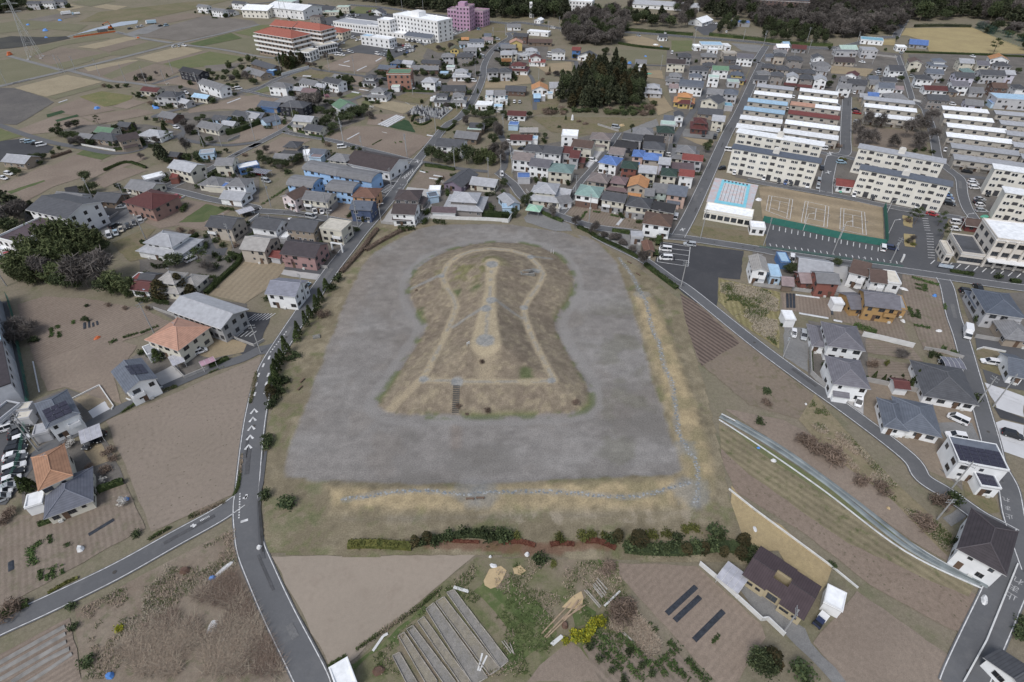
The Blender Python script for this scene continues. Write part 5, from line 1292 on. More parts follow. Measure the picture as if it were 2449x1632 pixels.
danchi('B4',2560,610,740,.15,'white','cream four-storey apartment block cut by the picture edge')
ROWW = paint('row_wall',(.42,.39,.345),rough=.9,var=.1,scale=.4)
def rowhouse(t,x,y,w,slope,rc,n=6,rc2=None):
 h = 4.6; c,L,a = plan(t,x,y,w,slope,h); d = 6.2; r = empty('row_house',c.x,c.y,0,a)
 tag(r,cat='row house',group='long terraces of row houses',desc=f'long low terrace of homes with {word(rc)} roof')
 m = MB(); m.box(-L / 2,L / 2,-d / 2,d / 2,0,h - .2); m.obj('wall',[ROWW],r)
 m = MB(); m.face([(-L / 2 - .3,-d / 2 - .5,h - .1),(L / 2 + .3,-d / 2 - .5,h - .1),(L / 2 + .3,d / 2 - 1.2,h + .45),(-L / 2 - .3,d / 2 - 1.2,h + .45)]); m.face([(-L / 2 - .3,-d / 2 - .5,h - .1),(-L / 2 - .3,-d / 2 - .5,h - .25),(L / 2 + .3,-d / 2 - .5,h - .25),(L / 2 + .3,-d / 2 - .5,h - .1)])
 m.face([(-L / 2 - .3,d / 2 - 1.2,h + .45),(L / 2 + .3,d / 2 - 1.2,h + .45),(L / 2 + .3,d / 2 + .5,h - .1),(-L / 2 - .3,d / 2 + .5,h - .1)]); m.obj('roof',[roofmat(rc)],r)
 if rc2:
  m = MB(); m.face([(0,-d / 2 - .52,h - .08),(L / 2 + .3,-d / 2 - .52,h - .08),(L / 2 + .3,d / 2 - 1.2,h + .48),(0,d / 2 - 1.2,h + .48)]); m.obj('roof_panel',[roofmat(rc2)],r)
 n = max(3,int(L / 4.6)); bw = L / n
 for k in range(n):
  bx = -L / 2 + bw * (k + .5)
  window(r,bx - bw * .12,-d / 2,2.5,1.6,1.1); window(r,bx + bw * .1,d / 2,2.5,1.6,1.1,math.pi)
  m = MB(); m.box(bx - bw / 2 - .08,bx - bw / 2 + .08,-d / 2 - 1.0,-d / 2,0,2.6); m.obj('party_wall',[ROWW],r)
  m = MB(); m.box(bx - bw * .42,bx + bw * .3,-d / 2 - 1.4,-d / 2 - .01,1.75,1.95); m.obj('porch_roof',[paint('porch_grey',(.30,.29,.28))],r)
  inst('door',_DOORME,r,(bx + bw * .25,-d / 2 - .01,0))
for q in ((200,755,312,.11,'lgrey'),(178,817,318,.11,'white'),(132,882,336,.11,'lblue'),(103,955,344,.12,'lblue'),(76,1033,357,.12,'white'),(50,1108,370,.12,'white'),
          (577,793,325,.11,'white'),(567,860,335,.115,'white'),(545,918,422,.12,'salmon','white'),(533,995,436,.125,'red'),(520,1083,462,.13,'white'),(505,1163,470,.14,'white'),
          (1182,868,435,.1,'lgrey'),(1195,933,445,.11,'white'),(1205,1012,455,.11,'white'),
          (1840,948,390,.09,'white'),(1868,1023,420,.1,'white'),(1942,1108,510,.11,'white'),(1962,1195,560,.115,'white'),(2012,1293,580,.12,'lgrey'),(2050,1395,610,.13,'lgrey'),
          (2250,985,300,.09,'lgrey'),(2290,1072,290,.1,'lgrey'),(2350,1165,300,.11,'lgrey'),(2400,1265,280,.12,'lgrey'),(2450,1365,240,.12,'lgrey')):
 rowhouse('A4',*q[:5],rc2=q[5] if len(q) > 5 else None)
def block(t,x,y,w,slope,d,fl,rc,wmat,desc,name='building',cat='building',rt='S',n=8,fh=3.0,ww=1.3,hh=1.4,balc=0,label=None,sides=3,tower=None,pit=.35):
 h = fl * fh; c,L,a = plan(t,x,y,w,slope,h); r = empty(name,c.x,c.y,0,a); tag(r,label,cat,desc=None if label else desc)
 m = MB(); walls_mb(m,rt,L,d,0,h,pit); m.obj('wall',[wmat],r)
 fs,rd = roof_faces(rt,L,d,h + .05,.8 if rt != 'S' else .3,pit); shell(fs,.35 if balc else .2,rd,.15).obj('roof',[roofmat(rc),WHB,roofmat(rc)],r)
 if rt == 'S':
  m = MB()
  for (x0,x1,y0,y1) in ((-L / 2 - .1,L / 2 + .1,-d / 2 - .1,-d / 2 + .15),(-L / 2 - .1,L / 2 + .1,d / 2 - .15,d / 2 + .1),(-L / 2 - .1,-L / 2 + .15,-d / 2 + .15,d / 2 - .15),(L / 2 - .15,L / 2 + .1,-d / 2 + .15,d / 2 - .15)): m.box(x0,x1,y0,y1,h - .1,h + .8)
  m.obj('parapet',[wmat],r)
 for f in range(fl):
  grid_windows(r,L,-d / 2,f * fh + .9,n,ww,hh)
  if sides:
   for s in (-1,1): side_windows(r,s * L / 2,d,f * fh + .9,sides,ww,hh,s)
  if balc and f:
   m = MB(); z = f * fh
   m.box(-L / 2 - 1.5,L / 2 + 1.5,-d / 2 - 1.5,-d / 2,z - .1,z + .1); m.box(-L / 2 - 1.5,L / 2 + 1.5,-d / 2 - 1.5,-d / 2 - 1.35,z + .1,z + 1.1)
   for s in (-1,1):
    xa,xb = sorted((s * (L / 2 + 1.5),s * L / 2)); m.box(xa,xb,-d / 2,d / 2,z - .1,z + .1); xa,xb = sorted((s * (L / 2 + 1.5),s * (L / 2 + 1.35))); m.box(xa,xb,-d / 2,d / 2,z + .1,z + 1.1)
   m.obj('balcony',[WHB],r)
 if tower:
  tx,tw,td,th = tower; m = MB(); m.box(tx - tw / 2,tx + tw / 2,-td / 2,td / 2,h,h + th); m.obj('stair_tower',[wmat],r)
 return r
TANB = paint('block_tan',(.36,.29,.24)); PINKB = paint('block_pink',(.47,.30,.42),rough=.85,var=.06); BRICKB = paint('block_brick',(.32,.17,.13),var=.1)
# the big red-roofed building, two wings and a link round a court, ringed with white balconies
r = block('A2',285,300,330,.16,17,5,'redtile',TANB,None,rt='H',n=10,balc=1,label='five-storey tan building with orange red roof and white balcony bands, nearer wing',name='red_roofed_building')
r = block('A2',535,240,320,.13,15,5,'redtile',TANB,None,rt='H',n=9,balc=1,label='five-storey orange red roofed wing standing behind the nearer red-roofed wing',name='red_roofed_building')
block('A2',330,222,190,.1,14,5,'redtile',TANB,None,rt='G',n=5,label='short red-roofed link between the two balconied red-roofed wings',name='red_roofed_building')
block('A2',470,460,200,.08,12,2,'cream',WHB,None,n=9,label='two-storey arcaded terrace at the foot of the nearer red-roofed wing',name='arcade',ww=1.6,hh=2.0)
block('A2',660,405,170,-.2,10,2,'cream',WHB,None,n=8,label='two-storey arcaded terrace below the farther red-roofed wing',name='arcade',ww=1.6,hh=2.0)
block('A2',780,275,170,.1,12,2,'redtile',paint('block_cream2',(.68,.63,.52)),None,rt='H',n=6,label='small cream house with orange red hipped roof by the car park',name='red_roofed_house')
# white hospital-like complex
block('A2',1010,210,400,.12,18,2,'lgrey',WHB,None,n=16,label='long white two-storey block with roof plant left of the tallest white block')
block('A2',1200,235,230,.1,9,2,'lgrey',WHB,None,n=8,label='low white two-storey wing in front of the tallest white block')
block('A2',1235,178,110,.1,10,4,'white',WHB,None,n=3,label='narrow white tower rising over the long white two-storey block')
block('A2',1560,155,400,.17,17,5,'white',WHB,None,n=13,tower=(-4,9,8,4),label='tallest white five-storey block with small dark windows',name='white_block')
block('A2',1430,150,90,.15,15,4,'white',WHB,None,n=3,label='white four-storey end of the tallest white block')
block('A2',1545,325,230,.12,10,1,'bluegrey',WHB,None,n=7,rt='G',label='low white building with grey blue roof below the tallest white block',fh=4)
block('A2',1195,345,185,.14,9,2,'white',WHB,None,n=4,label='white two-storey box building among the parked cars')
block('A2',1060,328,75,.1,8,2,'lblue',WHB,None,n=2,label='small white building with pale blue roof beside the parked cars')
block('A2',1350,300,140,.12,9,1,'white',WHB,None,n=4,label='low white link building between the white blocks')
# pink tower block, in three steps
r = block('A2',1945,55,120,.05,14,6,'pinkgrey',PINKB,None,n=4,tower=(-2,6,8,3),label='tall pink block with a stair tower at the forest edge',name='pink_block')
block('A2',2075,95,120,.08,14,4,'pinkgrey',PINKB,None,n=5,label='lower pink wing on the side away from the white blocks',name='pink_block')
block('A2',1845,82,80,.05,12,5,'pinkgrey',PINKB,None,n=3,label='lower pink wing on the side nearer the white blocks',name='pink_block')
block('A2',390,60,330,.1,26,2,'white',WHB,None,rt='G',n=8,label='big white warehouse with white gabled roof',name='warehouse',pit=.2,fh=4)
block('A2',90,72,230,.04,24,2,'white',CRE,None,rt='G',n=6,label='cream walled warehouse with white gabled roof beside the big white one',name='warehouse',pit=.2,fh=3.4)
block('A3',700,5,265,.05,14,3,'white',WHB,None,n=9,label='white three-storey building among dark trees at the top',name='white_building')
block('A3',265,30,22,0,4,4,'white',WHB,None,n=1,sides=0,label='small pale tower among the dark trees at the top',name='tower')
block('A4',250,-10,480,.05,30,4,'greyd',paint('block_dkbrown',(.14,.10,.09)),None,n=14,label='dark brown block with dark roof behind bare trees',name='brown_block')
block('A3',1500,40,600,.06,14,1,'lgrey',WHB,None,n=10,rt='G',label='long low pale shed behind the far line of trees',name='long_shed',fh=4)
block('A2',1352,655,212,.0,12,3,'green',BRICKB,None,n=4,label='brown brick three-storey flats with pale green flat roof',name='brick_flats')
block('B2',1150,320,380,.2,15,1,'dkbrown',WHB,None,n=7,rt='G',fh=4.6,label='white hall with dark brown gabled roof beside the chevron road',name='hall')
block('B1',590,345,340,.22,14,3,'greyd',WHB,None,n=6,rt='G',pit=.3,label='white three-storey building with dark gabled roof by the bamboo grove',name='white_building')
block('B1',320,560,200,.25,20,2,'plum',WHB,None,n=4,label='white building with dark plum roof half hidden by the bamboo grove',name='white_building')
block('B1',1890,1290,445,.34,9,2,'lgrey',paint('block_grey',(.36,.36,.365)),None,n=9,rt='G',label='long grey two-storey apartment house with pale slate roof beside marked bays',name='apartment_house')
# school-like white building at the picture edge with its walled annex
r = block('E2',1560,430,700,.12,15,3,'white',paint('block_stone',(.60,.56,.51),var=.05),None,n=5,ww=2.6,hh=1.6,fh=3.4,label='large pale three-storey building with white flat roof facing slanted bays',name='pale_building')
for k in range(6):
 L_ = 2 * max(abs(v.co.x) for v in r.children[0].data.vertices); m = MB(); x_ = -L_ / 2 + L_ * k / 5; m.box(x_ - .35,x_ + .35,-8.3,-7.5,0,10.2); m.obj('pilaster',[_M['block_stone']],r)
m = MB(); m.box(-L_ / 2,L_ / 2,-10.4,-7.5,3.2,3.5); m.obj('canopy',[WHB],r)
r2 = block('E2',910,600,300,.13,14,1,'greyd',_M['block_stone'],None,n=3,ww=2.4,hh=1.5,fh=3.6,label='low walled annex with dark roof joined to the large pale building',name='annex')
block('E2',630,640,90,.13,9,1,'cream',_M['block_stone'],None,n=1,fh=3.4,label='small pale box at the end of the walled annex',name='annex_box')
block('B4',1940,840,190,.12,6,1,'brown',paint('block_red',(.17,.05,.05)),None,n=2,rt='G',fh=2.8,label='dark red garage with brown roof behind the large pale building',name='garage')
# pool house, community hall by the courts
block('B3',2065,780,425,.17,7,1,'white',CRE,None,n=7,fh=3.6,ww=2.0,hh=1.8,label='long pool house with flat white roof in front of the drained pool',name='pool_house')
block('B4',795,495,130,.12,7,1,'red',WHB,None,n=2,rt='G',fh=3.0,label='small white hut with bright red roof between the apartment blocks',name='hut')
block('B3',2320,915,130,.1,5,1,'white',WHB,None,n=2,fh=2.6,label='small white prefab beside the green court net',name='prefab')
# works along the left edge
P0,P1 = Vector(W('E3',160,850)),Vector(W('E3',40,330)); u_ = (P1 - P0).normalized(); nl = Vector((-u_.y,u_.x)); ang_ = math.atan2(u_.y,u_.x); BGR = paint('block_bluegrey',(.33,.36,.40)); paint('block_pale',(.50,.51,.54)); LL = (P1 - P0).length
for f0,f1,rc,hh,lb in ((0,.46,'plumdk',7,'pale factory with dark plum roof behind the green mesh fence'),(.47,.78,'lblue',7.6,'factory shed with pale blue roof behind the green mesh fence'),(.79,1.25,'white',7,'factory shed with white roof behind the green mesh fence')):
 c_ = P0 + u_ * LL * (f0 + f1) / 2 + nl * 9; l_ = LL * (f1 - f0); r_ = empty('factory',c_.x,c_.y,0,ang_); tag(r_,lb,'factory'); m = MB(); m.box(-l_ / 2,l_ / 2,-9,9,0,hh); m.obj('wall',[BGR if rc != 'plumdk' else _M['block_pale']],r_)
 m = MB(); m.box(-l_ / 2 - .1,l_ / 2 + .1,-9.2,9.2,hh,hh + .25); m.obj('roof',[roofmat(rc)],r_)
 for k in range(int(l_ / 4)): window(r_,-l_ / 2 + 2 + k * 4,-9,4.6,1.6,.9)
block('E3',25,905,80,.2,6,1,'greyd',_M['block_pale'],None,n=2,fh=3.0,label='small grey annex at the foot of the dark-roofed factory',name='factory_annex')
for x_,y_ in ((150,870),(150,925)):
 house('E3',x_,y_,58,-.15,3.0,.8,'S','cream','lgrey',name='container',cat='container',desc='beige topped container by the green mesh fence')
# courtyard house in the lower corner
r = empty('courtyard_house',*W('D4',205,850,3),0,plan('D4',235,830,320,.66,3)[2]); tag(r,'beige house with dark plum roofs round a small open court','house')
wb = paint('wall_sand',(.46,.39,.26),var=.05)
for (x0,x1,y0,y1) in ((-6,-1.6,-4,4),(1.6,6,-4.6,3.6),(-1.6,1.6,1.3,4),(-1.6,1.6,-3.6,-1.3)):
 m = MB(); m.box(x0,x1,y0,y1,0,3.0); m.obj('wall',[wb],r)
zf = lambda y: 4.3 - abs(y) * .22; tops = []
for (x0,x1,ys) in ((-6.4,-1.5,((-4.4,0),(0,4.4))),(1.5,6.4,((-5,0),(0,4.0))),(-1.5,1.5,((-4.0,-1.2),(1.2,4.3)))):
 for y0,y1 in ys: tops.append([(x0,y0,zf(y0)),(x1,y0,zf(y0)),(x1,y1,zf(y1)),(x0,y1,zf(y1))])
shell(tops,.2,[((-6.4,0,4.3),(-1.5,0,4.3)),((1.5,0,4.3),(6.4,0,4.3))],.1).obj('roof',[paint('roof_seam',(.075,.055,.06),stripe=(0,.45,.35)),FRD,roofmat('plumdk')],r)
for x_,ww in ((-4.6,1.4),(-2.8,1.0),(2.8,1.8),(4.8,1.0)): window(r,x_,-4 if x_ < 0 else -4.6,1.2,ww,.8)
window(r,0,-3.6,.4,2.0,1.9); r.scale = (.92,.92,.95)
# ---------------------------------------------------------------- trees, hedges and scrub
BARK = paint('bark',(.12,.095,.075),rough=.95,var=.3,scale=2); TWIG = paint('twig',(.20,.175,.155),rough=.95,var=.3,scale=2); TWIGR = paint('twig_red',(.15,.07,.055),rough=.95,var=.3,scale=2)
L_CON = leafmat('leaf_conifer',(.03,.046,.018),(.075,.095,.035)); L_CYP = leafmat('leaf_cypress',(.03,.036,.018),(.085,.066,.032)); L_BRO = leafmat('leaf_broad',(.03,.044,.022),(.085,.10,.048)); L_SHR = leafmat('leaf_shrub',(.03,.045,.022),(.08,.10,.045))
L_BAM = leafmat('leaf_bamboo',(.055,.075,.032),(.135,.15,.07)); L_BLO = leafmat('blossom_white',(.45,.43,.40),(.70,.68,.64)); L_PNK = leafmat('blossom_pink',(.35,.16,.20),(.50,.28,.32)); L_YEL = leafmat('leaf_yellowgreen',(.06,.07,.022),(.12,.118,.036))
L_RAPE = leafmat('rape_flower',(.10,.14,.03),(.45,.40,.03)); L_BRN = leafmat('leaf_brown',(.12,.09,.07),(.22,.165,.13)); L_RED = leafmat('leaf_redbrown',(.10,.035,.025),(.17,.075,.05)); L_GHED = leafmat('leaf_hedge',(.025,.042,.015),(.065,.085,.032)); L_BARE = leafmat('bare_twigs',(.075,.065,.06),(.165,.148,.135)); L_DK = leafmat('leaf_forest',(.022,.03,.019),(.07,.075,.042))
def leafmesh(name,C,S,mats,mi=None,aspect=1.0,up=.0):
 n = len(C); a = rng.normal(size=(n,3)); a[:,2] += up; a /= np.linalg.norm(a,axis=1)[:,None]
 r = rng.normal(size=(n,3)); u = np.cross(a,r); u /= np.linalg.norm(u,axis=1)[:,None]; w = np.cross(a,u)
 S = np.broadcast_to(S,(n,))[:,None]; u = u * S * .5 * aspect; w = w * S * .5 / aspect
 V = np.stack([C - u - w * .6,C + u * .3 - w,C + u + w * .5,C - u * .2 + w],1).reshape(-1,3)
 me = bpy.data.meshes.new(name); me.from_pydata(V.tolist(),[],np.arange(4 * n).reshape(-1,4).tolist())
 for m in mats: me.materials.append(m)
 if mi is not None: me.polygons.foreach_set('material_index',mi.tolist())
 return me
def clumps(n_c,n_l,rx,ry,rz,cz,cr,shellness=.75):
 d = rng.normal(size=(n_c,3)); d /= np.linalg.norm(d,axis=1)[:,None]; r = (rng.random(n_c) ** .5 * (1 - shellness) + shellness)[:,None]
 cc = d * r * np.array([rx,ry,rz]) + np.array([0,0,cz]); k = rng.integers(0,n_c,n_l)
 q = rng.normal(size=(n_l,3)) * cr * .55; q[:,2] *= .7
 return cc[k] + q
def trunk_mesh(h,r,n=3,spread=1.5):
 m = MB(); m.bar((0,0,-.1),(0,0,h),r,r * .6,6)
 for i in range(n):
  a = 6.28 * i / n + .5; m.bar((0,0,h * .85),(math.cos(a) * spread,math.sin(a) * spread,h * 1.5),r * .5,r * .2,4)
 return m.mesh('trunk',[BARK])
def bare_mesh(name,h,r,mat,seed,dens=1.0):
 R_ = random.Random(seed); m = MB(); tips = []
 def grow(p,d,L,rad_,lv):
  q = p + d * L; m.bar(p,q,rad_,rad_ * .6,4 if lv < 2 else 3)
  if lv >= 4: tips.append(q); return
  for i in range(R_.choice((2,3,3)) if lv else 5):
   nd = (d + Vector((R_.gauss(0,.55),R_.gauss(0,.55),R_.gauss(.12,.3)))).normalized(); grow(q if R_.random() < .6 else p.lerp(q,.6),nd,L * R_.uniform(.62,.85),rad_ * .55,lv + 1)
 grow(Vector((0,0,-.1)),Vector((0,0,1)),h * .28,.022 * h,0)
 zs = max(v[2] for v in m.v); rr = max(math.hypot(v[0],v[1]) for v in m.v)
 m.v = [(v[0] * r / rr,v[1] * r / rr,v[2] * h / zs) for v in m.v]
 T = np.array([(q.x * r / rr,q.y * r / rr,q.z * h / zs) for q in tips])
 return m.mesh(name,[mat]),T
PROTO = {}
def reg(kind,name,cat,crown,trunk,desc): PROTO.setdefault(kind,[]).append((name,cat,crown,trunk,desc))
for v in range(3):
 n = 520; t = rng.random(n) ** .8; a = rng.random(n) * 6.283; rr = (1 - t) ** .8 * (.55 + .45 * rng.random(n)) * 1.0 + .05
 reg('con','conifer','conifer',leafmesh('crown',np.stack([np.cos(a) * rr,np.sin(a) * rr,.25 + t * 4.6],1),.34,[L_CON],aspect=.7),trunk_mesh(1.2,.12,0),'dark green conical conifer')
 rr = np.minimum(1,(1 - t) * 2.2) ** .7 * (.55 + .45 * rng.random(n)) * .95 + .04
 reg('cyp','cypress','cypress',leafmesh('crown',np.stack([np.cos(a) * rr,np.sin(a) * rr,.2 + t * 4.7],1),.36,[L_CYP],aspect=.7),trunk_mesh(1.2,.12,0),'brownish green upright cypress')
 C = clumps(26,1300,2.6,2.6,2.3,4.6,1.25,.7); reg('bro','broadleaf_tree','tree',leafmesh('crown',C,.5,[L_BRO]),trunk_mesh(2.6,.2),'dark evergreen broadleaf tree')
 C = clumps(40,1100,2.9,2.9,3.9,5.6,1.1,.5); C[:,:2] *= np.clip(1.35 - .11 * C[:,2:3],.25,1.2); reg('for','forest_tree','tree',leafmesh('crown',C,.85,[L_DK]),trunk_mesh(3.0,.2),'dark tall evergreen')
 C = clumps(9,260,.75,.75,.5,.75,.5,.5); C[:,2] = np.abs(C[:,2]); reg('shr','shrub','shrub',leafmesh('shrub',C,.3,[L_SHR]),None,'rounded dark green shrub')
 C = clumps(9,260,.75,.75,.5,.75,.5,.5); C[:,2] = np.abs(C[:,2]); reg('brs','bush','bush',leafmesh('bush',C,.28,[L_BRN],aspect=.4),None,'brown leafless bush')
 C = clumps(9,260,.75,.75,.5,.75,.5,.5); C[:,2] = np.abs(C[:,2]); reg('yel','bush','bush',leafmesh('bush',C,.26,[L_YEL]),None,'yellowish green clipped bush')
 C = clumps(9,260,.75,.75,.5,.75,.5,.5); C[:,2] = np.abs(C[:,2]); reg('rap','flowering_bush','flowering plant',leafmesh('flowering_bush',C,.32,[L_RAPE]),None,'bright yellow flowering clump')
 me_,T = bare_mesh('trunk',8,3.4,TWIG,30 + v)
 C = T[rng.integers(0,len(T),430)] + rng.normal(size=(430,3)) * .38; reg('bare','bare_tree','tree',leafmesh('crown',C,.75,[L_BARE],aspect=.22),me_,'leafless grey brown tree')
 C = T[rng.integers(0,len(T),2000)] * np.array([1,1,.95]) + rng.normal(size=(2000,3)) * .5; reg('thk','bare_tree','tree',leafmesh('crown',C,.8,[L_BARE],aspect=.28),me_,'dense leafless grey tree')
 C = T[rng.integers(0,len(T),700)] + rng.normal(size=(700,3)) * .3; reg('blo','blossom_tree','tree',leafmesh('crown',C,.38,[L_BLO]),me_,'white blossoming tree'); reg('pnk','blossom_tree','tree',leafmesh('crown',C,.4,[L_PNK]),me_,'pink blossoming tree')
 cs = []
 for i in range(26):
  a = rng.random() * 6.283; r0 = 2.3 * rng.random() ** .5; hh = 7.5 * (1 - .35 * (r0 / 2.3) ** 2) * (.85 + .3 * rng.random()); bend = .9 * rng.random() + .3
  k = rng.random(60) ** .7; cs.append(np.stack([math.cos(a) * (r0 + bend * k ** 3) + rng.normal(size=60) * .28,math.sin(a) * (r0 + bend * k ** 3) + rng.normal(size=60) * .28,.8 + k * (hh - .8)],1))
 m = MB()
 for i in range(9): a = 6.28 * i / 9; m.bar((math.cos(a) * 1.2,math.sin(a) * 1.2,-.1),(math.cos(a) * 1.6,math.sin(a) * 1.6,5.5),.06,.03,4)
 reg('bam','bamboo_clump','bamboo',leafmesh('crown',np.concatenate(cs),.55,[L_BAM],aspect=.5),m.mesh('trunk',[paint('cane',(.17,.18,.08))]),'feathery olive green bamboo clump')
 cs = []; m = MB(); m.bar((0,0,-.1),(.5,0,3),.14,.1); m.bar((.5,0,3),(.2,.2,6),.1,.05)
 for i in range(7):
  a = 2.4 * i; z = 2.6 + i * .55; L_ = 2.1 - i * .2; e = Vector((.4 + math.cos(a) * L_,math.sin(a) * L_,z + .3)); m.bar((.4,0,z),e,.06,.03,4)
  cs.append(np.array(e)[None,:] + rng.normal(size=(60,3)) * np.array([.5,.5,.2]))
 cs.append(np.array([[.2,.2,6.2]]) + rng.normal(size=(60,3)) * np.array([.4,.4,.3]))
 reg('pine','pine_tree','pine',leafmesh('crown',np.concatenate(cs),.34,[L_CON],aspect=.6),m.mesh('trunk',[BARK]),'open branched garden pine')
BASEH = {'con': (5,1.05),'cyp': (5,1.0),'bro': (7.4,3.4),'for': (9.8,3.4),'shr': (1.6,1.15),'brs': (1.6,1.15),'yel': (1.6,1.15),'rap': (1.6,1.15),'bare': (8.2,3.5),'thk': (8.4,3.7),'blo': (8.2,3.5),'pnk': (8.2,3.5),'bam': (8.2,3.2),'pine': (6.6,2.4)}
TREES = 0
def tree(kind,x,y,h,w,desc=None,group=None,label=None,z=0.0,R_=random):
 """one tree or bush at ground point x, y: height h, crown diameter w"""
 name,cat,crown,trunk,dd = R_.choice(PROTO[kind]); H0,R0 = BASEH[kind]; s = (w / 2 / R0,w / 2 / R0 * R_.uniform(.9,1.1),h / H0)
 if trunk is None:
  o = inst(name,crown,None,(x,y,z),R_.uniform(0,6.28),s)
 else:
  o = empty(name,x,y,z,R_.uniform(0,6.28)); o.scale = s
  inst('trunk',trunk,o); inst('crown',crown,o)
 tag(o,label,cat,group,desc=None if label else (desc or dd)); return o
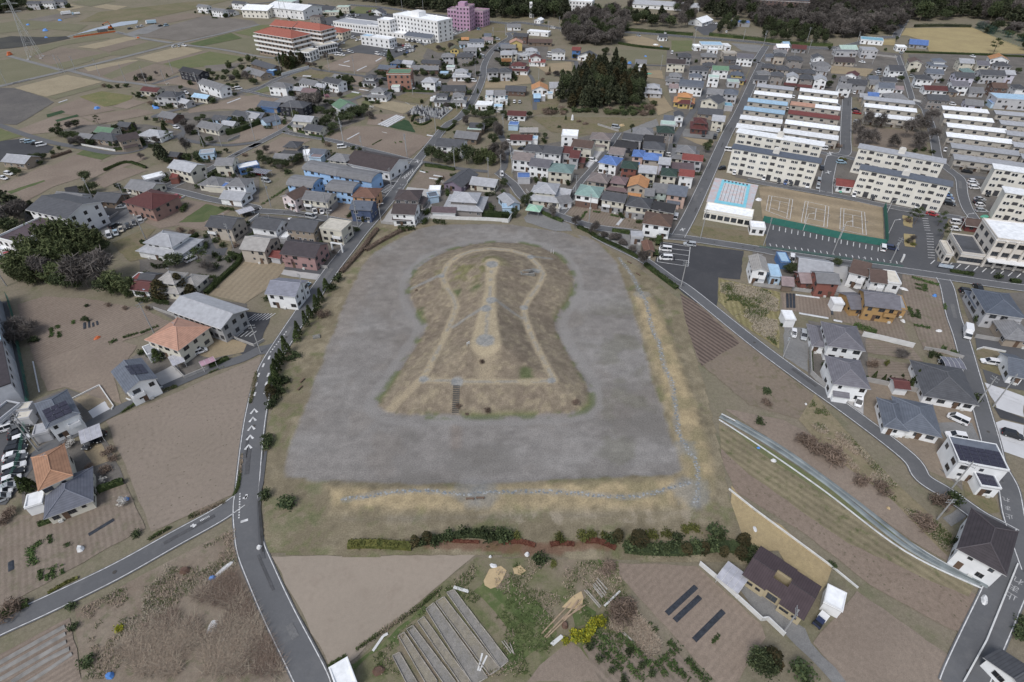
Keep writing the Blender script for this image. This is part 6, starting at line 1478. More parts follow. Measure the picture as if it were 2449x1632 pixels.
TD = '''
M 945 908 brs 1.2 1.8; M 1085 922 brs 1.2 1.8; M 1520 890 brs 1.4 2.2; M 1060 742 brs .9 1.6; M 982 935 brs .6 1; M 735 330 brs .6 1.2
E5 452 115 shr 3.2 3.6; E5 398 168 con 5 3; E5 428 160 shr 2.8 3; E5 368 222 con 5.2 2.6; E5 348 262 con 5.6 2.8; E5 335 280 shr 1.8 2; E5 312 308 con 5 2.8; E5 292 352 con 6 2.6; E5 380 300 brs 2 4; E5 250 392 con 5 2.6; E5 243 425 con 4 2.8; E5 190 492 con 6.5 3
E5 165 530 con 4.5 2.4; E5 152 560 con 5 2.6; E5 138 590 con 5 2.6; E5 130 620 con 5 2.6; E5 145 655 con 5 2.8; E5 120 680 con 4.8 2.8; E5 160 700 shr 2.6 3; E5 110 715 cyp 4.2 2.8; E5 125 745 shr 2.4 3; E5 108 770 shr 2.2 3; E5 175 640 shr 2 4; E5 235 510 shr 1.6 3.5; E5 200 525 shr 1.5 3; E5 90 935 shr 2 2.6; E5 88 960 shr 2 3; E5 85 985 shr 2 2.6; E5 82 1240 shr 2.2 3; E5 194 1280 shr 1.9 4
D2 1430 380 cyp 3.6 2; D2 1490 375 shr 2.2 2.2; D2 1535 345 cyp 3.4 2.2; D2 1590 365 shr 2.4 3; D2 1710 315 shr 2 3.2; D2 1850 290 shr 2.4 2.8; D2 1950 280 shr 1.8 2.4; D2 2055 310 shr 3 4; D2 2190 320 shr 2.8 3.6; D2 2130 300 shr 2 3; D2 320 30 shr 2 4
D3 25 320 shr 2.6 3.4; D3 140 305 yel 1.2 2.4; D3 515 325 yel 1.6 3; D3 700 312 yel 1.4 3; D3 780 308 yel 1.4 3; D3 900 300 yel 1.5 2.4; D3 950 335 shr 2 3.2; D3 1000 330 cyp 3.6 2.4; D3 1120 415 shr 2.4 4; D3 1180 360 cyp 3.6 4; D3 1295 315 yel 1.6 3.6; D3 1430 295 yel 1.4 2.8; D3 1340 440 shr 2.6 3.6; D3 1440 410 shr 2 2.6; D3 1520 330 shr 2 2.6; D3 1500 390 shr 2 2.6; D3 1600 440 cyp 3 2.4; D3 1680 410 shr 3 4; D3 1750 430 cyp 2.8 2.4; D3 1830 400 shr 2.8 3.6; D3 1590 255 yel 1.4 2.4; D3 1665 250 yel 1.4 3; D3 1850 270 shr 1.8 4.4; D3 1910 330 shr 2 2.6; D3 1920 460 cyp 3 1.8; D3 2085 370 cyp 3.6 2.8; D3 2070 470 cyp 2.8 2.4; D3 2130 500 shr 2.2 3; D3 2160 420 shr 1.8 2.6; D3 330 525 shr 2.6 3.6; D3 440 545 yel .8 2
D3 640 1200 rap 1.7 2.6; D3 690 1180 rap 1.6 2.4; D3 650 1170 rap 1.5 2.4; D3 720 1150 rap 1.6 2; D3 770 1120 rap 1.7 2.4; D3 730 1190 rap 1.2 2; D3 800 1060 rap 1.6 2; D3 850 1050 rap 1.6 2.6; D3 780 1085 rap 1.3 2; D3 550 1220 rap .9 1.6; D1 1040 1110 rap 1 2; D3 1040 960 brs 2 5; D3 1090 930 brs 2 4; D3 990 940 brs 1.6 3; D3 760 1270 shr 1.6 1.8; D3 845 1385 shr 1.6 1.8; D3 1105 1320 shr 1.6 1.6; D3 1215 1440 shr 1.6 1.6; D3 1305 1510 shr 1.4 1.6; D3 955 1480 shr 1.2 1.4; D3 1060 1555 shr 1.4 1.8; D3 920 580 brs 1.2 3.4; D1 1610 605 brs 1 1.6; D1 760 1400 shr 1.4 3; D1 640 1100 shr .9 2.2; D1 620 920 shr 1 2
D4 110 1440 cyp 4.5 4; D4 60 1500 bro 5 4.4; D4 330 1520 shr 3.4 4.6; D4 20 1460 bro 4.5 4; D4 560 745 shr 1.2 1.8; D4 1310 320 brs 3 4.5; D4 1400 300 shr 3.2 3.6; D4 1200 450 brs 1.8 5; D4 900 210 brs 1.6 4; D4 760 150 brs 1.6 4; D4 1420 600 shr 2 2; D4 1550 675 brs 1.3 1.4; D4 1870 1240 shr 2 3; D4 1900 1150 shr 2 3
C4 580 1400 brs 3 5; C4 690 1430 brs 2.6 6; C4 430 1290 brs 2 4; C4 500 1330 brs 2 5; C4 60 1130 shr 1.6 2.6; C4 110 960 brs 1.4 3; C4 120 860 shr .8 3; C4 245 290 shr 1.2 1.2; C4 1940 260 shr 2.4 2.6; C4 1030 640 brs 2.2 3; C4 1155 630 yel 2 1.8; C4 1050 740 con 2.6 1.2; C4 1125 775 con 2.8 1.2; C4 1165 785 con 2.8 1.2; C4 1200 795 con 2.6 1.2; C4 1270 810 con 2.8 1.2; C4 1310 830 con 3 1.2; C4 1355 840 con 2.8 1.2; C4 1400 760 con 4 1.6; C4 1380 790 con 3 1.6; C4 1900 940 shr 2.8 3.4; C4 1560 880 shr 1.8 2.6; C4 1630 890 shr 1.8 2.4; C4 760 840 shr 1.4 2.6; C4 610 640 shr 1.6 2; C4 1540 560 shr 2.4 2; C4 1600 560 shr 1.8 2; C4 1420 210 shr 1.2 2; C4 1290 560 bare 2.2 4; C4 1300 730 shr 1 1
B3 455 850 bare 6 4; B3 665 930 bare 4.5 4.4; B3 840 990 bare 5 4.6; B3 1270 1310 bare 7 4.4; B3 210 740 bro 5 4; B3 260 700 bro 4.5 3.4; B3 120 830 bro 4 3; B3 1010 1030 thk 2 3.6; B3 1100 1080 thk 2 3.6; B3 1180 1140 thk 2 3.4; B3 1040 1040 thk 2 4; B3 930 1010 thk 2 3; B3 20 560 bro 4 3.4; B3 600 545 shr 2.6 3; B3 1660 670 shr 1.6 2; B3 1560 200 shr 2 2; B3 1850 250 bro 5 4; B3 1880 200 bro 4 3; B3 1000 250 shr 2 2; B3 1160 230 shr 3 3; B3 520 700 shr 1.6 2; B3 490 480 shr 1 1.2; B3 590 485 shr 1 1.2; B3 440 470 shr 1 1.2
B2 1038 870 con 6 3.4; B2 345 765 bro 2.6 2.6; B2 690 1190 con 3.4 3; B2 650 1250 shr 2 3; B2 640 1090 shr 2 2.4; B2 740 1090 shr 1.6 3; B2 760 1190 bare 2.6 2.4; B2 960 960 shr 1.6 3; B2 2200 600 bro 3 3; B2 2290 620 shr 2 3; B2 2140 640 shr 1.6 2; B2 1745 490 brs 2 1.6; B2 1740 545 blo 2.4 2.4
B2 1640 330 bro 8 6; B2 1700 340 bro 7 5; B2 1850 330 bam 7 6; B2 1960 350 bro 9 7; B2 2060 350 bam 7.5 6; B2 2130 320 bam 7 6; B2 2220 300 thk 7 6; B2 2260 340 thk 6.5 6; B2 2180 360 bam 6.5 5; B2 2300 280 thk 7 5; B2 1780 350 bro 5 5; B2 2200 180 bro 6 5; B2 2240 120 thk 6 5; B2 2080 70 bro 5 4; B2 1950 0 thk 5 4
B2 110 350 bro 4 4.4; B2 180 370 bro 4 4.4; B2 250 380 bro 4 4.4; B2 320 390 bro 4.2 4.4; B2 400 360 bro 4.5 4.4; B2 450 330 bro 4.2 4; B2 340 440 shr 2.4 4; B2 90 300 bro 4 4; B2 270 420 bare 3 3; B2 150 265 bare 4 4; B2 930 220 shr 2 3; B2 990 240 shr 2.4 3; B2 1040 260 shr 2 2.4; B2 700 190 brs 2 4; B2 660 160 con 3 2; B2 800 420 shr 1.2 1.4
B1 330 920 bam 12.5 10; B1 480 830 bam 14 10; B1 620 780 bam 14 10; B1 760 760 bam 13 10; B1 880 780 bam 11 9; B1 250 990 bam 10 9; B1 410 960 bam 11 8; B1 560 920 bam 11 8; B1 700 900 bam 10.5 8; B1 840 860 bam 9 7; B1 950 780 bro 5 6; B1 420 1020 thk 8 8; B1 330 1050 bam 8 8; B1 540 1040 bam 7 8; B1 800 1090 thk 10 11; B1 930 1060 thk 10 11; B1 640 1050 bam 8 8; B1 1080 1130 bam 7.6 8; B1 1180 1150 bam 6.5 7; B1 1000 1140 bro 6 7; B1 600 1090 bro 6 7; B1 700 1110 bro 5 6; B1 160 980 bam 8 7; B1 210 1030 bam 7 6; B1 1310 1170 bro 3 4
B1 1480 1190 cyp 7 5; B1 1660 1140 cyp 7.4 4.4; B1 1750 1170 cyp 4.6 3.6; B1 1590 900 bro 4.6 6; B1 1820 870 pine 6 7; B1 1960 820 shr 2.4 2.6; B1 2080 860 shr 2.6 3; B1 1960 920 shr 2.6 3; B1 2000 850 shr 2 2.4; B1 2130 840 shr 2 2.6; B1 1880 960 bare 4.6 5; B1 1390 900 shr 1.6 1.6; B1 1870 640 shr 1.6 2; B1 1750 610 brs 2 3.4; B1 1640 590 brs 2 3.4; B1 1960 680 shr 1.8 3; B1 2030 720 shr 1.8 3; B1 1990 650 shr 1.6 2.6; B1 2140 720 brs 1.6 3; B1 1400 1160 bro 3.4 4
B1 790 130 bro 4.6 4.6; B1 850 230 bro 4.6 5; B1 1080 200 shr 3 3; B1 760 320 shr 3 3; B1 830 300 shr 2.6 3; B1 970 320 shr 2.2 3; B1 1030 330 shr 2.2 3; B1 1190 310 shr 2 2.4; B1 60 420 for 11 11; B1 170 450 for 10 9; B1 30 560 thk 9 9; B1 200 500 thk 8 8; B1 100 620 bro 7 8; B1 330 450 for 7 6; B1 150 80 bro 4 4; B1 1500 120 bro 3.6 4; B1 1370 210 con 2.6 2.4
B1 760 1390 shr 1.4 2; B1 800 1400 shr 1.8 1.6; B1 985 1260 brs 1.4 2; B1 1140 1290 brs 1.2 1.8; B1 1350 1300 brs 1.8 1.8; B1 180 1500 bare 5 8; B1 270 1530 bare 4 7; B1 1840 1490 yel 2.4 2; B1 790 1265 shr 1 1.4
C1 1820 110 con 5 3.4; C1 1440 230 con 4 4; C1 1360 200 shr 2 2; C1 1290 180 shr 1.6 2.4; C1 250 1420 con 5 3; C1 300 1400 con 4 2.6; C1 610 1010 brs 1.4 2.6; C1 660 1020 blo 2 3; C1 940 1350 blo 1.6 2.2; C1 960 1240 brs 1.2 3; C1 820 1210 brs 1.2 2; C1 990 1070 brs 1.4 3; C1 1040 1130 brs 1.2 2.6; C1 1130 1540 blo 1.8 2.6; C1 150 100 bare 5 7; C1 320 60 shr 1.6 3; D1 1080 30 blo 1.8 2.8; D1 1190 290 shr 1 2.2; D1 100 110 brs 2 3; D1 50 180 brs 1.8 2.6; D1 90 960 brs 2 5
A1 1310 740 thk 4.6 6.5; A1 1240 735 shr 3.5 4; A1 1365 735 shr 3.5 4; A1 1520 700 con 2.4 2; A1 1420 690 bare 3 3; A1 1830 690 bro 3 3.4; A1 1900 670 bro 3.4 4; A1 2080 620 bam 5 5; A1 2150 700 bam 5 5; A1 2060 690 bro 4.4 5; A1 2200 650 bro 4.4 5; A1 2240 720 thk 5 5; A1 2120 750 thk 4.4 5; A1 2290 700 bro 4 5; A1 2320 580 bam 5 5; A1 2260 560 bam 5 4; A1 2040 740 bro 4 4; A1 2190 580 bro 4 4; A1 1070 800 shr 2.6 4; A1 1000 800 shr 2.6 4; A1 1150 790 shr 2.4 4; A1 950 790 brs 2 3.6; A1 1530 790 blo 2.6 2.6; A1 1650 820 bro 3 3; A1 1210 860 shr 1.6 2; A1 1560 950 shr 2 2.6; A1 1650 1010 bare 3.4 4; A1 900 1130 pine 5 3.4; A1 1400 900 bro 3 3; A1 1370 950 brs 2.4 4
A1 540 1240 bro 5 6; A1 620 1270 bro 4.5 5; A1 700 1160 bro 4.2 5; A1 640 1180 thk 4 4; A1 530 1150 shr 2.4 3; A1 720 1310 thk 4 6; A1 670 1330 thk 3.4 4; A1 1230 1210 con 5 3; A1 1270 1240 bro 3 3; A1 1510 1230 con 6.4 4; A1 1540 1280 pine 5 4; A1 1490 1470 for 9 6.4; A1 1460 1440 for 7.5 5; A1 1700 1410 bare 8 6; A1 1420 1300 thk 3.4 4; A1 1850 1330 con 5.4 3; A1 1910 1300 bro 3.4 4; A1 1730 1220 thk 4.6 5; A1 1690 1150 thk 4 5; A1 1850 1090 bro 3.2 3.4; A1 1800 1110 bro 3 3.6; A1 1640 1100 thk 3 4; A1 1760 1200 bare 4 4; A1 1420 1110 bro 2.4 3; A1 1330 1090 shr 2 3; A1 340 1450 bro 3 3.4; A1 400 1450 bro 3 4; A1 480 1400 shr 2 3; A1 540 1360 shr 2 2.6; A1 1280 1450 bare 3 4; A1 1380 1360 bro 3 2.6; A1 2100 1090 shr 2 2; A1 2270 1080 shr 2 2.4; A1 2060 1390 bro 2.4 2.4; A1 2220 1420 brs 2 3; A1 1950 1450 shr 1.6 1.6
A2 530 600 brs 2.6 5; A2 580 610 thk 3 4; A2 640 640 bro 3 3; A2 690 540 thk 4.6 5; A2 740 560 thk 3.6 4; A2 1265 570 con 9 6.4; A2 1290 590 con 6 5; A2 820 150 con 6 5; A2 790 180 bro 4 4; A2 410 150 bro 4 4; A2 350 190 bro 3 3; A2 500 170 shr 2.6 3; A2 240 140 shr 3 4; A2 1700 460 thk 3.6 5; A2 1750 470 bro 3 4; A2 1820 440 thk 4 6; A2 1400 520 bro 3 3; A2 1650 530 con 2.4 2
A2 40 600 bam 5 5; A2 100 610 bam 5 5; A2 30 770 bro 4 5; A2 1200 690 bro 3 4; A2 1150 680 bro 3 4; A2 1220 720 bro 2.6 4; A2 1500 690 bro 3 4; A2 1570 690 bro 3 4; A2 1650 690 bro 3 4; A2 1720 700 bro 2.6 3; A2 1760 720 bro 2.6 4; A2 1610 800 con 4 2.6; A2 1660 800 con 3.6 2.4; A2 1510 790 con 3.4 2.4; A2 1260 880 bro 3.6 4.4; A2 1230 860 bro 3 3; A2 1385 840 con 1.8 1.6; A2 1550 940 shr 2.6 2.6; A2 1770 980 thk 3 4; A2 430 850 bro 3.6 4.6; A2 400 730 bro 2.4 3; A2 470 770 bro 3 4; A2 300 850 shr 2 3
A2 560 1000 thk 9 11; A2 620 980 thk 8 8; A2 500 970 thk 7 8; A2 700 920 pnk 4 5; A2 690 950 bro 3 4; A2 740 960 bro 3 4; A2 820 890 thk 3.4 4; A2 640 1030 bro 4 5; A2 700 1060 bro 4 5; A2 760 1050 bro 4.6 6; A2 860 1060 bro 6 7; A2 940 1070 bro 6 7; A2 1000 1060 bro 6 7; A2 1040 1030 bro 5.4 5; A2 900 1110 bro 5 6; A2 820 1130 bro 5 6; A2 700 1140 bro 5.4 7; A2 660 1160 bro 4.4 5; A2 760 1190 bro 4.4 6; A2 1080 1080 thk 4 5; A2 1100 1010 blo 3 5; A2 400 1070 bam 4 5; A2 330 1050 bro 3 3.4; A2 505 1180 blo 4.6 4.6; A2 720 1200 bro 3.6 5; A2 1180 1020 shr 1.4 1.6; A2 1440 1080 bare 3 3; A2 1190 1100 brs 1 1.4; A2 300 1200 shr .8 2
A2 1950 1060 bro 4 5; A2 2040 1060 bro 4 5; A2 2100 1080 bro 4.4 6; A2 2170 1070 bro 4 5; A2 2230 1050 pine 5 4; A2 2300 1070 bro 4 4; A2 2150 1190 bro 6 6; A2 2200 1150 bro 5 5; A2 2230 1220 thk 6 6; A2 1990 1000 con 3.4 3; A2 1850 1130 bro 2.4 3; A2 1860 1230 bro 2.4 3; A2 1750 1220 pine 3 2; A2 2060 850 con 3 2; A2 1990 680 bro 3 3; A2 2060 690 bro 3 4; A2 2000 600 bro 2.4 3
A3 150 440 bro 4 3.4; A3 950 500 bro 5.4 4.6; A3 920 490 bro 4 3; A3 435 660 con 4 2; A3 490 690 thk 3 5; A3 420 680 brs 2.4 5; A3 550 690 bro 4 4; A3 600 700 bro 4 4; A3 655 670 con 5.4 4; A3 370 740 brs 2.4 3.4; A3 730 620 thk 4 5; A3 760 640 thk 4 5; A3 2010 900 bro 4 4; A3 1880 970 bro 4 4.4; A3 250 1070 bro 3.6 3.6; A3 40 1090 bro 3.4 3.4; A3 70 1280 bro 3 3; A3 390 1260 bro 3 3; A3 580 1090 con 2.6 1.6; A3 540 310 blo 4 4; A3 660 530 bro 3 3.4; A3 1180 1180 bro 3 2.6; A3 700 1110 brs 1.4 3; A3 760 1130 brs 1.4 4; A3 520 1160 shr 1.2 2.6; A3 1760 570 shr 2.4 3; A3 1590 510 shr 2 3; A3 1980 560 shr 2 2.6; A3 2290 560 shr 2 2.4
A4 650 770 bro 5 4.6; A4 700 690 bro 3 3; A4 660 440 bro 3.4 3; A4 1240 360 bro 4 3; A4 2090 460 pine 10 9; A4 2350 440 bro 8 6; A4 1380 650 bro 4 4; A4 1270 710 bro 4 5; A4 1690 800 bro 4.6 5; A4 1740 810 bro 4 5; A4 1620 720 bro 3 4; A4 1930 720 bro 4 4; A4 1010 690 bro 3.4 3.4; A4 1990 920 bro 3 3; A4 2320 900 bro 4 4; A4 1150 440 shr 2 3; A4 1260 440 shr 2 3; A4 2290 640 bro 4 4; A4 1110 800 bro 3 3
A4 980 1100 bare 8 7; A4 1080 1120 bare 8 7; A4 900 1230 bare 7.4 7; A4 960 1270 bare 8 8; A4 1030 1250 bare 7 7; A4 1210 1280 bare 6 6; A4 1310 1200 bare 9 8; A4 1380 1150 bare 9 8; A4 1440 1160 bare 9 8; A4 1500 1110 bare 9 8; A4 1400 1290 bare 8 8; A4 1440 1280 bare 7 7; A4 1530 1240 bare 7 7; A4 880 1160 bare 7 6; A4 1310 1320 shr 2 3; A4 1400 1320 shr 2 3; A4 1480 1310 shr 2 3; A4 1550 1330 shr 2 3; A4 770 860 brs 2 3; A4 740 1280 brs 2 3.4; A4 780 1390 yel 1.4 4
B4 1360 850 pine 6.5 3.6; B4 1400 860 pine 7 3.6; B4 1605 870 pine 6 3.6; B4 1625 985 pine 6 3.6; B4 1340 830 brs 1.4 3; B4 1370 1030 bare 3.4 3.4; B4 1340 1010 yel 1 2.4; B4 1390 1040 yel 1 2.4; B4 720 1220 bro 3 3; B4 300 1280 bro 3.4 4; B4 350 1270 bro 3 4; B4 400 1380 shr 2 2.6; B4 730 1390 bro 2.6 2; B4 2120 1330 shr 2 3; B4 310 1200 shr 2 3; B4 1880 1290 shr 1.4 2.4
'''
DESC = {}
for blk in TD.strip().split('\n'):
 for it in blk.split(';'):
  q = it.split()
  if len(q) != 6: continue
  x,y = W(q[0],float(q[1]),float(q[2])); tree(q[3],x,y,float(q[4]),float(q[5]),z=pz(x,y) if q[0] in ('E5','M') else 0.0)
# woods: every tree a thing of its own
def inside(p,poly):
 c = False; j = len(poly) - 1
 for i in range(len(poly)):
  if (poly[i][1] > p[1]) != (poly[j][1] > p[1]) and p[0] < (poly[j][0] - poly[i][0]) * (p[1] - poly[i][1]) / (poly[j][1] - poly[i][1] + 1e-9) + poly[i][0]: c = not c
  j = i
 return c
CAND = []
def pic(x,y,z=0.0):
 f = y * CT - (z - CAM_H) * ST; return 1224.5 + FPX * x / f,816 - FPX * (y * ST + (z - CAM_H) * CT) / f
def wood(path,step,kinds,h,w,desc,group,seed=1):
 P = PL(path); R_ = random.Random(seed); n = 0
 x0,x1 = min(p[0] for p in P),max(p[0] for p in P); y0,y1 = min(p[1] for p in P),max(p[1] for p in P); y = y0; row = 0
 while y < y1:
  x = x0 + (step / 2 if row % 2 else 0)
  while x < x1:
   q = (x + R_.uniform(-.35,.35) * step,y + R_.uniform(-.35,.35) * step); u,v = pic(*q)
   if inside(q,P) and v > -3 and -70 < u < 2520:
    k = R_.choice(kinds); s = R_.uniform(.62,1.28); CAND.append((q[1],k,q[0],h * s,w * R_.uniform(.85,1.2),group,desc.get(k))); n += 1
   x += step
  y += step * .87; row += 1
 return n
NW = 0
NW += wood('A2 880 5 1450 85 1800 120 2120 170 2300 170 A3 300 170 620 190 640 130 560 60 500 -30 -200 -40 A2 900 -60',9.5,['for','for','for','bro'],13,10.5,{'for': 'dark evergreen in the forest strip behind the pink block','bro': 'broad dark evergreen in the forest strip behind the pink block'},'forest strip behind the pink block',3)
NW += wood('A3 560 330 600 230 750 170 1000 160 1110 200 1100 330 1060 400 800 420 600 400',7,['thk','thk','thk','bro'],11,9,{'thk': 'leafless tree crowding the round grey wood','bro': 'dark evergreen crowding the round grey wood'},'round grey wood',4)
NW += wood('A3 500 960 560 820 720 700 850 620 1050 620 1130 720 1290 760 1300 900 1200 990 900 1010 700 1000',7,['for','for','for','cyp','bro'],11.5,6.6,{'for': 'dark tall evergreen in the dark grove on the small hill','cyp': 'brown tinged cypress in the dark grove on the small hill','bro': 'rounder evergreen in the dark grove on the small hill'},'dark grove',5)
NW += wood('A3 1300 950 1380 940 1400 1040 1330 1060 700 1030 400 1040 360 1010 500 990 900 1020',4.5,['brs','shr','bam'],2.6,5,{'brs': 'brown undergrowth bush below the dark grove','shr': 'green undergrowth bush below the dark grove','bam': 'low bamboo thicket below the dark grove'},'undergrowth below the dark grove',6)
NW += wood('A3 1100 240 1500 260 1720 280 1740 160 1600 130 1560 40 1900 0 2353 -30 2353 200 2000 190 1880 200 1850 120 1740 110 1560 200 1400 200 1150 150',12,['bare','for','thk','bro'],12,10,{'for': 'dark evergreen in the park wood above the town','bro': 'broad evergreen in the park wood above the town','bare': 'tall leafless tree in the park wood above the town','thk': 'dense leafless tree in the park wood above the town'},'park wood above the town',7)
NW += wood('A3 1940 320 1990 200 2353 260 2353 340 A4 0 330 640 390 640 290 0 220',7.5,['bro','for'],8.5,5,{'bro': 'round dark evergreen in the line behind the long hedge','for': 'tall dark evergreen in the line behind the long hedge'},'evergreens behind the long hedge',8)
NW += wood('A4 -20 240 -20 60 500 40 1000 -20 1330 20 1330 130 1230 300 940 330 700 350 400 250',9.5,['thk','thk','thk','bare','for'],10,11,{'thk': 'dense leafless tree in the brown wood by the lawn road','bare': 'open leafless tree in the brown wood by the lawn road','for': 'lone evergreen in the brown wood by the lawn road'},'brown wood by the lawn road',9)
NW += wood('A4 1370 120 1350 200 1520 190 1800 170 2400 220 2600 200 2600 -60 1350 -60',11,['for','for','bro','thk'],14,12,{'for': 'very dark evergreen in the forest beyond the dry lawn','bro': 'broad evergreen in the forest beyond the dry lawn','thk': 'leafless tree in the forest beyond the dry lawn'},'forest beyond the dry lawn',10)
NW += wood('A4 2000 280 2600 480 2600 260 1950 230',12,['for','thk','bro'],7,9,{'for': 'small evergreen past the net beside the dry lawn','thk': 'leafless tree past the net beside the dry lawn','bro': 'round evergreen past the net beside the dry lawn'},'trees past the lawn net',11)
NW += wood('A1 -100 130 -60 20 200 20 240 90 100 130',10,['for','bro'],10,11,{'for': 'dark tree in the far corner clump','bro': 'round dark tree in the far corner clump'},'far corner clump',12)
NW += wood('A2 270 640 250 560 420 520 510 530 520 580 380 640',5,['cyp','con','bro'],6.5,4.6,{'cyp': 'dark upright tree in the clump by the bend wall','con': 'dark conifer in the clump by the bend wall','bro': 'dark round tree in the clump by the bend wall'},'clump by the bend wall',13)
NW += wood('A2 660 830 660 790 800 750 930 740 930 780 800 840',4.2,['con','bro'],5,4,{'con': 'clipped dark conifer screening the small garden','bro': 'clipped dark evergreen screening the small garden'},'garden screen',14)
CAND.sort(); have = {}; rest = []
for o in list(sc.objects):
 if o.get('category'): have[o.name.split('.')[0]] = have.get(o.name.split('.')[0],0) + 1
for (y,k,x,h,w,group,desc) in CAND:
 nm = PROTO[k][0][0]
 if have.get(nm,0) >= 292: rest.append((k,x,y,h,w)); continue
 have[nm] = have.get(nm,0) + 1; tree(k,x,y,h,w,group=group,label=desc,R_=random)
if rest:
 VS,MI,mats = [],[],[L_DK,L_BRO,L_BARE]
 for k,x,y,h,w in rest:
  cr = random.choice(PROTO[k])[2]; v = np.empty(len(cr.vertices) * 3); cr.vertices.foreach_get('co',v); v = v.reshape(-1,4,3); v = v[rng.permutation(len(v))[:600]]; H0,R0 = BASEH[k]
  VS.append(v * np.array([w / 2 / R0,w / 2 / R0,h / H0]) + np.array([x,y,0])); MI += [{'for': 0,'bro': 1}.get(k,2)] * len(v)
 V = np.concatenate(VS).reshape(-1,3); me = bpy.data.meshes.new('far_wood'); me.from_pydata(V.tolist(),[],np.arange(len(V)).reshape(-1,4).tolist())
 for m in mats: me.materials.append(m)
 me.polygons.foreach_set('material_index',MI); tag(inst('far_wood',me),'far dark wood closing the view along the top edge',kind='stuff')
print('rest',len(rest))
# hedges
def hedge(path,w,h,mat,desc,dens=38,name='hedge',cat='hedge',ls=.3,z=None):
 P = smooth(PL(path),4); L_ = sum(math.dist(a,b) for a,b in zip(P,P[1:])); o0 = Vector((*P[0],0)); n = int(min(6000,max(60,L_ * dens))); S = resample(P,.5)
 if len(S) < 2: S = P
 k = rng.integers(0,len(S) - 1,n); f = rng.random(n); A = np.array(S)[k]; B = np.array(S)[k + 1]; q = A + (B - A) * f[:,None]; d = (B - A) / (np.linalg.norm(B - A,axis=1)[:,None] + 1e-9)
 lat = (rng.random(n) - .5) * w; bump = .85 + .3 * vn(q[:,0],q[:,1],1.7); top = h * bump * (1 - .35 * (np.abs(lat) / (w / 2)) ** 3); zz = np.where(rng.random(n) < .6,top,rng.random(n) * top)
 C = np.stack([q[:,0] - d[:,1] * lat - o0.x,q[:,1] + d[:,0] * lat - o0.y,zz],1); zb = pz(*P[0]) if z else 0
 root = empty(name,o0.x,o0.y,zb); inst('foliage',leafmesh('foliage',C,ls,[mat]),root)
 m = MB(); Q = [(a - o0.x,b - o0.y) for a,b in P]; I,J = offs(Q,-w * .36),offs(Q,w * .36)
 for i in range(len(Q) - 1):
  a,b,c,e = I[i],I[i + 1],J[i + 1],J[i]; t = h * .78
  m.face([(*a,t),(*b,t),(*c,t),(*e,t)]); m.face([(*a,0),(*b,0),(*b,t),(*a,t)]); m.face([(*c,0),(*e,0),(*e,t),(*c,t)])
 m.obj('branches',[mat],root); tag(root,cat=cat,desc=desc); return root
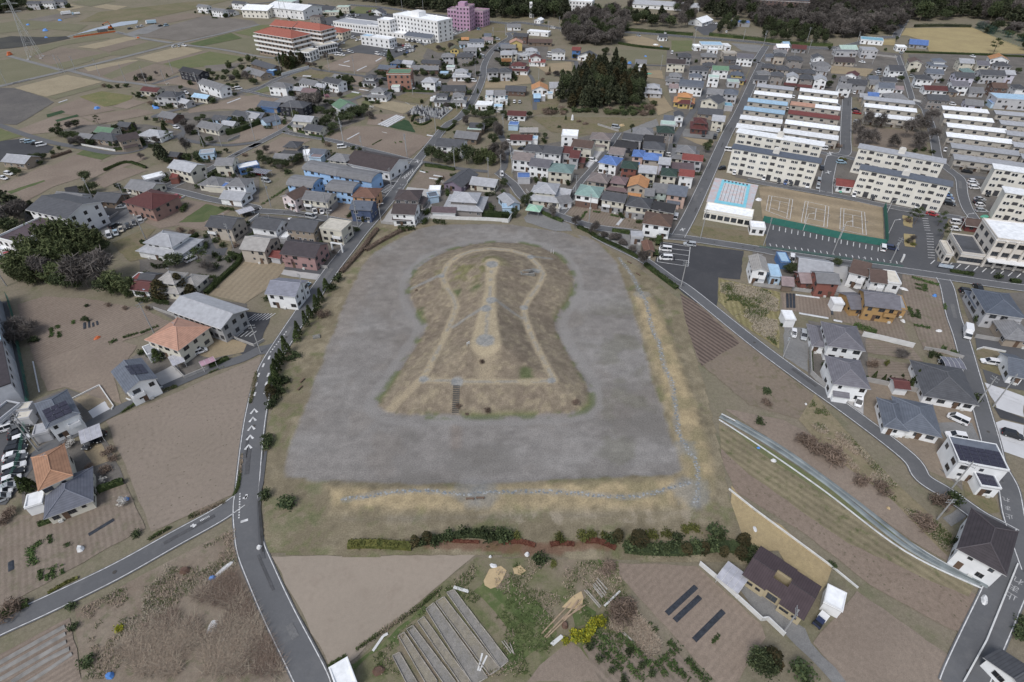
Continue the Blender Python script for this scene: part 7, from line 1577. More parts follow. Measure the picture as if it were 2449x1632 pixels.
for q in (('B2 1630 790 1900 810 2150 825 2345 835',2.2,2.4,L_GHED,'long clipped green hedge behind a pale panel fence'),('B2 820 1345 900 1260 1000 1150 1080 1040 1150 950',1.8,1.3,L_BRN,'brown bare hedge edging the chevron road'),('B2 1040 1145 1150 1080 1280 1010 1380 960 1430 955',1.8,1.3,L_BRN,'brown bare hedge curving round the moat corner'),
  ('B3 690 930 800 980 870 1030 1050 1110 1240 1210',1.5,1.2,L_GHED,'low green hedge round the back of the moat'),('B3 1300 1270 1430 1370 1590 1490',1.8,1.3,L_GHED,'low green hedge beside the diagonal road'),('B3 365 800 450 840 555 880',1.4,1.3,L_GHED,'short green hedge below the road bend'),('B3 1000 965 1080 975 1160 988',1.6,1.4,L_GHED,'short green hedge beside the park hut'),('B3 1300 995 1420 1010 1410 1100',2.0,1.5,L_GHED,'green hedge corner beside the brick roofed hut'),('B3 1320 1170 1390 1160 1400 1200',2.4,1.4,L_GHED,'green bushy hedge below the brick roofed hut'),
  ('D2 845 385 1000 378 1200 385 1400 400',2.2,1.2,L_YEL,'long yellowish green hedge along the moat foot'),('D2 1680 340 1820 350 1980 355',.8,.5,L_RED,'low red brown hedge strip'),('D3 0 360 150 350 290 385',1.2,.6,L_RED,'low red brown hedge by the weedy plot'),('D3 420 380 520 365 630 375',1.2,.6,L_RED,'middle low red brown hedge of the foot row'),('D3 720 345 850 350 990 410',1.4,.6,L_RED,'low red brown hedge nearest the cypress clump'),
  ('D2 1430 370 1700 315 1900 292 2220 325 D3 90 310',1.8,.9,L_SHR,'low ragged scrub line along the moat foot'),('D3 1060 405 1300 425 1600 425 1900 395 2150 430',3.2,1.1,L_SHR,'low ragged scrub under the clipped shrubs'),
  ('B1 1285 690 1400 735 1490 765',1.4,1.6,L_GHED,'clipped green hedge at the side of the pyramid-roofed house'),('B1 1700 680 1800 625',1.4,1.6,L_GHED,'short green hedge right of the pyramid-roofed house'),('B1 1455 855 1600 770',1.1,1.0,L_GHED,'low green hedge below the pyramid-roofed house'),('B1 1870 1160 2000 1040 2190 850 2080 800',1.5,1.7,L_GHED,'tall dark hedge bounding the straw field'),
  ('A1 650 1235 800 1280 1030 1325',1.8,3.0,L_GHED,'tall green hedge hiding a grey-roofed house'),('A1 1040 1365 1150 1355 1330 1320',1.2,1.4,L_GHED,'green hedge along the lane bend'),('A1 2060 1230 2200 1190 2400 1110',1.8,3.0,L_GHED,'tall dark hedge sloping past a white gable'),('A1 950 1556 1150 1480 1330 1530',1.2,1.2,L_GHED,'low green hedge round a ploughed plot'),('A1 470 1440 650 1380',1.4,1.2,L_BRN,'brown hedge along the lane car park'),
  ('A3 1110 275 1400 300 1735 325',2.2,2.4,L_GHED,'long dark hedge along the wide far road'),('A3 1880 325 2100 345 2353 372 A4 300 385 690 405',2.4,2.6,L_GHED,'long dark hedge below the line of evergreens'),('A3 1060 400 1250 430 1520 455',2.4,1.6,L_GHED,'dark hedge below the round grey wood'),('A4 1320 455 1600 465 2000 480 2400 500',3,1.2,L_GHED,'green hedge along the foot of the dry lawn'),('A4 1400 237 1650 232 1890 240',2.4,2.4,L_DK,'dark clipped hedge at the head of the dry lawn'),
  ('C1 900 1430 1000 1390 1130 1345',1.5,1.6,L_GHED,'dark hedge behind the bare field corner'),('C1 660 1560 760 1510 880 1450',1.3,1.4,L_GHED,'dark hedge beneath the grey-roofed low house'),('C1 1905 300 2000 260 2080 225',1.3,1.2,L_GHED,'dark clipped hedge beside the lane'),('D1 340 210 500 150 700 60 790 0',1.2,1.0,L_GHED,'dark hedge at the foot of the slate-roofed house'),('D1 0 1010 130 940 260 880',1.8,1.2,L_GHED,'dark hedge beside the side road at the picture edge'),('D1 420 800 550 720 680 660',.8,.4,L_YEL,'low yellowish verge plants beside the side road'),
  ('A2 1380 835 1500 835 1660 840',1.4,1.4,L_GHED,'green hedge above the weedy plot'),('A2 1690 1170 1780 1190 1850 1140',1.2,1.4,L_GHED,'green hedge at the curve of the village road'),('C4 500 470 700 500 910 545',1.4,1.6,L_GHED,'dark hedge between two grey-roofed houses'),('C4 500 490 510 700',.9,.8,L_GHED,'low hedge along the gravel drive'),('E2 680 950 850 980 990 1005',1.3,1.0,L_GHED,'green hedge beside the billboard'),('E2 1480 1090 1620 1100',1.6,1.2,L_GHED,'short green hedge below the slanted bays'),('B2 1580 370 1700 385 1850 410',1.4,1.4,L_GHED,'green hedge along the lane below the bamboo house'),('A2 340 1160 500 1220 660 1250',1.4,1.3,L_GHED,'green hedge round the blossoming garden'),('C4 980 770 990 735',.8,.8,L_GHED,'tiny hedge by the long block wall')):
 hedge(*q,ls=.3 if q[2] > .9 else .22)
# scrub: tufts of dead stems and weeds nobody could count
def tufts(path,n,hs,mats,name,label,blades=4,ex=None,wd=.05,lean=.5,hw=1.0):
 P = PL(path); ex = PL(ex) if ex else None; x0,x1 = min(p[0] for p in P),max(p[0] for p in P); y0,y1 = min(p[1] for p in P),max(p[1] for p in P); pts = []
 while len(pts) < n:
  k = n * 2; X_ = rng.uniform(x0,x1,k); Y_ = rng.uniform(y0,y1,k); ok = (sdist(P,X_,Y_) > 1.5 * hs) & (fbm(X_,Y_,5,3) > .46)
  if ex: ok &= sdist(ex,X_,Y_) < 0
  pts += list(zip(X_[ok],Y_[ok]))
 c = np.array(pts[:n]); c = np.repeat(c,blades,0); N_ = len(c); a = rng.random(N_) * 6.283; h = hs * (.5 + rng.random(N_)); ln = lean * (.4 + rng.random(N_)) * h
 b0 = np.stack([c[:,0] + rng.normal(size=N_) * .15,c[:,1] + rng.normal(size=N_) * .15,np.full(N_,.06)],1)
 s_ = np.stack([-np.sin(a),np.cos(a),np.zeros(N_)],1) * wd * hw; t = b0 + np.stack([np.cos(a) * ln,np.sin(a) * ln,h],1)
 V = np.stack([b0 - s_,b0 + s_,t],1).reshape(-1,3); me = bpy.data.meshes.new(name); me.from_pydata(V.tolist(),[],np.arange(3 * N_).reshape(-1,3).tolist())
 for m in mats: me.materials.append(m)
 q_ = np.clip((fbm(c[:,0] + 70,c[:,1],7,3) - .3) / .4,0,.99); me.polygons.foreach_set('material_index',np.clip((q_ + rng.normal(size=N_) * .22) * len(mats),0,len(mats) - 1).astype(int).tolist()); o = inst(name,me); tag(o,label,kind='stuff'); return o
DEAD = paint('dead_stem',(.36,.29,.225),rough=1,var=.3,scale=3); DEAD2 = paint('dead_stem_dark',(.22,.165,.13),rough=1,var=.3,scale=3); DEADG = paint('weed_green',(.075,.10,.035),rough=1,var=.3,scale=3); DEADP = paint('dead_pale',(.38,.33,.26),rough=1,var=.2,scale=3)
tufts('F 250 1480 380 1400 470 1330 545 1300 600 1400 660 1520 680 1568 300 1568',5500,.85,[DEAD,DEADP,DEAD2,DEAD2],'undergrowth','tangled dead stalks over the waste corner',4,lean=1.9,wd=.04)
tufts('F 172 1402 545 1210 555 1300 400 1400 250 1568 190 1568',2000,.35,[DEAD,DEADG,DEADP],'undergrowth','thin pale weeds over the upper waste corner',4,lean=1.0,wd=.06)
tufts('F 800 1560 1095 1280 1420 1290 1500 1520 1300 1450 1230 1560',2200,.3,[DEADG,DEADG,DEAD],'undergrowth','rank weeds round the old seed frames',4,ex='D2 1200 1320 1640 820 1760 750 2260 1400 1640 1640 1380 1660',lean=1.0,wd=.07)
tufts('D3 880 1100 1010 850 1150 900 1420 1230 1330 1420 1080 1200',1500,.45,[DEAD,DEADP,DEAD2],'undergrowth','dead grass between the vegetable rows',4,lean=1.2,wd=.06)
tufts('F 1872 905 1912 955 2050 1102 2190 1230 2185 1285 2050 1150 1900 1040 1835 965',2200,.3,[DEAD,DEADP,DEADG],'undergrowth','dry grass between the plastic strips and the diagonal road',4,lean=1.0,wd=.06)
tufts('F 1652 642 1792 672 1790 802 1700 742 1652 692',5000,.35,[DEADP,DEADP,DEADG],'undergrowth','pale stubble leaves over the yellow field',3,lean=1.0,wd=.09)
for i,s_ in enumerate(('D1 1260 330 1600 130 1950 -20 1980 10 1600 180 1290 350','C1 930 820 1300 560 1750 400 2150 240 2260 300 2180 240 1750 430 1320 600 980 800','C1 2100 1480 2150 1340 2200 900 2290 420 2350 200 2340 400 2230 940 2190 1380 2130 1490','D2 650 1420 900 1270 1450 890 1700 690 1900 520 1960 500 1760 680 1480 930 900 1320 690 1470')):
 tufts(s_,1500,.28,[DEADG,DEADG,DEAD],'verge_grass',('green verge grass below the large bare field','green verge grass at the top of the large bare field','green verge grass beside the chevron road','green verge grass round the triangular field')[i],4,lean=.8,wd=.07)
m = MB()
for q in (TRAIL,TRAILR):
 for p in resample(q,.75):
  for k in range(2):
   x,y = p[0] + random.uniform(-.55,.55),p[1] + random.uniform(-.4,.4); r_ = random.uniform(.16,.36); z = pz(x,y); a = random.uniform(0,6.28)
   m.prism([(x + math.cos(a + j * 1.257) * r_ * random.uniform(.8,1.2),y + math.sin(a + j * 1.257) * r_ * random.uniform(.7,1)) for j in range(5)],z - .05,z + random.uniform(.03,.09),random.randrange(2))
tag(m.obj('stone_trail',[paint('stone_pale',(.30,.31,.31),var=.3,scale=2),paint('stone_grey',(.20,.215,.225),var=.3,scale=2)]),'line of pale stones laid along the straw bank',kind='stuff')

# small garden trees beside the houses, clear of the roads
for v in range(3):
 C = clumps(10,420,.8,.8,.75,1.3,.55,.5); C[:,2] = np.maximum(C[:,2],.25); reg('gar','garden_tree','tree',leafmesh('crown',C,.34,[L_BRO]),trunk_mesh(.7,.08,0),'small dark garden evergreen')
BASEH['gar'] = (2.6,1.3); RG = random.Random(21); ng = 0
for hx,hy,hr in HOUSES:
 dense = hx > 60 and hy > 170
 for k in range(1 if dense else 4):
  a = RG.uniform(0,6.28); d = hr * RG.uniform(.85,1.25) + .8; x,y = hx + math.cos(a) * d,hy + math.sin(a) * d
  if ng >= 298 or hy < 95 or any(math.dist((x,y),(q[0],q[1])) < q[2] * .8 for q in HOUSES if abs(q[0] - x) < 25): continue
  if any(pdist(p,np.array([x]),np.array([y]))[0] < w / 2 + 1.2 for p,w in RDS): continue
  h = RG.uniform(2,4.6); tree('gar',x,y,h,h * RG.uniform(.8,1.3),R_=RG); ng += 1

hc = np.stack([rng.uniform(-3,3,420),rng.normal(size=420) * .38,rng.random(420) ** .6 * 1.6],1); HEDM = leafmesh('garden_hedge',hc,.34,[L_GHED]); nh = 0
for hx,hy,hr in HOUSES:
 if hy < 95: continue
 for a0 in RG.sample((0,1.57,3.14,4.71),2):
  a = a0 + RG.choice((-.2,.1,.3)); d = hr * 1.05 + 1.6; x,y = hx + math.cos(a) * d,hy + math.sin(a) * d
  if nh >= 240 or any(math.dist((x,y),(q[0],q[1])) < q[2] + .6 for q in HOUSES if abs(q[0] - x) < 25) or any(pdist(p,np.array([x]),np.array([y]))[0] < w / 2 + 2.2 for p,w in RDS): continue
  o = inst('garden_hedge',HEDM,None,(x,y,0),a + 1.571 + RG.uniform(-.1,.1),(RG.uniform(.6,1.2),RG.uniform(.8,1.3),RG.uniform(.7,1.2))); nh += 1; tag(o,cat='hedge',group='garden hedges',desc='straight dark garden hedge')

L_CROP = leafmat('leaf_crop',(.035,.07,.022),(.10,.135,.05))
for s_,w_ in CROPS:
 P = PL(s_); P = smooth(P); L_ = sum(math.dist(a,b) for a,b in zip(P,P[1:])); S = resample(P,.25)
 if len(S) < 3: continue
 n = int(min(2500,L_ * w_ * 24 + 30)); k = rng.integers(0,len(S) - 1,n); A = np.array(S)[k]; d = np.array(S)[k + 1] - A; d /= np.linalg.norm(d,axis=1)[:,None] + 1e-9
 lat = rng.normal(size=n) * w_ * .25; keep = fbm(A[:,0],A[:,1],2.2,2) > .33; c = np.stack([A[:,0] - d[:,1] * lat,A[:,1] + d[:,0] * lat,.1 + rng.random(n) * .25],1)[keep]
 if len(c): tag(inst('vegetable_row',leafmesh('vegetable_row',c,.34,[L_CROP],aspect=.6,up=.8)),'row of green winter vegetables in soil',kind='stuff')
# ---------------------------------------------------------------- vehicles
TYRE = paint('tyre',(.02,.02,.02),rough=.8); LAMPW = paint('lamp_clear',(.75,.75,.72),rough=.2); LAMPR = paint('lamp_red',(.35,.02,.02),rough=.3); CGLASS = paint('car_glass',(.02,.024,.03),rough=.06,spec=.6)
CARC = {'white': (.80,.80,.81),'silver': (.42,.44,.46),'black': (.016,.017,.02),'grey': (.12,.125,.13),'red': (.33,.03,.035),'blue': (.05,.10,.26),'lblue': (.33,.46,.56),'navy': (.03,.04,.09),'beige': (.5,.45,.36)}
def carpaint(c):
 if 'car_' + c not in _M:
  m = paint('car_' + c,CARC[c],rough=.3,var=.02,spec=.5); m.node_tree.nodes['Principled BSDF'].inputs['Coat Weight'].default_value = .4
 return _M['car_' + c]
SPEC = {'hatch': (3.6,1.56,.78,1.52,(-.47,-.40,.10,.30),.14),'van': (4.55,1.74,.92,1.82,(-.49,-.46,.22,.42),.10),'sedan': (4.5,1.76,.82,1.42,(-.40,-.26,.06,.24),.16),'wagon': (4.6,1.76,.82,1.50,(-.49,-.42,.08,.26),.14)}
def loft(m,st,mi):
 for (x0,w0,a0,b0),(x1,w1,a1,b1) in zip(st,st[1:]):
  for s in (1,-1):
   f = [(x0,s * w0,a0),(x1,s * w1,a1),(x1,s * w1 * .96,b1),(x0,s * w0 * .96,b0)]; m.face(f[::-s],mi)
  m.face([(x0,-w0 * .96,b0),(x1,-w1 * .96,b1),(x1,w1 * .96,b1),(x0,w0 * .96,b0)],mi); m.face([(x0,w0,a0),(x1,w1,a1),(x1,-w1,a1),(x0,-w0,a0)],mi)
 for (x,w,a,b),s in ((st[0],1),(st[-1],-1)): m.face([(x,-w,a),(x,w,a),(x,w * .96,b),(x,-w * .96,b)][::-s],mi)
def car_parts(kind):
 L,Wd,belt,H,(r0,r1,f1,f0),nose = SPEC[kind]; hw = Wd / 2; body,gl = MB(),MB()
 hood = belt - (.06 if kind != 'van' else .0)
 loft(body,[(-L / 2,hw * .86,.32,belt * .8),(-L * .46,hw * .97,.24,belt),(-L * .2,hw,.22,belt),(L * f0,hw,.22,belt),(L * .43,hw * .96,.24,hood * .9),(L / 2,hw * .78,.32,hood * .68)],0)
 tw = hw * .80; zr = H
 A = [(L * r0 + .05,hw * .93,belt),(L * r1,tw,zr - .05),(L * f1,tw,zr),(L * f0,hw * .93,belt)]
 body.face([(A[1][0],-tw,zr - .05),(A[2][0],-tw,zr),(A[2][0],tw,zr),(A[1][0],tw,zr - .05)]); body.face([(A[1][0],-tw,zr - .1),(A[1][0],tw,zr - .1),(A[2][0],tw,zr - .06),(A[2][0],-tw,zr - .06)])
 for s in (1,-1): gl.face([(A[0][0],s * A[0][1],belt - .01),(A[3][0],s * A[3][1],belt - .01),(A[2][0],s * tw,zr - .03),(A[1][0],s * tw,zr - .08)][::s])
 ws,rw = MB(),MB()
 ws.face([(A[3][0],-A[3][1],belt - .01),(A[3][0],A[3][1],belt - .01),(A[2][0],tw,zr - .01),(A[2][0],-tw,zr - .01)]); rw.face([(A[0][0],A[0][1],belt - .01),(A[0][0],-A[0][1],belt - .01),(A[1][0],-tw,zr - .06),(A[1][0],tw,zr - .06)])
 # pillars
 for s in (1,-1):
  for (p,q) in ((A[0],A[1]),(A[3],A[2])): body.bar((p[0],s * p[1],belt),(q[0],s * tw,zr - .05),.045,n=4)
  xm = (A[1][0] + A[2][0]) / 2; body.bar((xm,s * hw * .94,belt),(xm,s * (tw + .01),zr - .05),.05,n=4)
  body.bar((A[1][0],s * tw,zr - .05),(A[2][0],s * tw,zr - .02),.05,n=4)
 wh = MB(); n = 10; r = .31
 for k in range(n):
  a0,a1 = 6.2832 * k / n,6.2832 * (k + 1) / n
  wh.face([(math.cos(a0) * r,-.1,math.sin(a0) * r),(math.cos(a1) * r,-.1,math.sin(a1) * r),(math.cos(a1) * r,.1,math.sin(a1) * r),(math.cos(a0) * r,.1,math.sin(a0) * r)],0)
 for y in (-.1,.1):
  wh.face([(math.cos(6.2832 * k / n) * r,y,math.sin(6.2832 * k / n) * r) for k in range(n)][::(1 if y < 0 else -1)],0); wh.face([(math.cos(6.2832 * k / n) * r * .6,y * 1.06,math.sin(6.2832 * k / n) * r * .6) for k in range(n)][::(1 if y < 0 else -1)],1)
 hl,tl = MB(),MB(); hl.box(-.06,.06,-.17,.17,-.07,.07); tl.box(-.05,.05,-.12,.12,-.12,.12)
 return dict(body=body,side=gl,ws=ws,rw=rw,wheel=wh,hl=hl,tl=tl,L=L,hw=hw,belt=belt)
CP = {k: car_parts(k) for k in SPEC}; _cm = {}
RIM = paint('rim',(.45,.45,.46),rough=.4)
def cmesh(kind,part,mats,nm):
 k = (kind,part,tuple(m.name for m in mats))
 if k not in _cm: _cm[k] = CP[kind][part].mesh(nm,mats)
 return _cm[k]
def far_mesh(kind,c):
 k = (kind,'far',c)
 if k not in _cm:
  p = CP[kind]; m = MB()
  for part,mi in (('body',0),('side',1),('ws',1),('rw',1)):
   i = len(m.v); m.v += p[part].v; m.f += [tuple(j + i for j in f) for f in p[part].f]; m.m += [mi] * len(p[part].f)
  for sx in (-.3,.3):
   for sy in (-1,1): m.box(p['L'] * sx - .3,p['L'] * sx + .3,sy * (p['hw'] - .12) - .1,sy * (p['hw'] - .12) + .11,0,.6,2)
  _cm[k] = m.mesh('parked_car',[carpaint(c),CGLASS,TYRE])
 return _cm[k]
KN = {'hatch': 'hatchback','van': 'minivan','sedan': 'sedan','wagon': 'estate car'}
CN = {'lblue': 'pale blue','navy': 'dark blue'}
def car(t,x,y,dx,dy,kind,c,z=.12,group=None,desc=None):
 a = Vector(W(t,x,y,.6)); b = Vector(W(t,x + dx,y + dy,.6)); ang = math.atan2(b.y - a.y,b.x - a.x); p = CP[kind]
 if a.y > 240: r = inst('parked_car',far_mesh(kind,c),None,(a.x,a.y,z),ang)
 else:
  r = empty('parked_car',a.x,a.y,z,ang)
  inst('body',cmesh(kind,'body',[carpaint(c)],'body'),r); inst('side_window',cmesh(kind,'side',[CGLASS],'side_window'),r); inst('windscreen',cmesh(kind,'ws',[CGLASS],'windscreen'),r); inst('rear_window',cmesh(kind,'rw',[CGLASS],'rear_window'),r)
  for sx in (-.3,.31):
   for sy in (-1,1): inst('wheel',cmesh(kind,'wheel',[TYRE,RIM],'wheel'),r,(p['L'] * sx,sy * (p['hw'] - .1),.31))
  for sy in (-1,1):
   inst('headlight',cmesh(kind,'hl',[LAMPW],'headlight'),r,(p['L'] * .475,sy * p['hw'] * .66,p['belt'] * .74)); inst('tail_light',cmesh(kind,'tl',[LAMPR],'tail_light'),r,(-p['L'] * .485,sy * p['hw'] * .76,p['belt'] * .84))
 tag(r,cat='car',group=group or 'cars parked about the town',desc=desc or f'{CN.get(c, c)} {KN[kind]} parked'); return r
CD = '''
B3 1485 1125 -40 -4 van white; B3 1490 1205 -40 -2 van white; B3 1708 1078 -40 -5 wagon silver; B3 1580 830 8 -30 van white; B3 825 315 40 8 wagon white; B3 1035 160 0 0 hatch white; B3 2110 432 4 -30 hatch white; B3 1998 390 -40 4 hatch black; B3 2065 225 40 4 van white; B3 -2 440 0 30 hatch white; B3 1968 50 20 -20 hatch silver; B3 1830 88 3 -20 hatch black; B3 1935 105 6 -25 van black; B3 905 405 30 -10 hatch white; B3 185 215 30 5 sedan black; B3 1520 268 40 2 hatch white; B3 1555 300 40 2 hatch white
C4 355 355 0 40 hatch white; C4 443 370 0 40 wagon silver; C4 918 940 -6 40 van white; C4 1780 1098 -40 -18 van white; C4 1765 1240 -50 -8 wagon white; C4 2060 600 -40 -6 wagon white; C4 2255 1232 40 12 wagon black; C4 1680 1340 20 -20 sedan black; C4 1690 605 -30 -4 wagon black; C4 2255 415 30 -10 hatch silver
B4 1560 770 40 10 sedan red; B4 1130 1065 0 -30 van white; B4 1205 1062 40 8 wagon navy; B4 878 605 0 30 hatch white; B4 1040 630 0 30 hatch black; B4 1425 700 0 30 van white; B4 1540 718 0 30 hatch silver; B4 1690 600 40 8 hatch lblue; B4 1692 625 40 8 sedan blue; B4 1700 650 40 8 sedan silver; B4 1708 680 40 8 wagon black; B4 1910 485 40 2 hatch white; B4 1912 505 40 2 wagon white; B4 1928 540 40 2 wagon white; B4 1970 640 40 2 sedan silver; B4 1965 665 40 2 sedan black; B4 1975 692 40 2 hatch white; B4 1985 740 40 2 wagon silver; B4 2325 850 30 5 hatch grey; B4 228 487 0 30 hatch black; B4 283 497 0 30 hatch blue; B4 333 505 0 30 hatch black; B4 95 460 0 20 hatch white; B4 473 522 0 30 van white; B4 572 480 0 -20 van silver; B4 565 533 0 20 hatch silver; B4 600 370 3 20 sedan black; B4 608 200 -20 -2 van white; B4 770 320 40 2 wagon lblue; B4 1670 215 0 30 hatch white; B4 1760 900 30 4 hatch white; B4 1770 845 30 4 van white; B4 1860 400 40 6 sedan black; B4 2040 595 0 20 sedan black; B4 2230 660 0 20 hatch grey; B4 1860 1440 40 6 wagon black; B4 1960 1410 20 20 sedan black; B4 340 1160 0 20 van white; B4 20 1230 0 20 hatch white
B1 942 465 40 -14 sedan white; B1 1105 360 40 -4 sedan silver; B1 1240 408 -20 -22 sedan silver; B1 1268 465 8 30 sedan silver; B1 1217 508 4 30 hatch grey; B1 1160 538 4 30 hatch black; B1 1100 568 6 30 hatch beige; B1 1042 530 40 -20 wagon black; B1 1050 600 4 30 hatch lblue; B1 990 620 8 40 van white; B1 1612 272 30 10 hatch red; B1 75 830 20 30 van white; B1 125 950 10 30 wagon white; B1 5 820 15 25 hatch silver; B1 80 58 30 6 wagon white; B1 35 100 30 6 hatch white; B1 2280 200 30 -8 van black; B1 2255 425 30 -8 wagon black; B1 1175 225 10 20 hatch white; B1 1735 835 30 -14 van white; B1 1055 600 3 20 hatch silver
B2 580 780 10 30 van white; B2 642 785 14 30 hatch white; B2 140 505 30 8 van silver; B2 80 440 20 6 hatch red; B2 360 875 6 30 hatch white; B2 500 1450 20 -14 hatch lblue; B2 2278 445 2 20 hatch white; B2 2345 150 20 4 hatch white; B2 1290 420 0 0 hatch white; B2 10 580 20 5 hatch black; B2 545 830 40 8 van silver
C1 1820 150 40 -14 hatch white; C1 75 845 50 -16 van white; C1 820 980 -20 24 wagon black; C1 905 935 -16 20 hatch black
C1 175 850 40 -16 sedan grey; C1 170 905 40 -16 sedan black; C1 195 945 40 -14 hatch white; C1 155 1000 40 -8 hatch black; C1 150 1040 40 -8 wagon black; C1 125 1100 50 -14 sedan white; C1 150 1125 45 -12 sedan grey; C1 135 1160 45 -12 sedan black; C1 130 1205 50 -18 wagon white; C1 120 1260 45 -16 sedan black; C1 105 1315 45 -16 hatch white; C1 70 1390 45 -18 wagon silver; C1 25 1440 45 -18 hatch white; C1 10 1490 45 -18 hatch silver; C1 110 790 40 -8 sedan red
A1 230 1280 40 -6 wagon silver; A1 270 1285 40 -6 wagon lblue; A1 325 1300 40 -6 sedan black; A1 375 1315 45 -8 van white; A1 1335 1272 30 8 van white; A1 1600 1158 30 6 hatch white; A1 1690 845 30 6 hatch white; A1 1655 850 30 6 hatch black; A1 1580 425 20 -4 hatch white; A1 1625 420 2 -10 hatch silver; A1 1670 415 20 3 wagon white; A1 1180 260 20 -4 sedan black; A1 1255 245 20 -4 sedan silver; A1 1290 238 20 -4 hatch white; A1 1510 232 20 -4 van lblue; A1 1455 235 20 -4 sedan black; A1 1275 870 20 4 hatch silver; A1 2165 805 30 -4 van white; A1 2130 810 20 -4 hatch beige
A2 780 362 30 4 van white; A2 830 392 20 2 sedan silver; A2 1120 400 20 4 wagon white; A2 1230 410 20 4 sedan black; A2 965 365 20 -10 sedan white; A2 1000 358 20 -10 sedan white; A2 930 345 20 -4 van white; A2 480 165 20 -8 sedan silver; A2 815 455 20 3 hatch white; A2 850 460 20 3 hatch beige; A2 890 465 20 8 hatch white; A2 920 475 20 8 hatch silver; A2 775 497 20 3 hatch white; A2 805 498 20 3 van white; A2 835 500 20 3 hatch white
A2 1310 400 8 -14 sedan black; A2 1335 403 8 -14 hatch grey; A2 1360 407 8 -14 sedan black; A2 1385 412 8 -14 sedan red; A2 1410 408 8 -14 hatch white; A2 1435 406 8 -14 sedan white; A2 1400 430 8 -14 hatch white; A2 1425 427 8 -14 sedan white; A2 1450 424 8 -14 hatch white; A2 1470 432 8 -14 sedan silver; A2 1495 420 14 -4 sedan black; A2 1440 372 8 -12 sedan black; A2 1465 375 8 -12 hatch silver; A2 1490 378 8 -12 sedan black; A2 1515 382 8 -12 hatch white; A2 1540 386 8 -12 sedan silver; A2 1280 437 14 4 wagon white; A2 1222 460 14 4 wagon silver; A2 1320 465 10 -10 sedan black; A2 1345 460 10 -10 hatch white; A2 1370 455 10 -10 sedan white; A2 1395 448 10 -10 sedan silver; A2 1420 475 10 -10 sedan blue; A2 1445 468 10 -10 hatch white; A2 1470 460 10 -10 sedan white; A2 1150 490 14 3 van white; A2 1190 495 10 -8 sedan silver; A2 1215 498 10 -8 sedan silver
A2 1810 285 12 -6 sedan black; A2 1850 300 14 2 van white; A2 1850 260 10 -8 sedan silver; A2 1875 262 10 -8 sedan white; A2 1900 265 10 -8 hatch white; A2 1925 255 10 -8 sedan black; A2 1950 250 10 -8 hatch silver; A2 1910 290 12 -5 van white; A2 1960 275 12 -3 sedan white; A2 2070 265 14 -2 hatch lblue; A2 640 225 10 -8 sedan black; A2 665 225 10 -8 hatch white; A2 690 228 10 -8 sedan silver; A2 715 231 10 -8 sedan black; A2 740 234 10 -8 hatch white; A2 765 215 10 -8 sedan white; A2 580 215 10 -8 sedan white; A2 610 218 10 -8 hatch silver; A2 880 140 10 -6 sedan white; A2 905 135 10 -6 hatch silver; A2 930 140 10 -6 sedan black; A2 955 145 10 -6 hatch white; A2 980 140 10 -6 sedan silver; A2 870 160 10 -6 sedan white; A2 895 165 10 -6 hatch white; A2 920 162 10 -6 sedan silver; A2 945 165 10 -6 hatch black; A2 1110 95 10 -5 sedan white; A2 1080 105 10 -5 hatch red; A2 1060 112 10 -5 sedan black; A2 1620 140 14 2 sedan black; A2 1650 145 14 2 hatch silver; A2 1690 150 14 2 wagon white
A2 2020 735 20 2 van white; A2 2090 500 10 -14 wagon white; A2 2110 515 10 -14 van silver; A2 2230 460 20 2 sedan black; A2 2250 450 20 2 hatch silver; A2 2270 470 20 2 hatch black; A2 1215 725 16 2 van black; A2 1425 790 16 3 van white; A2 1465 800 16 3 hatch silver; A2 2240 357 18 2 wagon silver; A2 825 1335 24 -2 van white
A3 465 255 16 1 van white; A3 115 925 3 -12 hatch white; A3 163 927 3 -12 hatch silver; A3 1035 1155 20 3 van silver; A3 1545 480 2 -12 van white; A3 1875 205 6 -8 hatch white; A3 1900 208 6 -8 sedan white; A3 1922 210 6 -8 hatch silver; A3 1945 213 6 -8 sedan white; A3 1965 215 6 -8 sedan silver; A3 1845 228 12 2 sedan white; A3 440 490 12 2 van white; A3 430 515 12 2 hatch white; A3 2205 735 6 -12 sedan red; A3 100 1090 14 3 hatch silver; A3 130 1105 14 3 hatch white; A3 2040 290 6 -6 hatch white; A3 1480 300 8 3 hatch white; A3 1240 325 10 2 sedan silver
A4 950 538 14 3 sedan white; A4 1090 625 16 -2 sedan white; A4 1095 645 16 -2 hatch silver; A4 1100 605 16 -2 hatch black; A4 882 808 3 -12 hatch white; A4 740 920 14 2 hatch silver; A4 895 952 20 2 sedan black; A4 905 980 20 2 wagon red; A4 905 1058 20 2 hatch silver; A4 355 842 4 -12 hatch white; A4 300 945 4 -12 hatch white; A4 610 1285 14 3 van white; A4 1380 665 12 2 hatch silver; A4 1440 1010 12 -4 hatch silver; A4 1430 1035 12 -4 hatch white; A4 1330 195 6 -12 sedan black; A4 1327 215 6 -12 sedan grey; A4 390 765 4 -12 hatch black; A4 1430 760 14 2 van silver; A4 1270 795 12 2 hatch silver; A4 1910 490 10 3 sedan white; A4 1735 905 12 2 hatch white; A4 1290 460 12 -1 hatch silver
'''
seen_c = set()
for blk in CD.strip().split('\n'):
 for it in blk.split(';'):
  q = it.split()
  if len(q) != 7: continue
  dx,dy = float(q[3]),float(q[4])
  if dx == 0 and dy == 0: continue
  car(q[0],float(q[1]),float(q[2]),dx,dy,q[5],q[6])
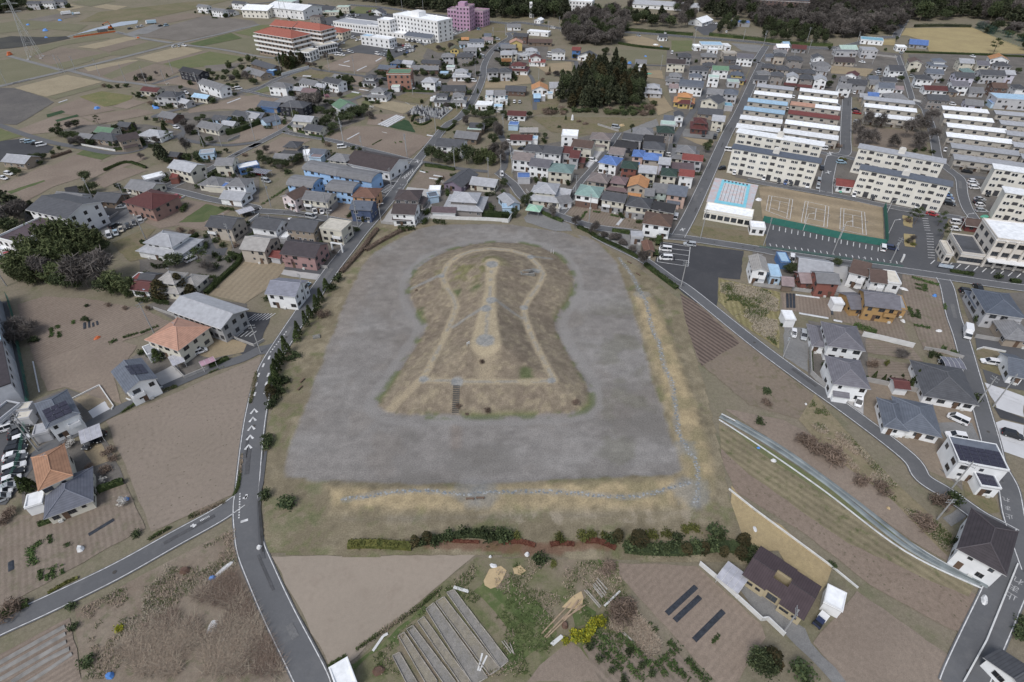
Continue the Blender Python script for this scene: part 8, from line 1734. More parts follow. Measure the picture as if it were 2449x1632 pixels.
def truck(t,x,y,dx,dy,name,desc,L,wd,hc,hb,cc,bc,cab):
 a = Vector(W(t,x,y,.8)); b = Vector(W(t,x + dx,y + dy,.8)); r = empty(name,a.x,a.y,.12,math.atan2(b.y - a.y,b.x - a.x)); tag(r,desc,'truck' if name != 'bus' else 'bus')
 m = MB(); m.box(-L / 2,L / 2 - cab - .15,-wd / 2,wd / 2,.75,hb); m.obj('cargo_box',[carpaint(bc)],r)
 m = MB(); m.box(L / 2 - cab,L / 2 - .12,-wd / 2 * .94,wd / 2 * .94,.45,hc * .58); m.face([(L / 2 - cab,-wd * .46,hc * .58),(L / 2 - .12,-wd * .46,hc * .58),(L / 2 - .4,-wd * .43,hc),(L / 2 - cab,-wd * .43,hc)]); m.face([(L / 2 - cab,wd * .46,hc * .58),(L / 2 - cab,wd * .43,hc),(L / 2 - .4,wd * .43,hc),(L / 2 - .12,wd * .46,hc * .58)]); m.face([(L / 2 - cab,-wd * .43,hc),(L / 2 - .4,-wd * .43,hc),(L / 2 - .4,wd * .43,hc),(L / 2 - cab,wd * .43,hc)]); m.obj('cab',[carpaint(cc)],r)
 m = MB(); m.face([(L / 2 - .11,-wd * .43,hc * .6),(L / 2 - .11,wd * .43,hc * .6),(L / 2 - .38,wd * .40,hc * .95),(L / 2 - .38,-wd * .40,hc * .95)]); m.obj('windscreen',[CGLASS],r)
 m = MB(); m.box(-L / 2 + .1,L / 2 - .2,-wd * .3,wd * .3,.4,.75); m.obj('chassis',[TYRE],r)
 for sx in (-.3,.36):
  for sy in (-1,1): inst('wheel',cmesh('van','wheel',[TYRE,RIM],'wheel'),r,(L * sx,sy * (wd / 2 - .12),.36),sca=(1.2,1.2,1.2))
 return r
truck('C4',1858,355,4,40,'delivery_truck','white box truck driving on the narrow right hand road',5.2,1.9,2.1,2.9,'white','white',1.4)
truck('D4',480,1130,-20,26,'small_truck','small dark blue truck with white bed beside the white shed',3.4,1.5,1.8,1.1,'navy','white',1.5)
truck('A2',1695,915,-40,0,'delivery_truck','white and yellow box truck parked near the graveyard',9,2.4,2.6,3.2,'white','white',1.8)
truck('A1',1372,210,-30,2,'bus','white and green bus on the far gravel yard',9,2.5,2.8,3.0,'white','lblue',1.2)
truck('A1',600,128,-30,3,'bus','pale bus parked beyond the river',9,2.5,2.8,3.0,'white','white',1.2)
truck('A1',690,128,-30,3,'flatbed_truck','small pale truck beside the bus beyond the river',7,2.3,2.4,2.0,'lblue','white',1.6)
truck('B1',70,790,12,30,'box_lorry','white lorry with red brown cab on the left edge road',6.5,2.2,2.4,2.9,'red','white',1.6)
m = MB(); ex = empty('excavator',*W('A1',1010,270),.1,.3); tag(ex,'orange excavator with raised arm by the river','excavator'); OR = paint('digger_orange',(.45,.12,.03),rough=.5)
m = MB(); m.box(-1.6,1.4,-1.2,1.2,1.1,2.4); m.obj('body',[OR],ex); m = MB(); m.box(.2,1.5,-1.2,0,2.4,3.4); m.obj('cab',[CGLASS],ex)
for s in (-1,1): m = MB(); m.box(-2,2,s * 1.1 - .3,s * 1.1 + .3,0,.9); m.obj('track',[TYRE],ex)
m = MB(); m.bar((1.2,.5,1.8),(-.5,.5,6),.35,.28); m.bar((-.5,.5,6),(-5,.5,4.5),.28,.2); m.obj('arm',[OR],ex); m = MB(); m.box(-5.6,-4.6,0,1,3.3,4.4); m.obj('bucket',[TYRE],ex)
truck('A1',930,285,-30,3,'dump_truck','grey dump truck beside the orange excavator',8,2.5,2.6,2.4,'grey','grey',2.0)

# ---------------------------------------------------------------- poles, pylons, lamps
PCON = paint('pole_concrete',(.33,.33,.33),rough=.8); PSTEEL = paint('pole_steel',(.28,.29,.30),rough=.5); TRF = paint('transformer',(.32,.34,.36),rough=.5)
_p = MB(); _p.bar((0,0,-.2),(0,0,11),.19,.11,7); POLEM = _p.mesh('shaft',[PCON])
_p = MB(); _p.box(-.95,.95,-.05,.05,0,.1); [_p.bar((x,0,.1),(x,0,.35),.045,n=5) for x in (-.85,-.45,.45,.85)]; ARMM = _p.mesh('crossarm',[PSTEEL])
_p = MB(); _p.bar((0,0,0),(0,0,.9),.26,n=8); TRM = _p.mesh('transformer',[TRF])
def pole(t,x,y,h=11,rz=None,tr=None):
 p = W(t,x,y); r = empty('utility_pole',p[0],p[1],0,random.uniform(0,3.1) if rz is None else rz); s = h / 11; tr = random.random() < .4 if tr is None else tr
 inst('shaft',POLEM,r,sca=(1,1,s)); inst('crossarm',ARMM,r,(0,.14,h - .5)); inst('crossarm',ARMM,r,(0,.14,h - 1.3))
 if tr: inst('transformer',TRM,r,(.38,0,h - 3.0))
 tag(r,cat='utility pole',group='utility poles',desc='utility pole with transformer' if tr else 'plain concrete utility pole'); return r
PD = 'E5 288 215 10;E5 52 487 10;B2 185 745 11;B2 850 200 13;B2 1420 290 11;B2 700 820 10;B2 975 925 11;B2 1280 592 10;B2 1850 392 9;B2 2155 470 9;B2 2270 482 11;B2 525 370 10;B2 40 140 9;B2 130 560 8;B3 662 705 12;B3 790 888 12;B3 1802 1030 12;B3 1625 1470 10;B3 935 590 10;B3 92 440 10;B3 1500 255 9;C1 345 1060 11;C1 350 1010 11;B1 1330 670 10;B1 1400 1510 11;B1 1925 222 9;B1 2122 738 10;B1 1152 332 9;B1 60 1078 9;B1 830 260 8;C4 2085 988 11;C4 1935 978 10;C4 265 560 9;D4 1372 242 11;D4 212 1228 9;D4 1300 420 7;B4 95 1042 11;B4 690 1122 11;B4 1190 1197 10;A1 590 665 11;A1 692 650 10;A1 908 692 11;A1 1142 745 11;A1 1330 768 11;A1 1812 828 11;A1 68 782 10;A1 1158 1335 10;A1 2012 1330 10;A1 1630 955 9;A1 2292 1192 10;A1 1572 668 8;A1 1498 750 8;A1 545 640 10;A1 1850 1340 9;A1 2040 1215 8;A2 715 652 11;A2 945 682 12;A2 278 672 12;A2 52 762 9;A2 392 1100 11;A2 1470 862 9;A2 672 892 11;A2 1870 1005 12;A2 1678 1205 11;A2 1375 100 16;A2 1565 110 15;A2 2160 210 11;A2 2310 330 10;A2 1410 1380 9;A2 250 1180 9;A2 1850 1520 8;A2 1010 1360 7;A2 845 1330 14;A2 1140 60 9;A2 2040 700 8;A2 2200 330 7;A2 2290 1190 9;A3 285 245 10;A3 520 278 11;A3 422 322 11;A3 335 722 11;A3 1440 642 10;A3 1740 422 14;A3 2190 372 9;A3 2070 270 9;A3 35 330 9;A3 1700 1010 8;A4 90 412 12;A4 465 382 12;A4 478 472 10;A4 345 545 9;A4 680 560 9;A4 905 370 8;A4 260 735 8;A4 1035 560 7;A4 120 160 8'
for it in PD.split(';'):
 q = it.split(); pole(q[0],float(q[1]),float(q[2]),float(q[3]))
def lamp(t,x,y,h=7,arm=1.6,ang=0):
 p = W(t,x,y); r = empty('street_lamp',p[0],p[1],0,ang); tag(r,cat='street lamp',group='slim white street lamps',desc='slim white lamp post with bent arm'); WP = paint('lamp_white',(.6,.6,.6),rough=.4)
 m = MB(); m.bar((0,0,0),(0,0,h),.1,.07,6); m.obj('post',[WP],r); m = MB(); m.bar((0,0,h),(arm,0,h + .3),.06,.05,5); m.obj('arm',[WP],r); m = MB(); m.box(arm - .3,arm + .4,-.14,.14,h + .2,h + .36); m.obj('lamp_head',[WP],r)
for q in (('B4',435,915),('B4',755,985),('B4',1165,970),('B4',1150,795),('E2',640,525),('E2',805,405),('B2',1180,865),('B2',720,930)): lamp(*q)
def pylon(t,x,y,h,base,label):
 p = W(t,x,y); r = empty('pylon',p[0],p[1],0,.4); tag(r,label,'pylon'); m = MB(); lv = [0,.25,.45,.62,.76,.88,1.0]; wd = [base / 2 * (1 - .9 * min(1,f / .8)) for f in lv]; wd = [max(.6,w) for w in wd]
 for i in range(len(lv) - 1):
  z0,z1,w0,w1 = lv[i] * h,lv[i + 1] * h,wd[i],wd[i + 1]; c0 = [(-w0,-w0,z0),(w0,-w0,z0),(w0,w0,z0),(-w0,w0,z0)]; c1 = [(-w1,-w1,z1),(w1,-w1,z1),(w1,w1,z1),(-w1,w1,z1)]
  for k in range(4): m.bar(c0[k],c1[k],.1,n=4); m.bar(c0[k],c1[(k + 1) % 4],.05,n=3); m.bar(c1[k],c1[(k + 1) % 4],.05,n=3); m.bar(c0[(k + 1) % 4],c1[k],.05,n=3)
 m.obj('lattice_mast',[paint('galvanised',(.42,.43,.44),rough=.5)],r)
 for f in (.76,.88,.99): m = MB(); m.bar((-5,0,f * h),(5,0,f * h),.12,n=4); m.bar((-5,0,f * h),(0,0,f * h + 1.2),.07,n=3); m.bar((5,0,f * h),(0,0,f * h + 1.2),.07,n=3); m.obj('crossarm',[_M['galvanised']],r)
 for k in ((-1,-1),(1,-1),(1,1),(-1,1)): m = MB(); m.box(k[0] * base / 2 - .8,k[0] * base / 2 + .8,k[1] * base / 2 - .8,k[1] * base / 2 + .8,0,.5); m.obj('footing',[CONC],r)
pylon('A1',325,528,40,8,'tall steel lattice pylon standing in the far fields'); pylon('A2',310,190,42,7,'tall steel lattice pylon behind the red-roofed building')

# ---------------------------------------------------------------- walls, fences, carports, garden things
BLK = paint('block_wall',(.34,.33,.32),rough=.9,var=.12,scale=.7); WWALL = paint('white_wall',(.62,.62,.61),rough=.8,var=.1,scale=.6)
def wall(path,h,mat,desc,name='garden_wall',cat='wall',w=.16,seg=3.0,part='wall_panel',label=None,cap=True):
 P = PL(path); o = P[0]; r = empty(name,*o,0); tag(r,label,cat,desc=None if label else desc); S = []
 for a,b in zip(P,P[1:]):
  d = math.dist(a,b); n = max(1,min(60,int(d / seg)))
  for k in range(n): S.append(((a[0] + (b[0] - a[0]) * k / n,a[1] + (b[1] - a[1]) * k / n),(a[0] + (b[0] - a[0]) * (k + 1) / n,a[1] + (b[1] - a[1]) * (k + 1) / n)))
 for a,b in S:
  ang = math.atan2(b[1] - a[1],b[0] - a[0]); d = math.dist(a,b); m = MB(); m.box(.02,d - .02,-w / 2,w / 2,0,h)
  if cap: m.box(0,d,-w / 2 - .04,w / 2 + .04,h,h + .08)
  m.obj(part,[mat],r,loc=(a[0] - o[0],a[1] - o[1],0),rz=ang)
 return r
for q in (('B2 1640 848 1900 858 2150 866 2348 880',1.3,WWALL,'pale panel fence in front of the long hedge','panel_fence','fence'),('D3 1712 548 1850 665 2050 850 2250 1035 D4 100 1130 220 1245',1.2,WWALL,'long pale wall beside the courtyard house drive'),('D4 -170 210 0 345 100 420 330 590 560 760 740 908',.4,WWALL,'low white wall behind the tan garden'),('C4 975 770 1200 815 1480 880 1700 940 1930 995',1.4,BLK,'grey block wall below the dark hipped house'),('C4 490 480 500 710 700 900',1.4,BLK,'grey block wall round the ornate roofed house garden'),('C4 945 378 1100 410 1390 480',1.6,WWALL,'white slatted fence across the vegetable plots','slat_fence','fence'),('C4 780 130 1000 165 1290 215',1.0,BLK,'grey wall below the ochre house'),('B4 0 1390 400 1440 740 1480',1.2,BLK,'grey block wall below the brick red house'),('C4 1480 495 1640 520 1820 575',1.0,BLK,'low grey wall by the panel roofed carport'),('C4 1920 390 2100 420 2353 450',1.2,BLK,'grey wall across from the white truck'),
  ('B2 1180 890 1300 905 1480 905 1540 860 1560 800 1645 690',1.0,BLK,'grey wall round the dark brown roofed white house'),('B2 0 1195 180 1215 300 1245 700 1300',1.0,BLK,'grey wall below the pink house'),('B2 1420 530 1500 420 1560 350',.9,WWALL,'pale fence beside the chevron road bend','low_fence','fence'),('B2 1280 430 1380 440 1440 370',1.0,WWALL,'white fence by the brown roofed hall','low_fence','fence'),('B1 1305 492 1450 390 1680 270',.6,WWALL,'low white kerb wall below the red-roofed brick house'),('B1 830 560 950 500 1080 420',.8,BLK,'low wall along the white building car park'),('B1 820 340 1000 345 1170 350',1.0,BLK,'grey wall behind the white building car park'),('B1 2120 630 2240 530 2353 440',.9,WWALL,'pale wall beside the grey driveway'),('B1 1470 195 1560 155',1.2,BLK,'short grey wall at the road fork'),('B1 1400 1290 1650 1380 2100 1560',.9,BLK,'low wall beside the long grey apartment house'),('A1 1410 930 1500 950 1640 985',1.2,WWALL,'white wall below the tidy house group'),('A1 740 1320 900 1350 1050 1375',.8,WWALL,'low white wall along the tall hedge lane'),('A1 2070 1285 2180 1235',.8,BLK,'low wall at the sloping hedge'),('A2 280 690 400 655 530 620',1.6,WWALL,'pale wall below the tree clump at the bend'),('A2 1010 880 1120 890 1220 905',1.0,BLK,'grey wall below the two-tier house'),('A2 250 1070 330 1085 400 1095',1.2,BLK,'grey wall by the pale blue roofs'),('A2 540 1220 600 1235 660 1250',1.2,WWALL,'white wall by the blossoming garden'),('A2 1575 415 1750 360 1990 275',1.2,WWALL,'white wall edging the busy car park'),('A2 1720 1090 1830 1000 1810 985 1700 975',.8,WWALL,'pale kerb round the graveyard'),('A2 2140 715 2353 715',1.2,BLK,'grey wall below the pair of hipped houses'),('A3 60 655 260 645',1.0,BLK,'grey wall below the maroon-roofed house'),('B3 620 710 800 740 1080 790 1290 830',1.0,BLK,'grey wall behind the vegetable plot'),('B3 220 600 300 700 520 790 590 700 660 620',1.2,BLK,'grey wall round the corner roofs house'),('B3 70 180 85 300 100 420',1.0,WWALL,'white wall beside the narrow back road'),('B3 870 0 1060 60',1.0,BLK,'grey wall at the narrow lane top'),('B3 0 880 60 885 120 790',1.6,WWALL,'pale wall corner at the end of the long hedge'),
  ('C1 2000 -60 2150 50 2310 110 2400 60',.8,BLK,'grey kerb wall round the marked bays'),('C1 1560 280 1680 400 1900 310',.9,BLK,'grey garden wall at the lane side'),('C1 1150 590 1190 605 1480 480',.4,WWALL,'low white kerb of the slate gabled house'),('C1 530 935 740 820',.5,WWALL,'low white kerb below the slate hipped house'),('C1 660 590 905 468 1035 658 1015 690',.4,WWALL,'thin white kerb round the tan lawn'),('C4 1940 500 2000 482 2190 520',.5,WWALL,'white kerb of the small lawn plot'),('A3 1130 1290 1150 1240',.8,BLK,'short grey wall by the gravel yard'),('A4 1060 485 1250 505',1.2,BLK,'grey wall below the white flat building'),('A4 680 560 900 575',1.0,BLK,'grey wall below the beige house'),('A4 1390 875 1600 930',1.0,WWALL,'pale wall at the terrace road corner'),('D4 1480 1568 1640 1280 1860 740',.5,WWALL,'pale kerb beside the broad corner road')):
 wall(*q)
GNET = paint('green_net',(.04,.16,.13),rough=.8,var=.12,scale=.4); GPOST = paint('green_post',(.05,.17,.13),rough=.6)
def netfence(path,h,mat,desc,seg=4.0,label=None,name='net_fence',open_=False):
 P = PL(path); S = resample(P,seg) + [P[-1]]; o = P[0]; r = empty(name,*o,0); tag(r,label,'fence',desc=None if label else desc)
 for a,b in zip(S,S[1:]):
  if math.dist(a,b) < .3: continue
  ang = math.atan2(b[1] - a[1],b[0] - a[0]); d = math.dist(a,b); m = MB(); m.bar((0,0,0),(0,0,h + .1),.06,n=5); m.obj('post',[GPOST],r,loc=(a[0] - o[0],a[1] - o[1],0))
  m = MB()
  if open_:
   for k in range(9): m.bar((0,0,.1 + k * h / 9),(d,0,.1 + k * h / 9),.02,n=3)
   for k in range(int(d / .5)): m.bar((k * .5,0,.1),(k * .5,0,h),.02,n=3)
  else: m.box(.06,d - .06,-.02,.02,.05,h)
  m.obj('net_panel',[mat],r,loc=(a[0] - o[0],a[1] - o[1],0),rz=ang)
netfence('B4 85 840 400 905 760 985 1145 1050',2.7,GNET,None,label='tall green windbreak net along the near side of the tennis courts')
netfence('B4 1155 1040 1150 900 1135 715',2.7,GNET,None,label='green windbreak net along the end of the tennis courts')
netfence('C1 75 -330 130 -150 185 150 265 560 268 680 240 900 200 1150 130 1330 0 1520',2.2,GPOST,None,label='green mesh fence between the works and the gardens',open_=True,seg=3)
netfence('A4 1930 250 2150 350 2400 450',7,paint('net_dark',(.06,.12,.11)),None,label='tall dark net at the far side of the dry lawn',open_=True)
netfence('B4 60 1062 500 1120 900 1180 1300 1235',1.0,GPOST,None,label='low green mesh fence along the tennis car park',open_=True)
CPR = paint('carport_panel',(.42,.42,.46),rough=.25,var=.15,scale=1.0); CPD = paint('carport_dark',(.17,.17,.20),rough=.25,var=.15,scale=1.0)
def carport(t,x,y,w,slope,d,mat,desc,h=2.3):
 c,L,a = plan(t,x,y,w,slope,h); r = empty('carport',c.x,c.y,0,a); tag(r,desc,'carport'); n = max(3,int(L / 1.0))
 for k in range(n):
  m = MB(); x0 = -L / 2 + L * k / n; m.face([(x0 + .04,-d / 2,h),(x0 + L / n - .04,-d / 2,h),(x0 + L / n - .04,0,h + .28),(x0 + .04,0,h + .28)]); m.face([(x0 + .04,0,h + .28),(x0 + L / n - .04,0,h + .28),(x0 + L / n - .04,d / 2,h),(x0 + .04,d / 2,h)]); m.obj('roof_panel',[mat],r)
 m = MB()
 for k in range(n + 1): x0 = -L / 2 + L * k / n; m.bar((x0,-d / 2,h),(x0,0,h + .3),.04,n=4); m.bar((x0,0,h + .3),(x0,d / 2,h),.04,n=4)
 m.obj('frame',[FRW],r)
 for sx in (-.45,.45):
  for sy in (-.4,.4): m = MB(); m.bar((sx * L,sy * d,0),(sx * L,sy * d,h),.06,n=5); m.obj('post',[FRW],r)
carport('D3',2010,655,190,.75,4.6,CPR,'clear panelled carport by the long pale wall'); carport('C1',820,900,190,-.4,5.0,CPR,'clear ribbed carport over two dark cars'); carport('C4',1738,608,175,.12,4.6,CPD,'dark panelled carport behind the dark hipped house'); carport('B2',822,998,120,.05,4.4,CPD,'dark panelled carport of the cream angular house'); carport('B1',2222,392,140,-.3,4.5,CPR,'white carport beside the driveway below the east-west road'); carport('B2',90,415,150,.15,4.8,CPD,'grey carport row beside the tree screen'); carport('C1',1880,245,130,-.4,2.4,paint('pink_panel',(.42,.26,.32)),'pinkish pergola roof beside the clipped hedge'); carport('C1',1600,225,110,-.4,5,CPR,'pale carport by the salmon-roofed house')
r = house('B2',770,905,215,.15,8,2,'S','cream','cream',desc='cream angular house with white frame porch'); m = MB();
for x_ in (2.5,6.5): m.box(x_,x_ + .5,-9,-8.5,0,3.2)
m.box(2.5,7,-9,-8.5,3.2,3.6); m.obj('porch_frame',[wallmat('white')],r)
# park furniture
pv = empty('pavilion',*W('B3',295,800),0,-.3); tag(pv,'small park shelter with pale green pyramid roof behind the moat','shelter'); fs,rd = roof_faces('H',5,5,2.6,.5,.4); shell(fs,.1,rd,.06).obj('roof',[paint('shelter_green',(.30,.50,.38)),FRW,FRW],pv)
for sx in (-1,1):
 for sy in (-1,1): m = MB(); m.bar((sx * 2.2,sy * 2.2,0),(sx * 2.2,sy * 2.2,2.6),.09); m.obj('post',[PCON],pv)
hut = house('B3',1228,992,130,.06,4.5,1,'S','lgrey','lgrey',desc='pale flat-roofed park toilet',name='toilet_block',cat='toilet block'); hut2 = house('B3',1330,1080,95,.02,7,1,'g','rust','wood',desc='open park hut with brick brown roof',name='park_hut',cat='hut')
for x_,y_,a_ in ((925,770,0),(1000,1360,0),(1050,1358,0)): pass
_b = MB(); _b.box(-.9,.9,-.22,.22,.38,.46); [_b.box(x - .06,x + .06,-.2,.2,0,.38) for x in (-.7,.7)]; BENM = _b.mesh('bench',[paint('bench_wood',(.16,.11,.08),rough=.8)])
for t,x,y,a,d in (('M',1000,1362,0,'dark plank bench by the bank stones, nearer the steps side'),('M',1050,1358,0,'dark plank bench by the bank stones, nearer the right bank'),('M',1785,185,-.9,'pale bench on the bank beside the stone trail'),('M',1828,243,-.9,'second pale bench down the bank stone trail'),('M',160,805,1.2,'lower bench on the bank beside the conifers'),('M',172,768,1.2,'upper bench on the bank beside the conifers')):
 p = W(t,x,y); o = inst('bench',BENM,None,(p[0],p[1],pz(*p) - .03),a); tag(o,d,'bench','park benches')
st = empty('stone_steps',*W('M',930,925),0); tag(st,'dark stepped path climbing the front of the mound','steps'); A_,B_ = Vector(W('M',927,928)),Vector(W('M',932,785,HT)); STP = paint('step_dark',(.09,.085,.08),rough=.9,var=.25,scale=2)
sm = MB(); sm.box(-.85,.85,-.14,.14,-.2,.1); SM_ = sm.mesh('step',[STP])
for k in range(15): q = A_.lerp(B_,(k + .3) / 15); inst('step',SM_,st,(q.x - st.location.x,q.y - st.location.y,pz(q.x,q.y) + .02))
p = W('M',1290,222,5); cz = pz(*p); en = empty('burial_chamber_entrance',p[0],p[1],cz - .1,.2); tag(en,'dark stone burial chamber opening in the round part of the mound','tomb entrance'); SGR = paint('tomb_stone',(.22,.215,.20),var=.3,scale=1.5)
for s in (-1,1): m = MB(); m.box(-2.4,1.6,s * 1.1 - .3,s * 1.1 + .3,-.3,.75); m.obj('side_stone',[SGR],en)
m = MB(); m.box(-2.3,1.5,-.8,.8,.05,.12); m.obj('passage_floor',[paint('passage_dark',(.03,.03,.03))],en); m = MB(); m.box(-3.0,-2.4,-1.4,1.4,-.3,.9); m.obj('lintel_stone',[SGR],en)
for t,x,y,h in (('M',1398,140,1.6),('M',1410,142,1.6)): p = W(t,x,y); m = MB(); m.bar((0,0,0),(0,0,h),.07); o = m.obj('marker_post',[WWALL],loc=(p[0],p[1],pz(*p))); tag(o,cat='post',group='white marker posts',desc='white marker post at the mound edge')
p = W('M',990,590,HTOP); m = MB(); m.box(-.5,.5,-.05,.05,.6,1.3); [m.box(x - .04,x + .04,-.04,.04,0,.6) for x in (-.4,.4)]; o = m.obj('information_board',[WWALL],loc=(p[0],p[1],pz(*p)),rz=.7); tag(o,'small pale board on top of the mound near its square end','sign')
p = W('M',242,552); m = MB(); m.box(-1.0,1.0,-.7,.7,0,.5); m.box(-.7,.7,-.5,.5,.5,.62); o = m.obj('stone_table',[SGR],loc=(p[0],p[1],pz(*p)),rz=.3); tag(o,'dark stone slab on the grass beside the row of conifers','stone')
# graveyard
_g = MB(); _g.box(-.45,.45,-.45,.45,0,.3); _g.box(-.28,.28,-.28,.28,.3,.55); _g.box(-.15,.15,-.15,.15,.55,1.35); GM = [_g.mesh('gravestone',[paint(n_,c_,rough=.35,var=.15,scale=2)]) for n_,c_ in (('granite_grey',(.30,.31,.33)),('granite_dark',(.07,.07,.08)),('granite_pale',(.48,.48,.48)))]
sheet('graveyard_gravel','A2 1480 970 1640 985 1828 1000 1722 1088 1560 1060 1400 1038',DKGR,amp=0,z=.09)
GP = PL('A2 1500 978 1810 1002 1715 1075 1420 1038'); A_,B_,C_,D_ = [Vector(q) for q in GP]; gi = 0
for i in range(8):
 for j in range(13):
  u,v = (j + .5 + random.uniform(-.2,.2)) / 13,(i + .5 + random.uniform(-.15,.15)) / 8; q = A_.lerp(B_,u).lerp(D_.lerp(C_,u),v); s = random.uniform(1.0,1.7); o = inst('gravestone',random.choice(GM),None,(q.x,q.y,.09),random.uniform(-.1,.1) + .1,(s,s,s)); tag(o,'upright gravestone crowded in the walled graveyard','gravestone','gravestones in the graveyard')
GP = PL('A2 1480 1090 1600 1070 1640 1090 1540 1130'); A_,B_,C_,D_ = [Vector(q) for q in GP]
for i in range(3):
 for j in range(6): q = A_.lerp(B_,(j + .5) / 6).lerp(D_.lerp(C_,(j + .5) / 6),(i + .5) / 3); o = inst('gravestone',random.choice(GM),None,(q.x,q.y,.09),0,(1.2,1.2,1.2)); tag(o,'gravestone in the small hedged plot below the graveyard','gravestone','gravestones in the hedged plot')
hedge('A2 1460 1110 1480 1065 1530 1055',1.0,1.3,L_GHED,'dark hedge round the small grave plot'); hedge('A2 1480 1125 1560 1140 1640 1100',1.0,1.0,L_GHED,'low hedge below the small grave plot')
# seed frames, timber, boards, sheets and heaps in the lower plots
PLK = paint('old_plank',(.34,.315,.28),rough=.95,var=.3,scale=1.2); PLKN = paint('new_plank',(.36,.27,.19),rough=.9,var=.25,scale=1.2)
FSO = [ground('frame_bed',(.27,.255,.235),(.225,.215,.20),(.18,.17,.13),s1=.3,s2=.9,amt3=.5),ground('frame_bed_tan',(.29,.26,.20),(.24,.22,.19),(.19,.17,.12),s1=.3,s2=.9,amt3=.5)]
for i,s_ in enumerate(('D2 1700 795 1765 770 2235 1388 2165 1448','D2 1605 878 1678 832 2160 1455 2072 1512','D2 1520 942 1588 884 2055 1530 1930 1600','D2 1448 1045 1500 1003 1900 1560 1840 1620','D2 1350 1112 1408 1080 1780 1568 1700 1620','D2 1280 1172 1332 1140 1620 1568 1540 1620','D2 1230 1342 1292 1315 1460 1600 1380 1640')):
 P = PL(s_); o = P[0]; r = empty('seed_frame',*o,.1); tag(r,cat='seed frame',group='old seed frames',desc='long weathered wooden seed frame'); Q = [(p[0] - o[0],p[1] - o[1]) for p in P]
 m = MB(); m.face([(*q,.03) for q in Q][::-1] if False else [(*q,.03) for q in reversed(Q)]); ob = m.obj('bed_soil',[FSO[i % 2]],r)
 for a,b in zip(Q,Q[1:] + Q[:1]):
  d = math.dist(a,b); m = MB(); n = max(1,int(d / 4))
  for k in range(n): m2 = MB(); m2.box(0,d / n - .1,-.05,.05,0,.28); m2.obj('plank',[PLK],r,loc=(a[0] + (b[0] - a[0]) * k / n,a[1] + (b[1] - a[1]) * k / n,random.uniform(-.05,.03)),rz=math.atan2(b[1] - a[1],b[0] - a[0]) + random.uniform(-.015,.015))
def pile(t,lines,mat,desc,w=.22,name='timber_pile'):
 o = W(t,lines[0][0],lines[0][1]); r = empty(name,*o,.08); tag(r,desc,'timber pile')
 for i,(x0,y0,x1,y1) in enumerate(lines):
  a,b = W(t,x0,y0),W(t,x1,y1); m = MB(); d = math.dist(a,b); m.box(0,d,-w / 2,w / 2,0,.09); m.obj('plank',[mat],r,loc=(a[0] - o[0],a[1] - o[1],.05 + .03 * i),rz=math.atan2(b[1] - a[1],b[0] - a[0]))
pile('D3',[(345,1150,600,880),(370,1180,690,850),(385,1188,700,890),(530,1030,720,905),(540,1020,640,900),(560,1000,660,860)],PLKN,'heap of long brown timbers across the weedy plot')
pile('D3',[(790,720,880,830),(805,710,895,820),(820,690,905,800),(830,672,915,770),(795,745,870,840)],PLK,'stack of grey boards by the tangled bushes'); pile('D3',[(715,770,850,925),(735,770,860,915)],PLK,'pair of grey boards lying by the sawdust'); pile('D3',[(890,910,1025,780)],WWALL,'single whitish plank at the field corner',.35); pile('D3',[(425,1240,520,1165),(440,1250,530,1175)],WWALL,'broken pale boards below the brown timbers',.4); pile('D3',[(0,1215,80,1320),(20,1210,100,1320),(70,1230,105,1325)],PLK,'grey poles leaning near the last seed frame',.16); pile('D3',[(1040,1140,1130,1210),(1060,1140,1140,1215)],PLK,'two grey sticks beside the leek rows',.14); pile('D2',[(1060,1300,1150,1170),(1150,1170,1190,1150)],WWALL,'crumpled white sheet strip by the field bank',.45); pile('D2',[(1970,1470,2010,1320),(1985,1475,2050,1340)],WWALL,'pale torn sheeting across the seed frames',.3); pile('D2',[(1760,745,1890,785)],WWALL,'whitish roll at the head of the seed frames',.6)
SAW = ground('sawdust',(.52,.40,.24),(.46,.35,.21),(.40,.30,.18),s1=.4,s2=1.5,amt3=.4,fine=.06)
for s_,l_ in (('D2 2020 690 2070 590 2170 560 2220 600 2180 690 2140 740 2080 760 2030 730','pale sawdust spread by the white rubble'),('D3 95 580 160 555 212 600 170 640 110 630','small round patch of pale sawdust'),('D3 520 920 620 820 690 780 710 840 690 950 600 930','pale sawdust under the brown timbers')): sheet('sawdust',s_,SAW,amp=.35,z=.12,label=l_)
def tarp(t,x,y,w,d,h,c,desc,name='tarp',rz=None):
 p = W(t,x,y); m = MB(); R_ = random.Random(int(x * 3 + y)); n = 9; ring = [(math.cos(6.283 * k / n) * w / 2 * R_.uniform(.8,1.1),math.sin(6.283 * k / n) * d / 2 * R_.uniform(.8,1.1),0) for k in range(n)]; top = [(a * .55,b * .55,h * R_.uniform(.8,1.1)) for a,b,_ in ring]
 for k in range(n): m.face([ring[k],ring[(k + 1) % n],top[(k + 1) % n],top[k]]);
 m.face(top); o = m.obj(name,[paint('tarp_' + c,{'blue': (.10,.26,.62),'white': (.70,.70,.70),'orange': (.55,.14,.05),'green': (.10,.35,.25),'tan': (.5,.38,.22),'brown': (.13,.08,.06),'red': (.35,.05,.04)}[c],rough=.5,var=.2,scale=1)],loc=(p[0],p[1],.08),rz=R_.uniform(0,3)); tag(o,desc,'tarp' if name == 'tarp' else name.replace('_',' '))
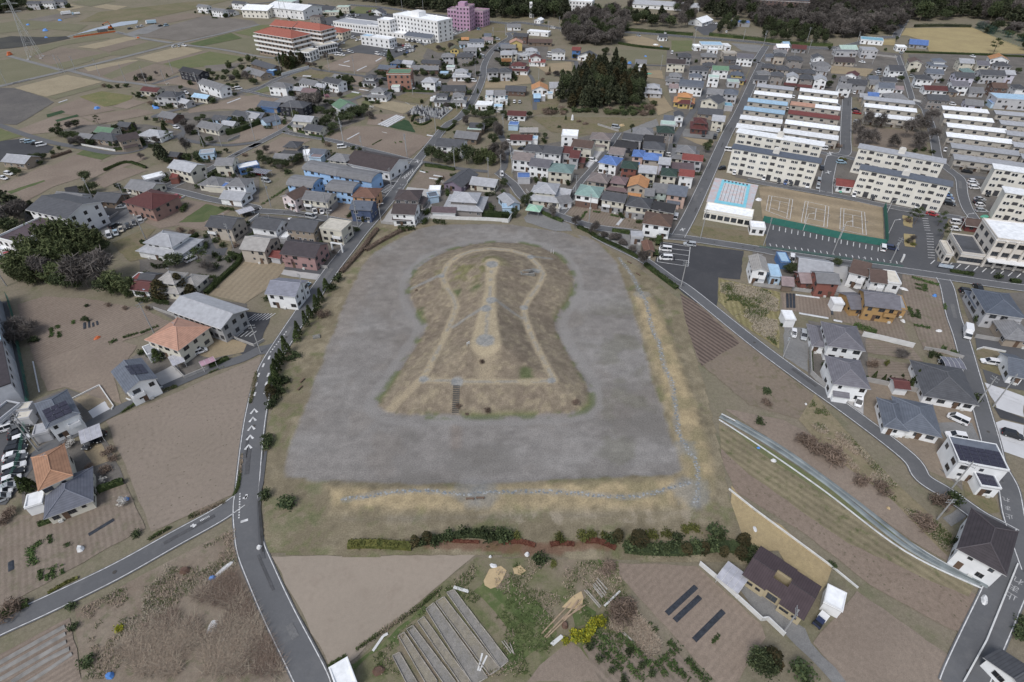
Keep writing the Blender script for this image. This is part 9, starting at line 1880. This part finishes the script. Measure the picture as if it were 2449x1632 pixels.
for q in (('A1',255,228,5,3,.8,'blue','blue sheeted heap far beyond the river'),('A1',412,282,5,5,1.6,'blue','bright blue sheeted heap on the river bank'),('A1',545,188,6,3,1,'blue','low blue sheet near the far pale bus'),('A1',880,988,4,3,1,'blue','blue sheet lying on the ploughed plot'),('A1',1408,968,4,3,1.2,'blue','upper of two blue sheets by the lane'),('A1',1418,985,4,3,1.0,'blue','lower of two blue sheets by the lane'),('C1',885,35,2.2,1.2,.45,'orange','white and orange sheeted heap on the garden soil'),('C1',1152,1500,1.2,1,.6,'blue','small blue tub by the white blossom bush'),('D1',955,1515,1.3,1.6,.7,'blue','blue sheet in the waste corner near the picture foot'),('D1',1848,670,1,1.6,.7,'blue','blue bundle beside the torn plastic'),('D1',1840,1100,3.6,1.8,.2,'white','scattered white litter on the dead stalks'),('D1',1945,1200,1.2,.8,.3,'white','small white litter below the larger litter'),('D1',1940,590,5,1.2,.3,'white','torn plastic heap beside the road bend'),('D1',700,415,1.4,1.8,.8,'white','small white cold frame in the garden plots'),('C4',460,970,.8,.6,.3,'white','white scrap on the bare weedy slope'),('C4',180,1460,1.4,1.0,.4,'white','white bundle beside the plastic strips'),('C4',50,1350,.9,.7,.3,'blue','pale blue scrap on the strip verge'),('C4',1575,32,1.4,1.2,.6,'blue','blue tub on the vegetable plot by the road'),('C4',1615,335,2,1.2,.4,'white','white sheet beside the plots'),('C4',1300,250,2,1.2,.5,'white','white bags below the ochre house'),('C4',1075,215,2,1.4,.7,'white','pale rubbish pile below the ochre house'),('D4',1630,990,2.6,1.2,.6,'white','white boat-like bundle at the strip end'),('D4',955,343,.9,.6,.4,'tan','yellow box by the brown bushes'),('D4',15,490,1.5,.8,.15,'white','row of white stones in the tan garden'),('D2',2105,558,1.7,1.0,.15,'white','white rubble heap above the sawdust'),('D2',2078,480,.7,.6,.35,'white','white sack by the moat foot'),('D2',75,400,1,1.2,.6,'white','whitish bundle at the road bend'),('D3',220,462,1.2,1,.5,'white','white bag on the weedy plot top'),('D3',550,1075,1.6,1.4,.6,'brown','dark brown heap by the timbers'),('D2',1110,1470,2.4,1.8,.6,'brown','rusty brown brush heap near the shed'),('D1',1610,600,2.2,1.8,.8,'brown','brown rounded brush heap in the waste corner'),('A3',1330,670,5,4,.3,'green','pale green sheet on the tan yard'),('A3',1305,515,3,1.6,.6,'blue','pale blue tub on the olive field'),('A3',1090,1145,4,2,1,'tan','yellow machine by the silver van'),('A3',1110,607,3,2,1.6,'white','small white dome beside the lone house'),('A3',1160,580,3,2,1.4,'blue','blue covered heap beside the lone house'),('A3',640,1090,2,2,2.6,'white','white and blue stacked crates in the weedy lot'),('A3',1450,430,5,2,.5,'blue','blue and white clutter by the far yard'),('A3',1395,410,5,3,.7,'white','white rubble spread in the far yard'),('B3',390,700,5,.8,1.2,'blue','blue sheet hung on the corner wall'),('E2',475,1280,1.4,1.2,.6,'blue','round blue tub on the soil plot'),('E2',60,1190,3,1.4,.5,'white','grey pots beside the white house'),('A1',420,345,3,2,1,'blue','faint blue sheet on the river bank foot'),('A1',1255,348,3,1.6,1,'orange','orange barrier on the track'),('A1',90,500,5,3,2,'orange','orange machine in the far left field'),('B4',1790,1150,1,1,1,'brown','dark planter by the bays'),('B4',760,575,3,1.6,.5,'green','green sheet beside the red-roofed hut'),('B4',2010,795,4,2,.6,'green','green sheet beside the silver cars'),('B4',50,650,2.4,3,.8,'white','white bags stacked by the pool')): tarp(*q)
for a_,b_ in (('A1 670 345','A1 1050 292'),):
 P = PL(a_ + ' ' + b_); m = MB(); d = math.dist(*P); m.box(0,d,-.06,.06,.0,1.1); o = m.obj('barrier_fence',[paint('tarp_orange',())],loc=(*P[0],.05),rz=math.atan2(P[1][1] - P[0][1],P[1][0] - P[0][0])); tag(o,'long orange site fence on the river bank','fence')
p = W('E2',610,918); bb = empty('billboard',p[0],p[1],0,-.35); tag(bb,'low wide board with pale picture beside the green hedge','billboard'); m = MB(); m.box(-2.4,2.4,-.06,.06,.5,2.0); m.obj('panel',[paint('board_dark',(.05,.055,.07))],bb); m = MB(); m.box(-2.2,2.2,-.075,-.061,.65,1.85); m.obj('picture',[ground('board_print',(.55,.58,.62),(.30,.38,.48),(.7,.7,.7),s1=.8,s2=2)],bb)
p = W('E2',30,815); o = MB(); o.box(-.9,.9,-.3,.3,0,2.4); o = o.obj('sign_slab',[WWALL],loc=(p[0],p[1],.1),rz=1.0); tag(o,'upright white sign slab at the car park entrance','sign')
# a person beside the open van
def person(t,x,y,label,top,legs,rz):
 p = W(t,x,y); me = bpy.data.meshes.new('person'); v = [(0,0,.92),(0,0,1.18),(0,0,1.42),(0,0.0,1.52),(0,.02,1.66),(.2,0,1.40),(.26,.05,1.12),(.24,.2,.95),(-.2,0,1.40),(-.27,.04,1.12),(-.27,.12,.88),(.1,0,.88),(.12,.03,.48),(.12,-.02,.06),(.13,.12,.03),(-.1,0,.88),(-.13,-.02,.48),(-.13,-.08,.06),(-.14,.06,.03)]
 e = [(0,1),(1,2),(2,3),(3,4),(2,5),(5,6),(6,7),(2,8),(8,9),(9,10),(0,11),(11,12),(12,13),(13,14),(0,15),(15,16),(16,17),(17,18)]
 me.from_pydata(v,e,[]); o = inst('person',me,None,(p[0],p[1],.1),rz); mod = o.modifiers.new('skin','SKIN'); sk = me.skin_vertices[0].data
 for i,r_ in enumerate([.16,.15,.17,.06,.11,.07,.05,.04,.07,.05,.04,.1,.075,.05,.045,.1,.075,.05,.045]): sk[i].radius = (r_,r_ * .8)
 sk[0].use_root = True; o.modifiers.new('round','SUBSURF').levels = 1; me.materials.append(paint('coat_dark',top,rough=.9)); tag(o,label,'person')
person('B3',1563,1232,'person in dark clothes standing behind the open white minivan',(.03,.03,.04),None,1.5)
# ---------------------------------------------------------------- labels: say where each thing stands
LM = [('the keyhole mound','M 1090 500'),('the drained pool','B3 2090 620'),('the tennis courts','B4 600 760'),('the blue apartments','B2 800 450'),('the pink block','A2 1945 130'),('the tallest white block','A2 1560 260'),('the red-roofed building','A2 350 400'),('the graveyard','A2 1650 1030'),('the brick flats','A2 1352 720'),('the dark grove','A3 900 850'),('the round grey wood','A3 830 330'),('the bamboo grove','B1 600 950'),('the black house','A1 1755 670'),('the dry lawn','A4 1750 330'),('the bare playground','A4 1200 1220'),('the dark car park','B3 1800 1300'),('the large pale building','E2 1500 600'),('the yellow stubble field','F 1720 720'),('the plastic strips','F 1900 1110'),('the courtyard house','D4 235 850'),('the seed frames','F 1030 1480'),('the waste corner','F 450 1450'),('the large bare field','F 430 1000'),('the marked bays','B1 2280 1400'),('the green mesh fence','C1 250 700'),('the brick house','B1 1365 300'),('the pyramid-roofed house','B1 1505 640'),('the lattice pylon','A1 320 520'),('the orange gabled house','A3 345 800'),('the corner house','D4 1690 560'),('the slate-roofed bungalow','C4 1370 1030'),('the triangular field','F 830 1350'),('the ochre house','C4 1110 100'),('the moat foot hedge','D2 1100 390'),('the pale green barn','A4 820 430'),('the dark gravel ground','A1 200 950')]
LP = [(n,PL(s)[0]) for n,s in LM]
ORD = 'nearest,second nearest,third nearest,fourth nearest,fifth nearest,sixth nearest,seventh nearest,eighth nearest,ninth nearest,tenth nearest,eleventh nearest,twelfth nearest'.split(',')
TENS = ['','','twenty','thirty','forty','fifty','sixty','seventy','eighty','ninety']; ONES = 'zeroth first second third fourth fifth sixth seventh eighth ninth tenth eleventh twelfth thirteenth fourteenth fifteenth sixteenth seventeenth eighteenth nineteenth'.split()
def nth(i):
 if i < 12: return ORD[i]
 k = i + 1
 return (ONES[k] if k < 20 else (TENS[k // 10] + '-' + ONES[k % 10] if k % 10 else TENS[k // 10][:-1] + 'ieth')) + ' nearest'
bag = {}
for o,d in AUTO:
 x,y = o.location.x,o.location.y; n,p = min(LP,key=lambda q: math.dist(q[1],(x,y))); D = math.dist(p,(x,y)); dx,dy = x - p[0],y - p[1]
 rel = 'at' if D < 7 else ('left of' if dx < 0 else 'right of') if abs(dx) > abs(dy) else ('beyond' if dy > 0 else 'in front of')
 bag.setdefault(f'{d} {rel} {n}',[]).append((D,o))
for k,v in bag.items():
 v.sort(key=lambda q: q[0])
 for i,(D,o) in enumerate(v):
  q = k if len(v) == 1 else f'{k}, {nth(i)}'
  if len(q.split()) > 15: q = q.replace(' in front of ',' before ')
  for w_ in ('two-storey ','three-storey ','small ','gabled ','hipped '): q = q if len(q.split()) < 16 else q.replace(w_,'')
  o['label'] = q
print('things',sum(1 for o in sc.objects if o.get('category')),'objects',len(sc.objects),'wood',NW)
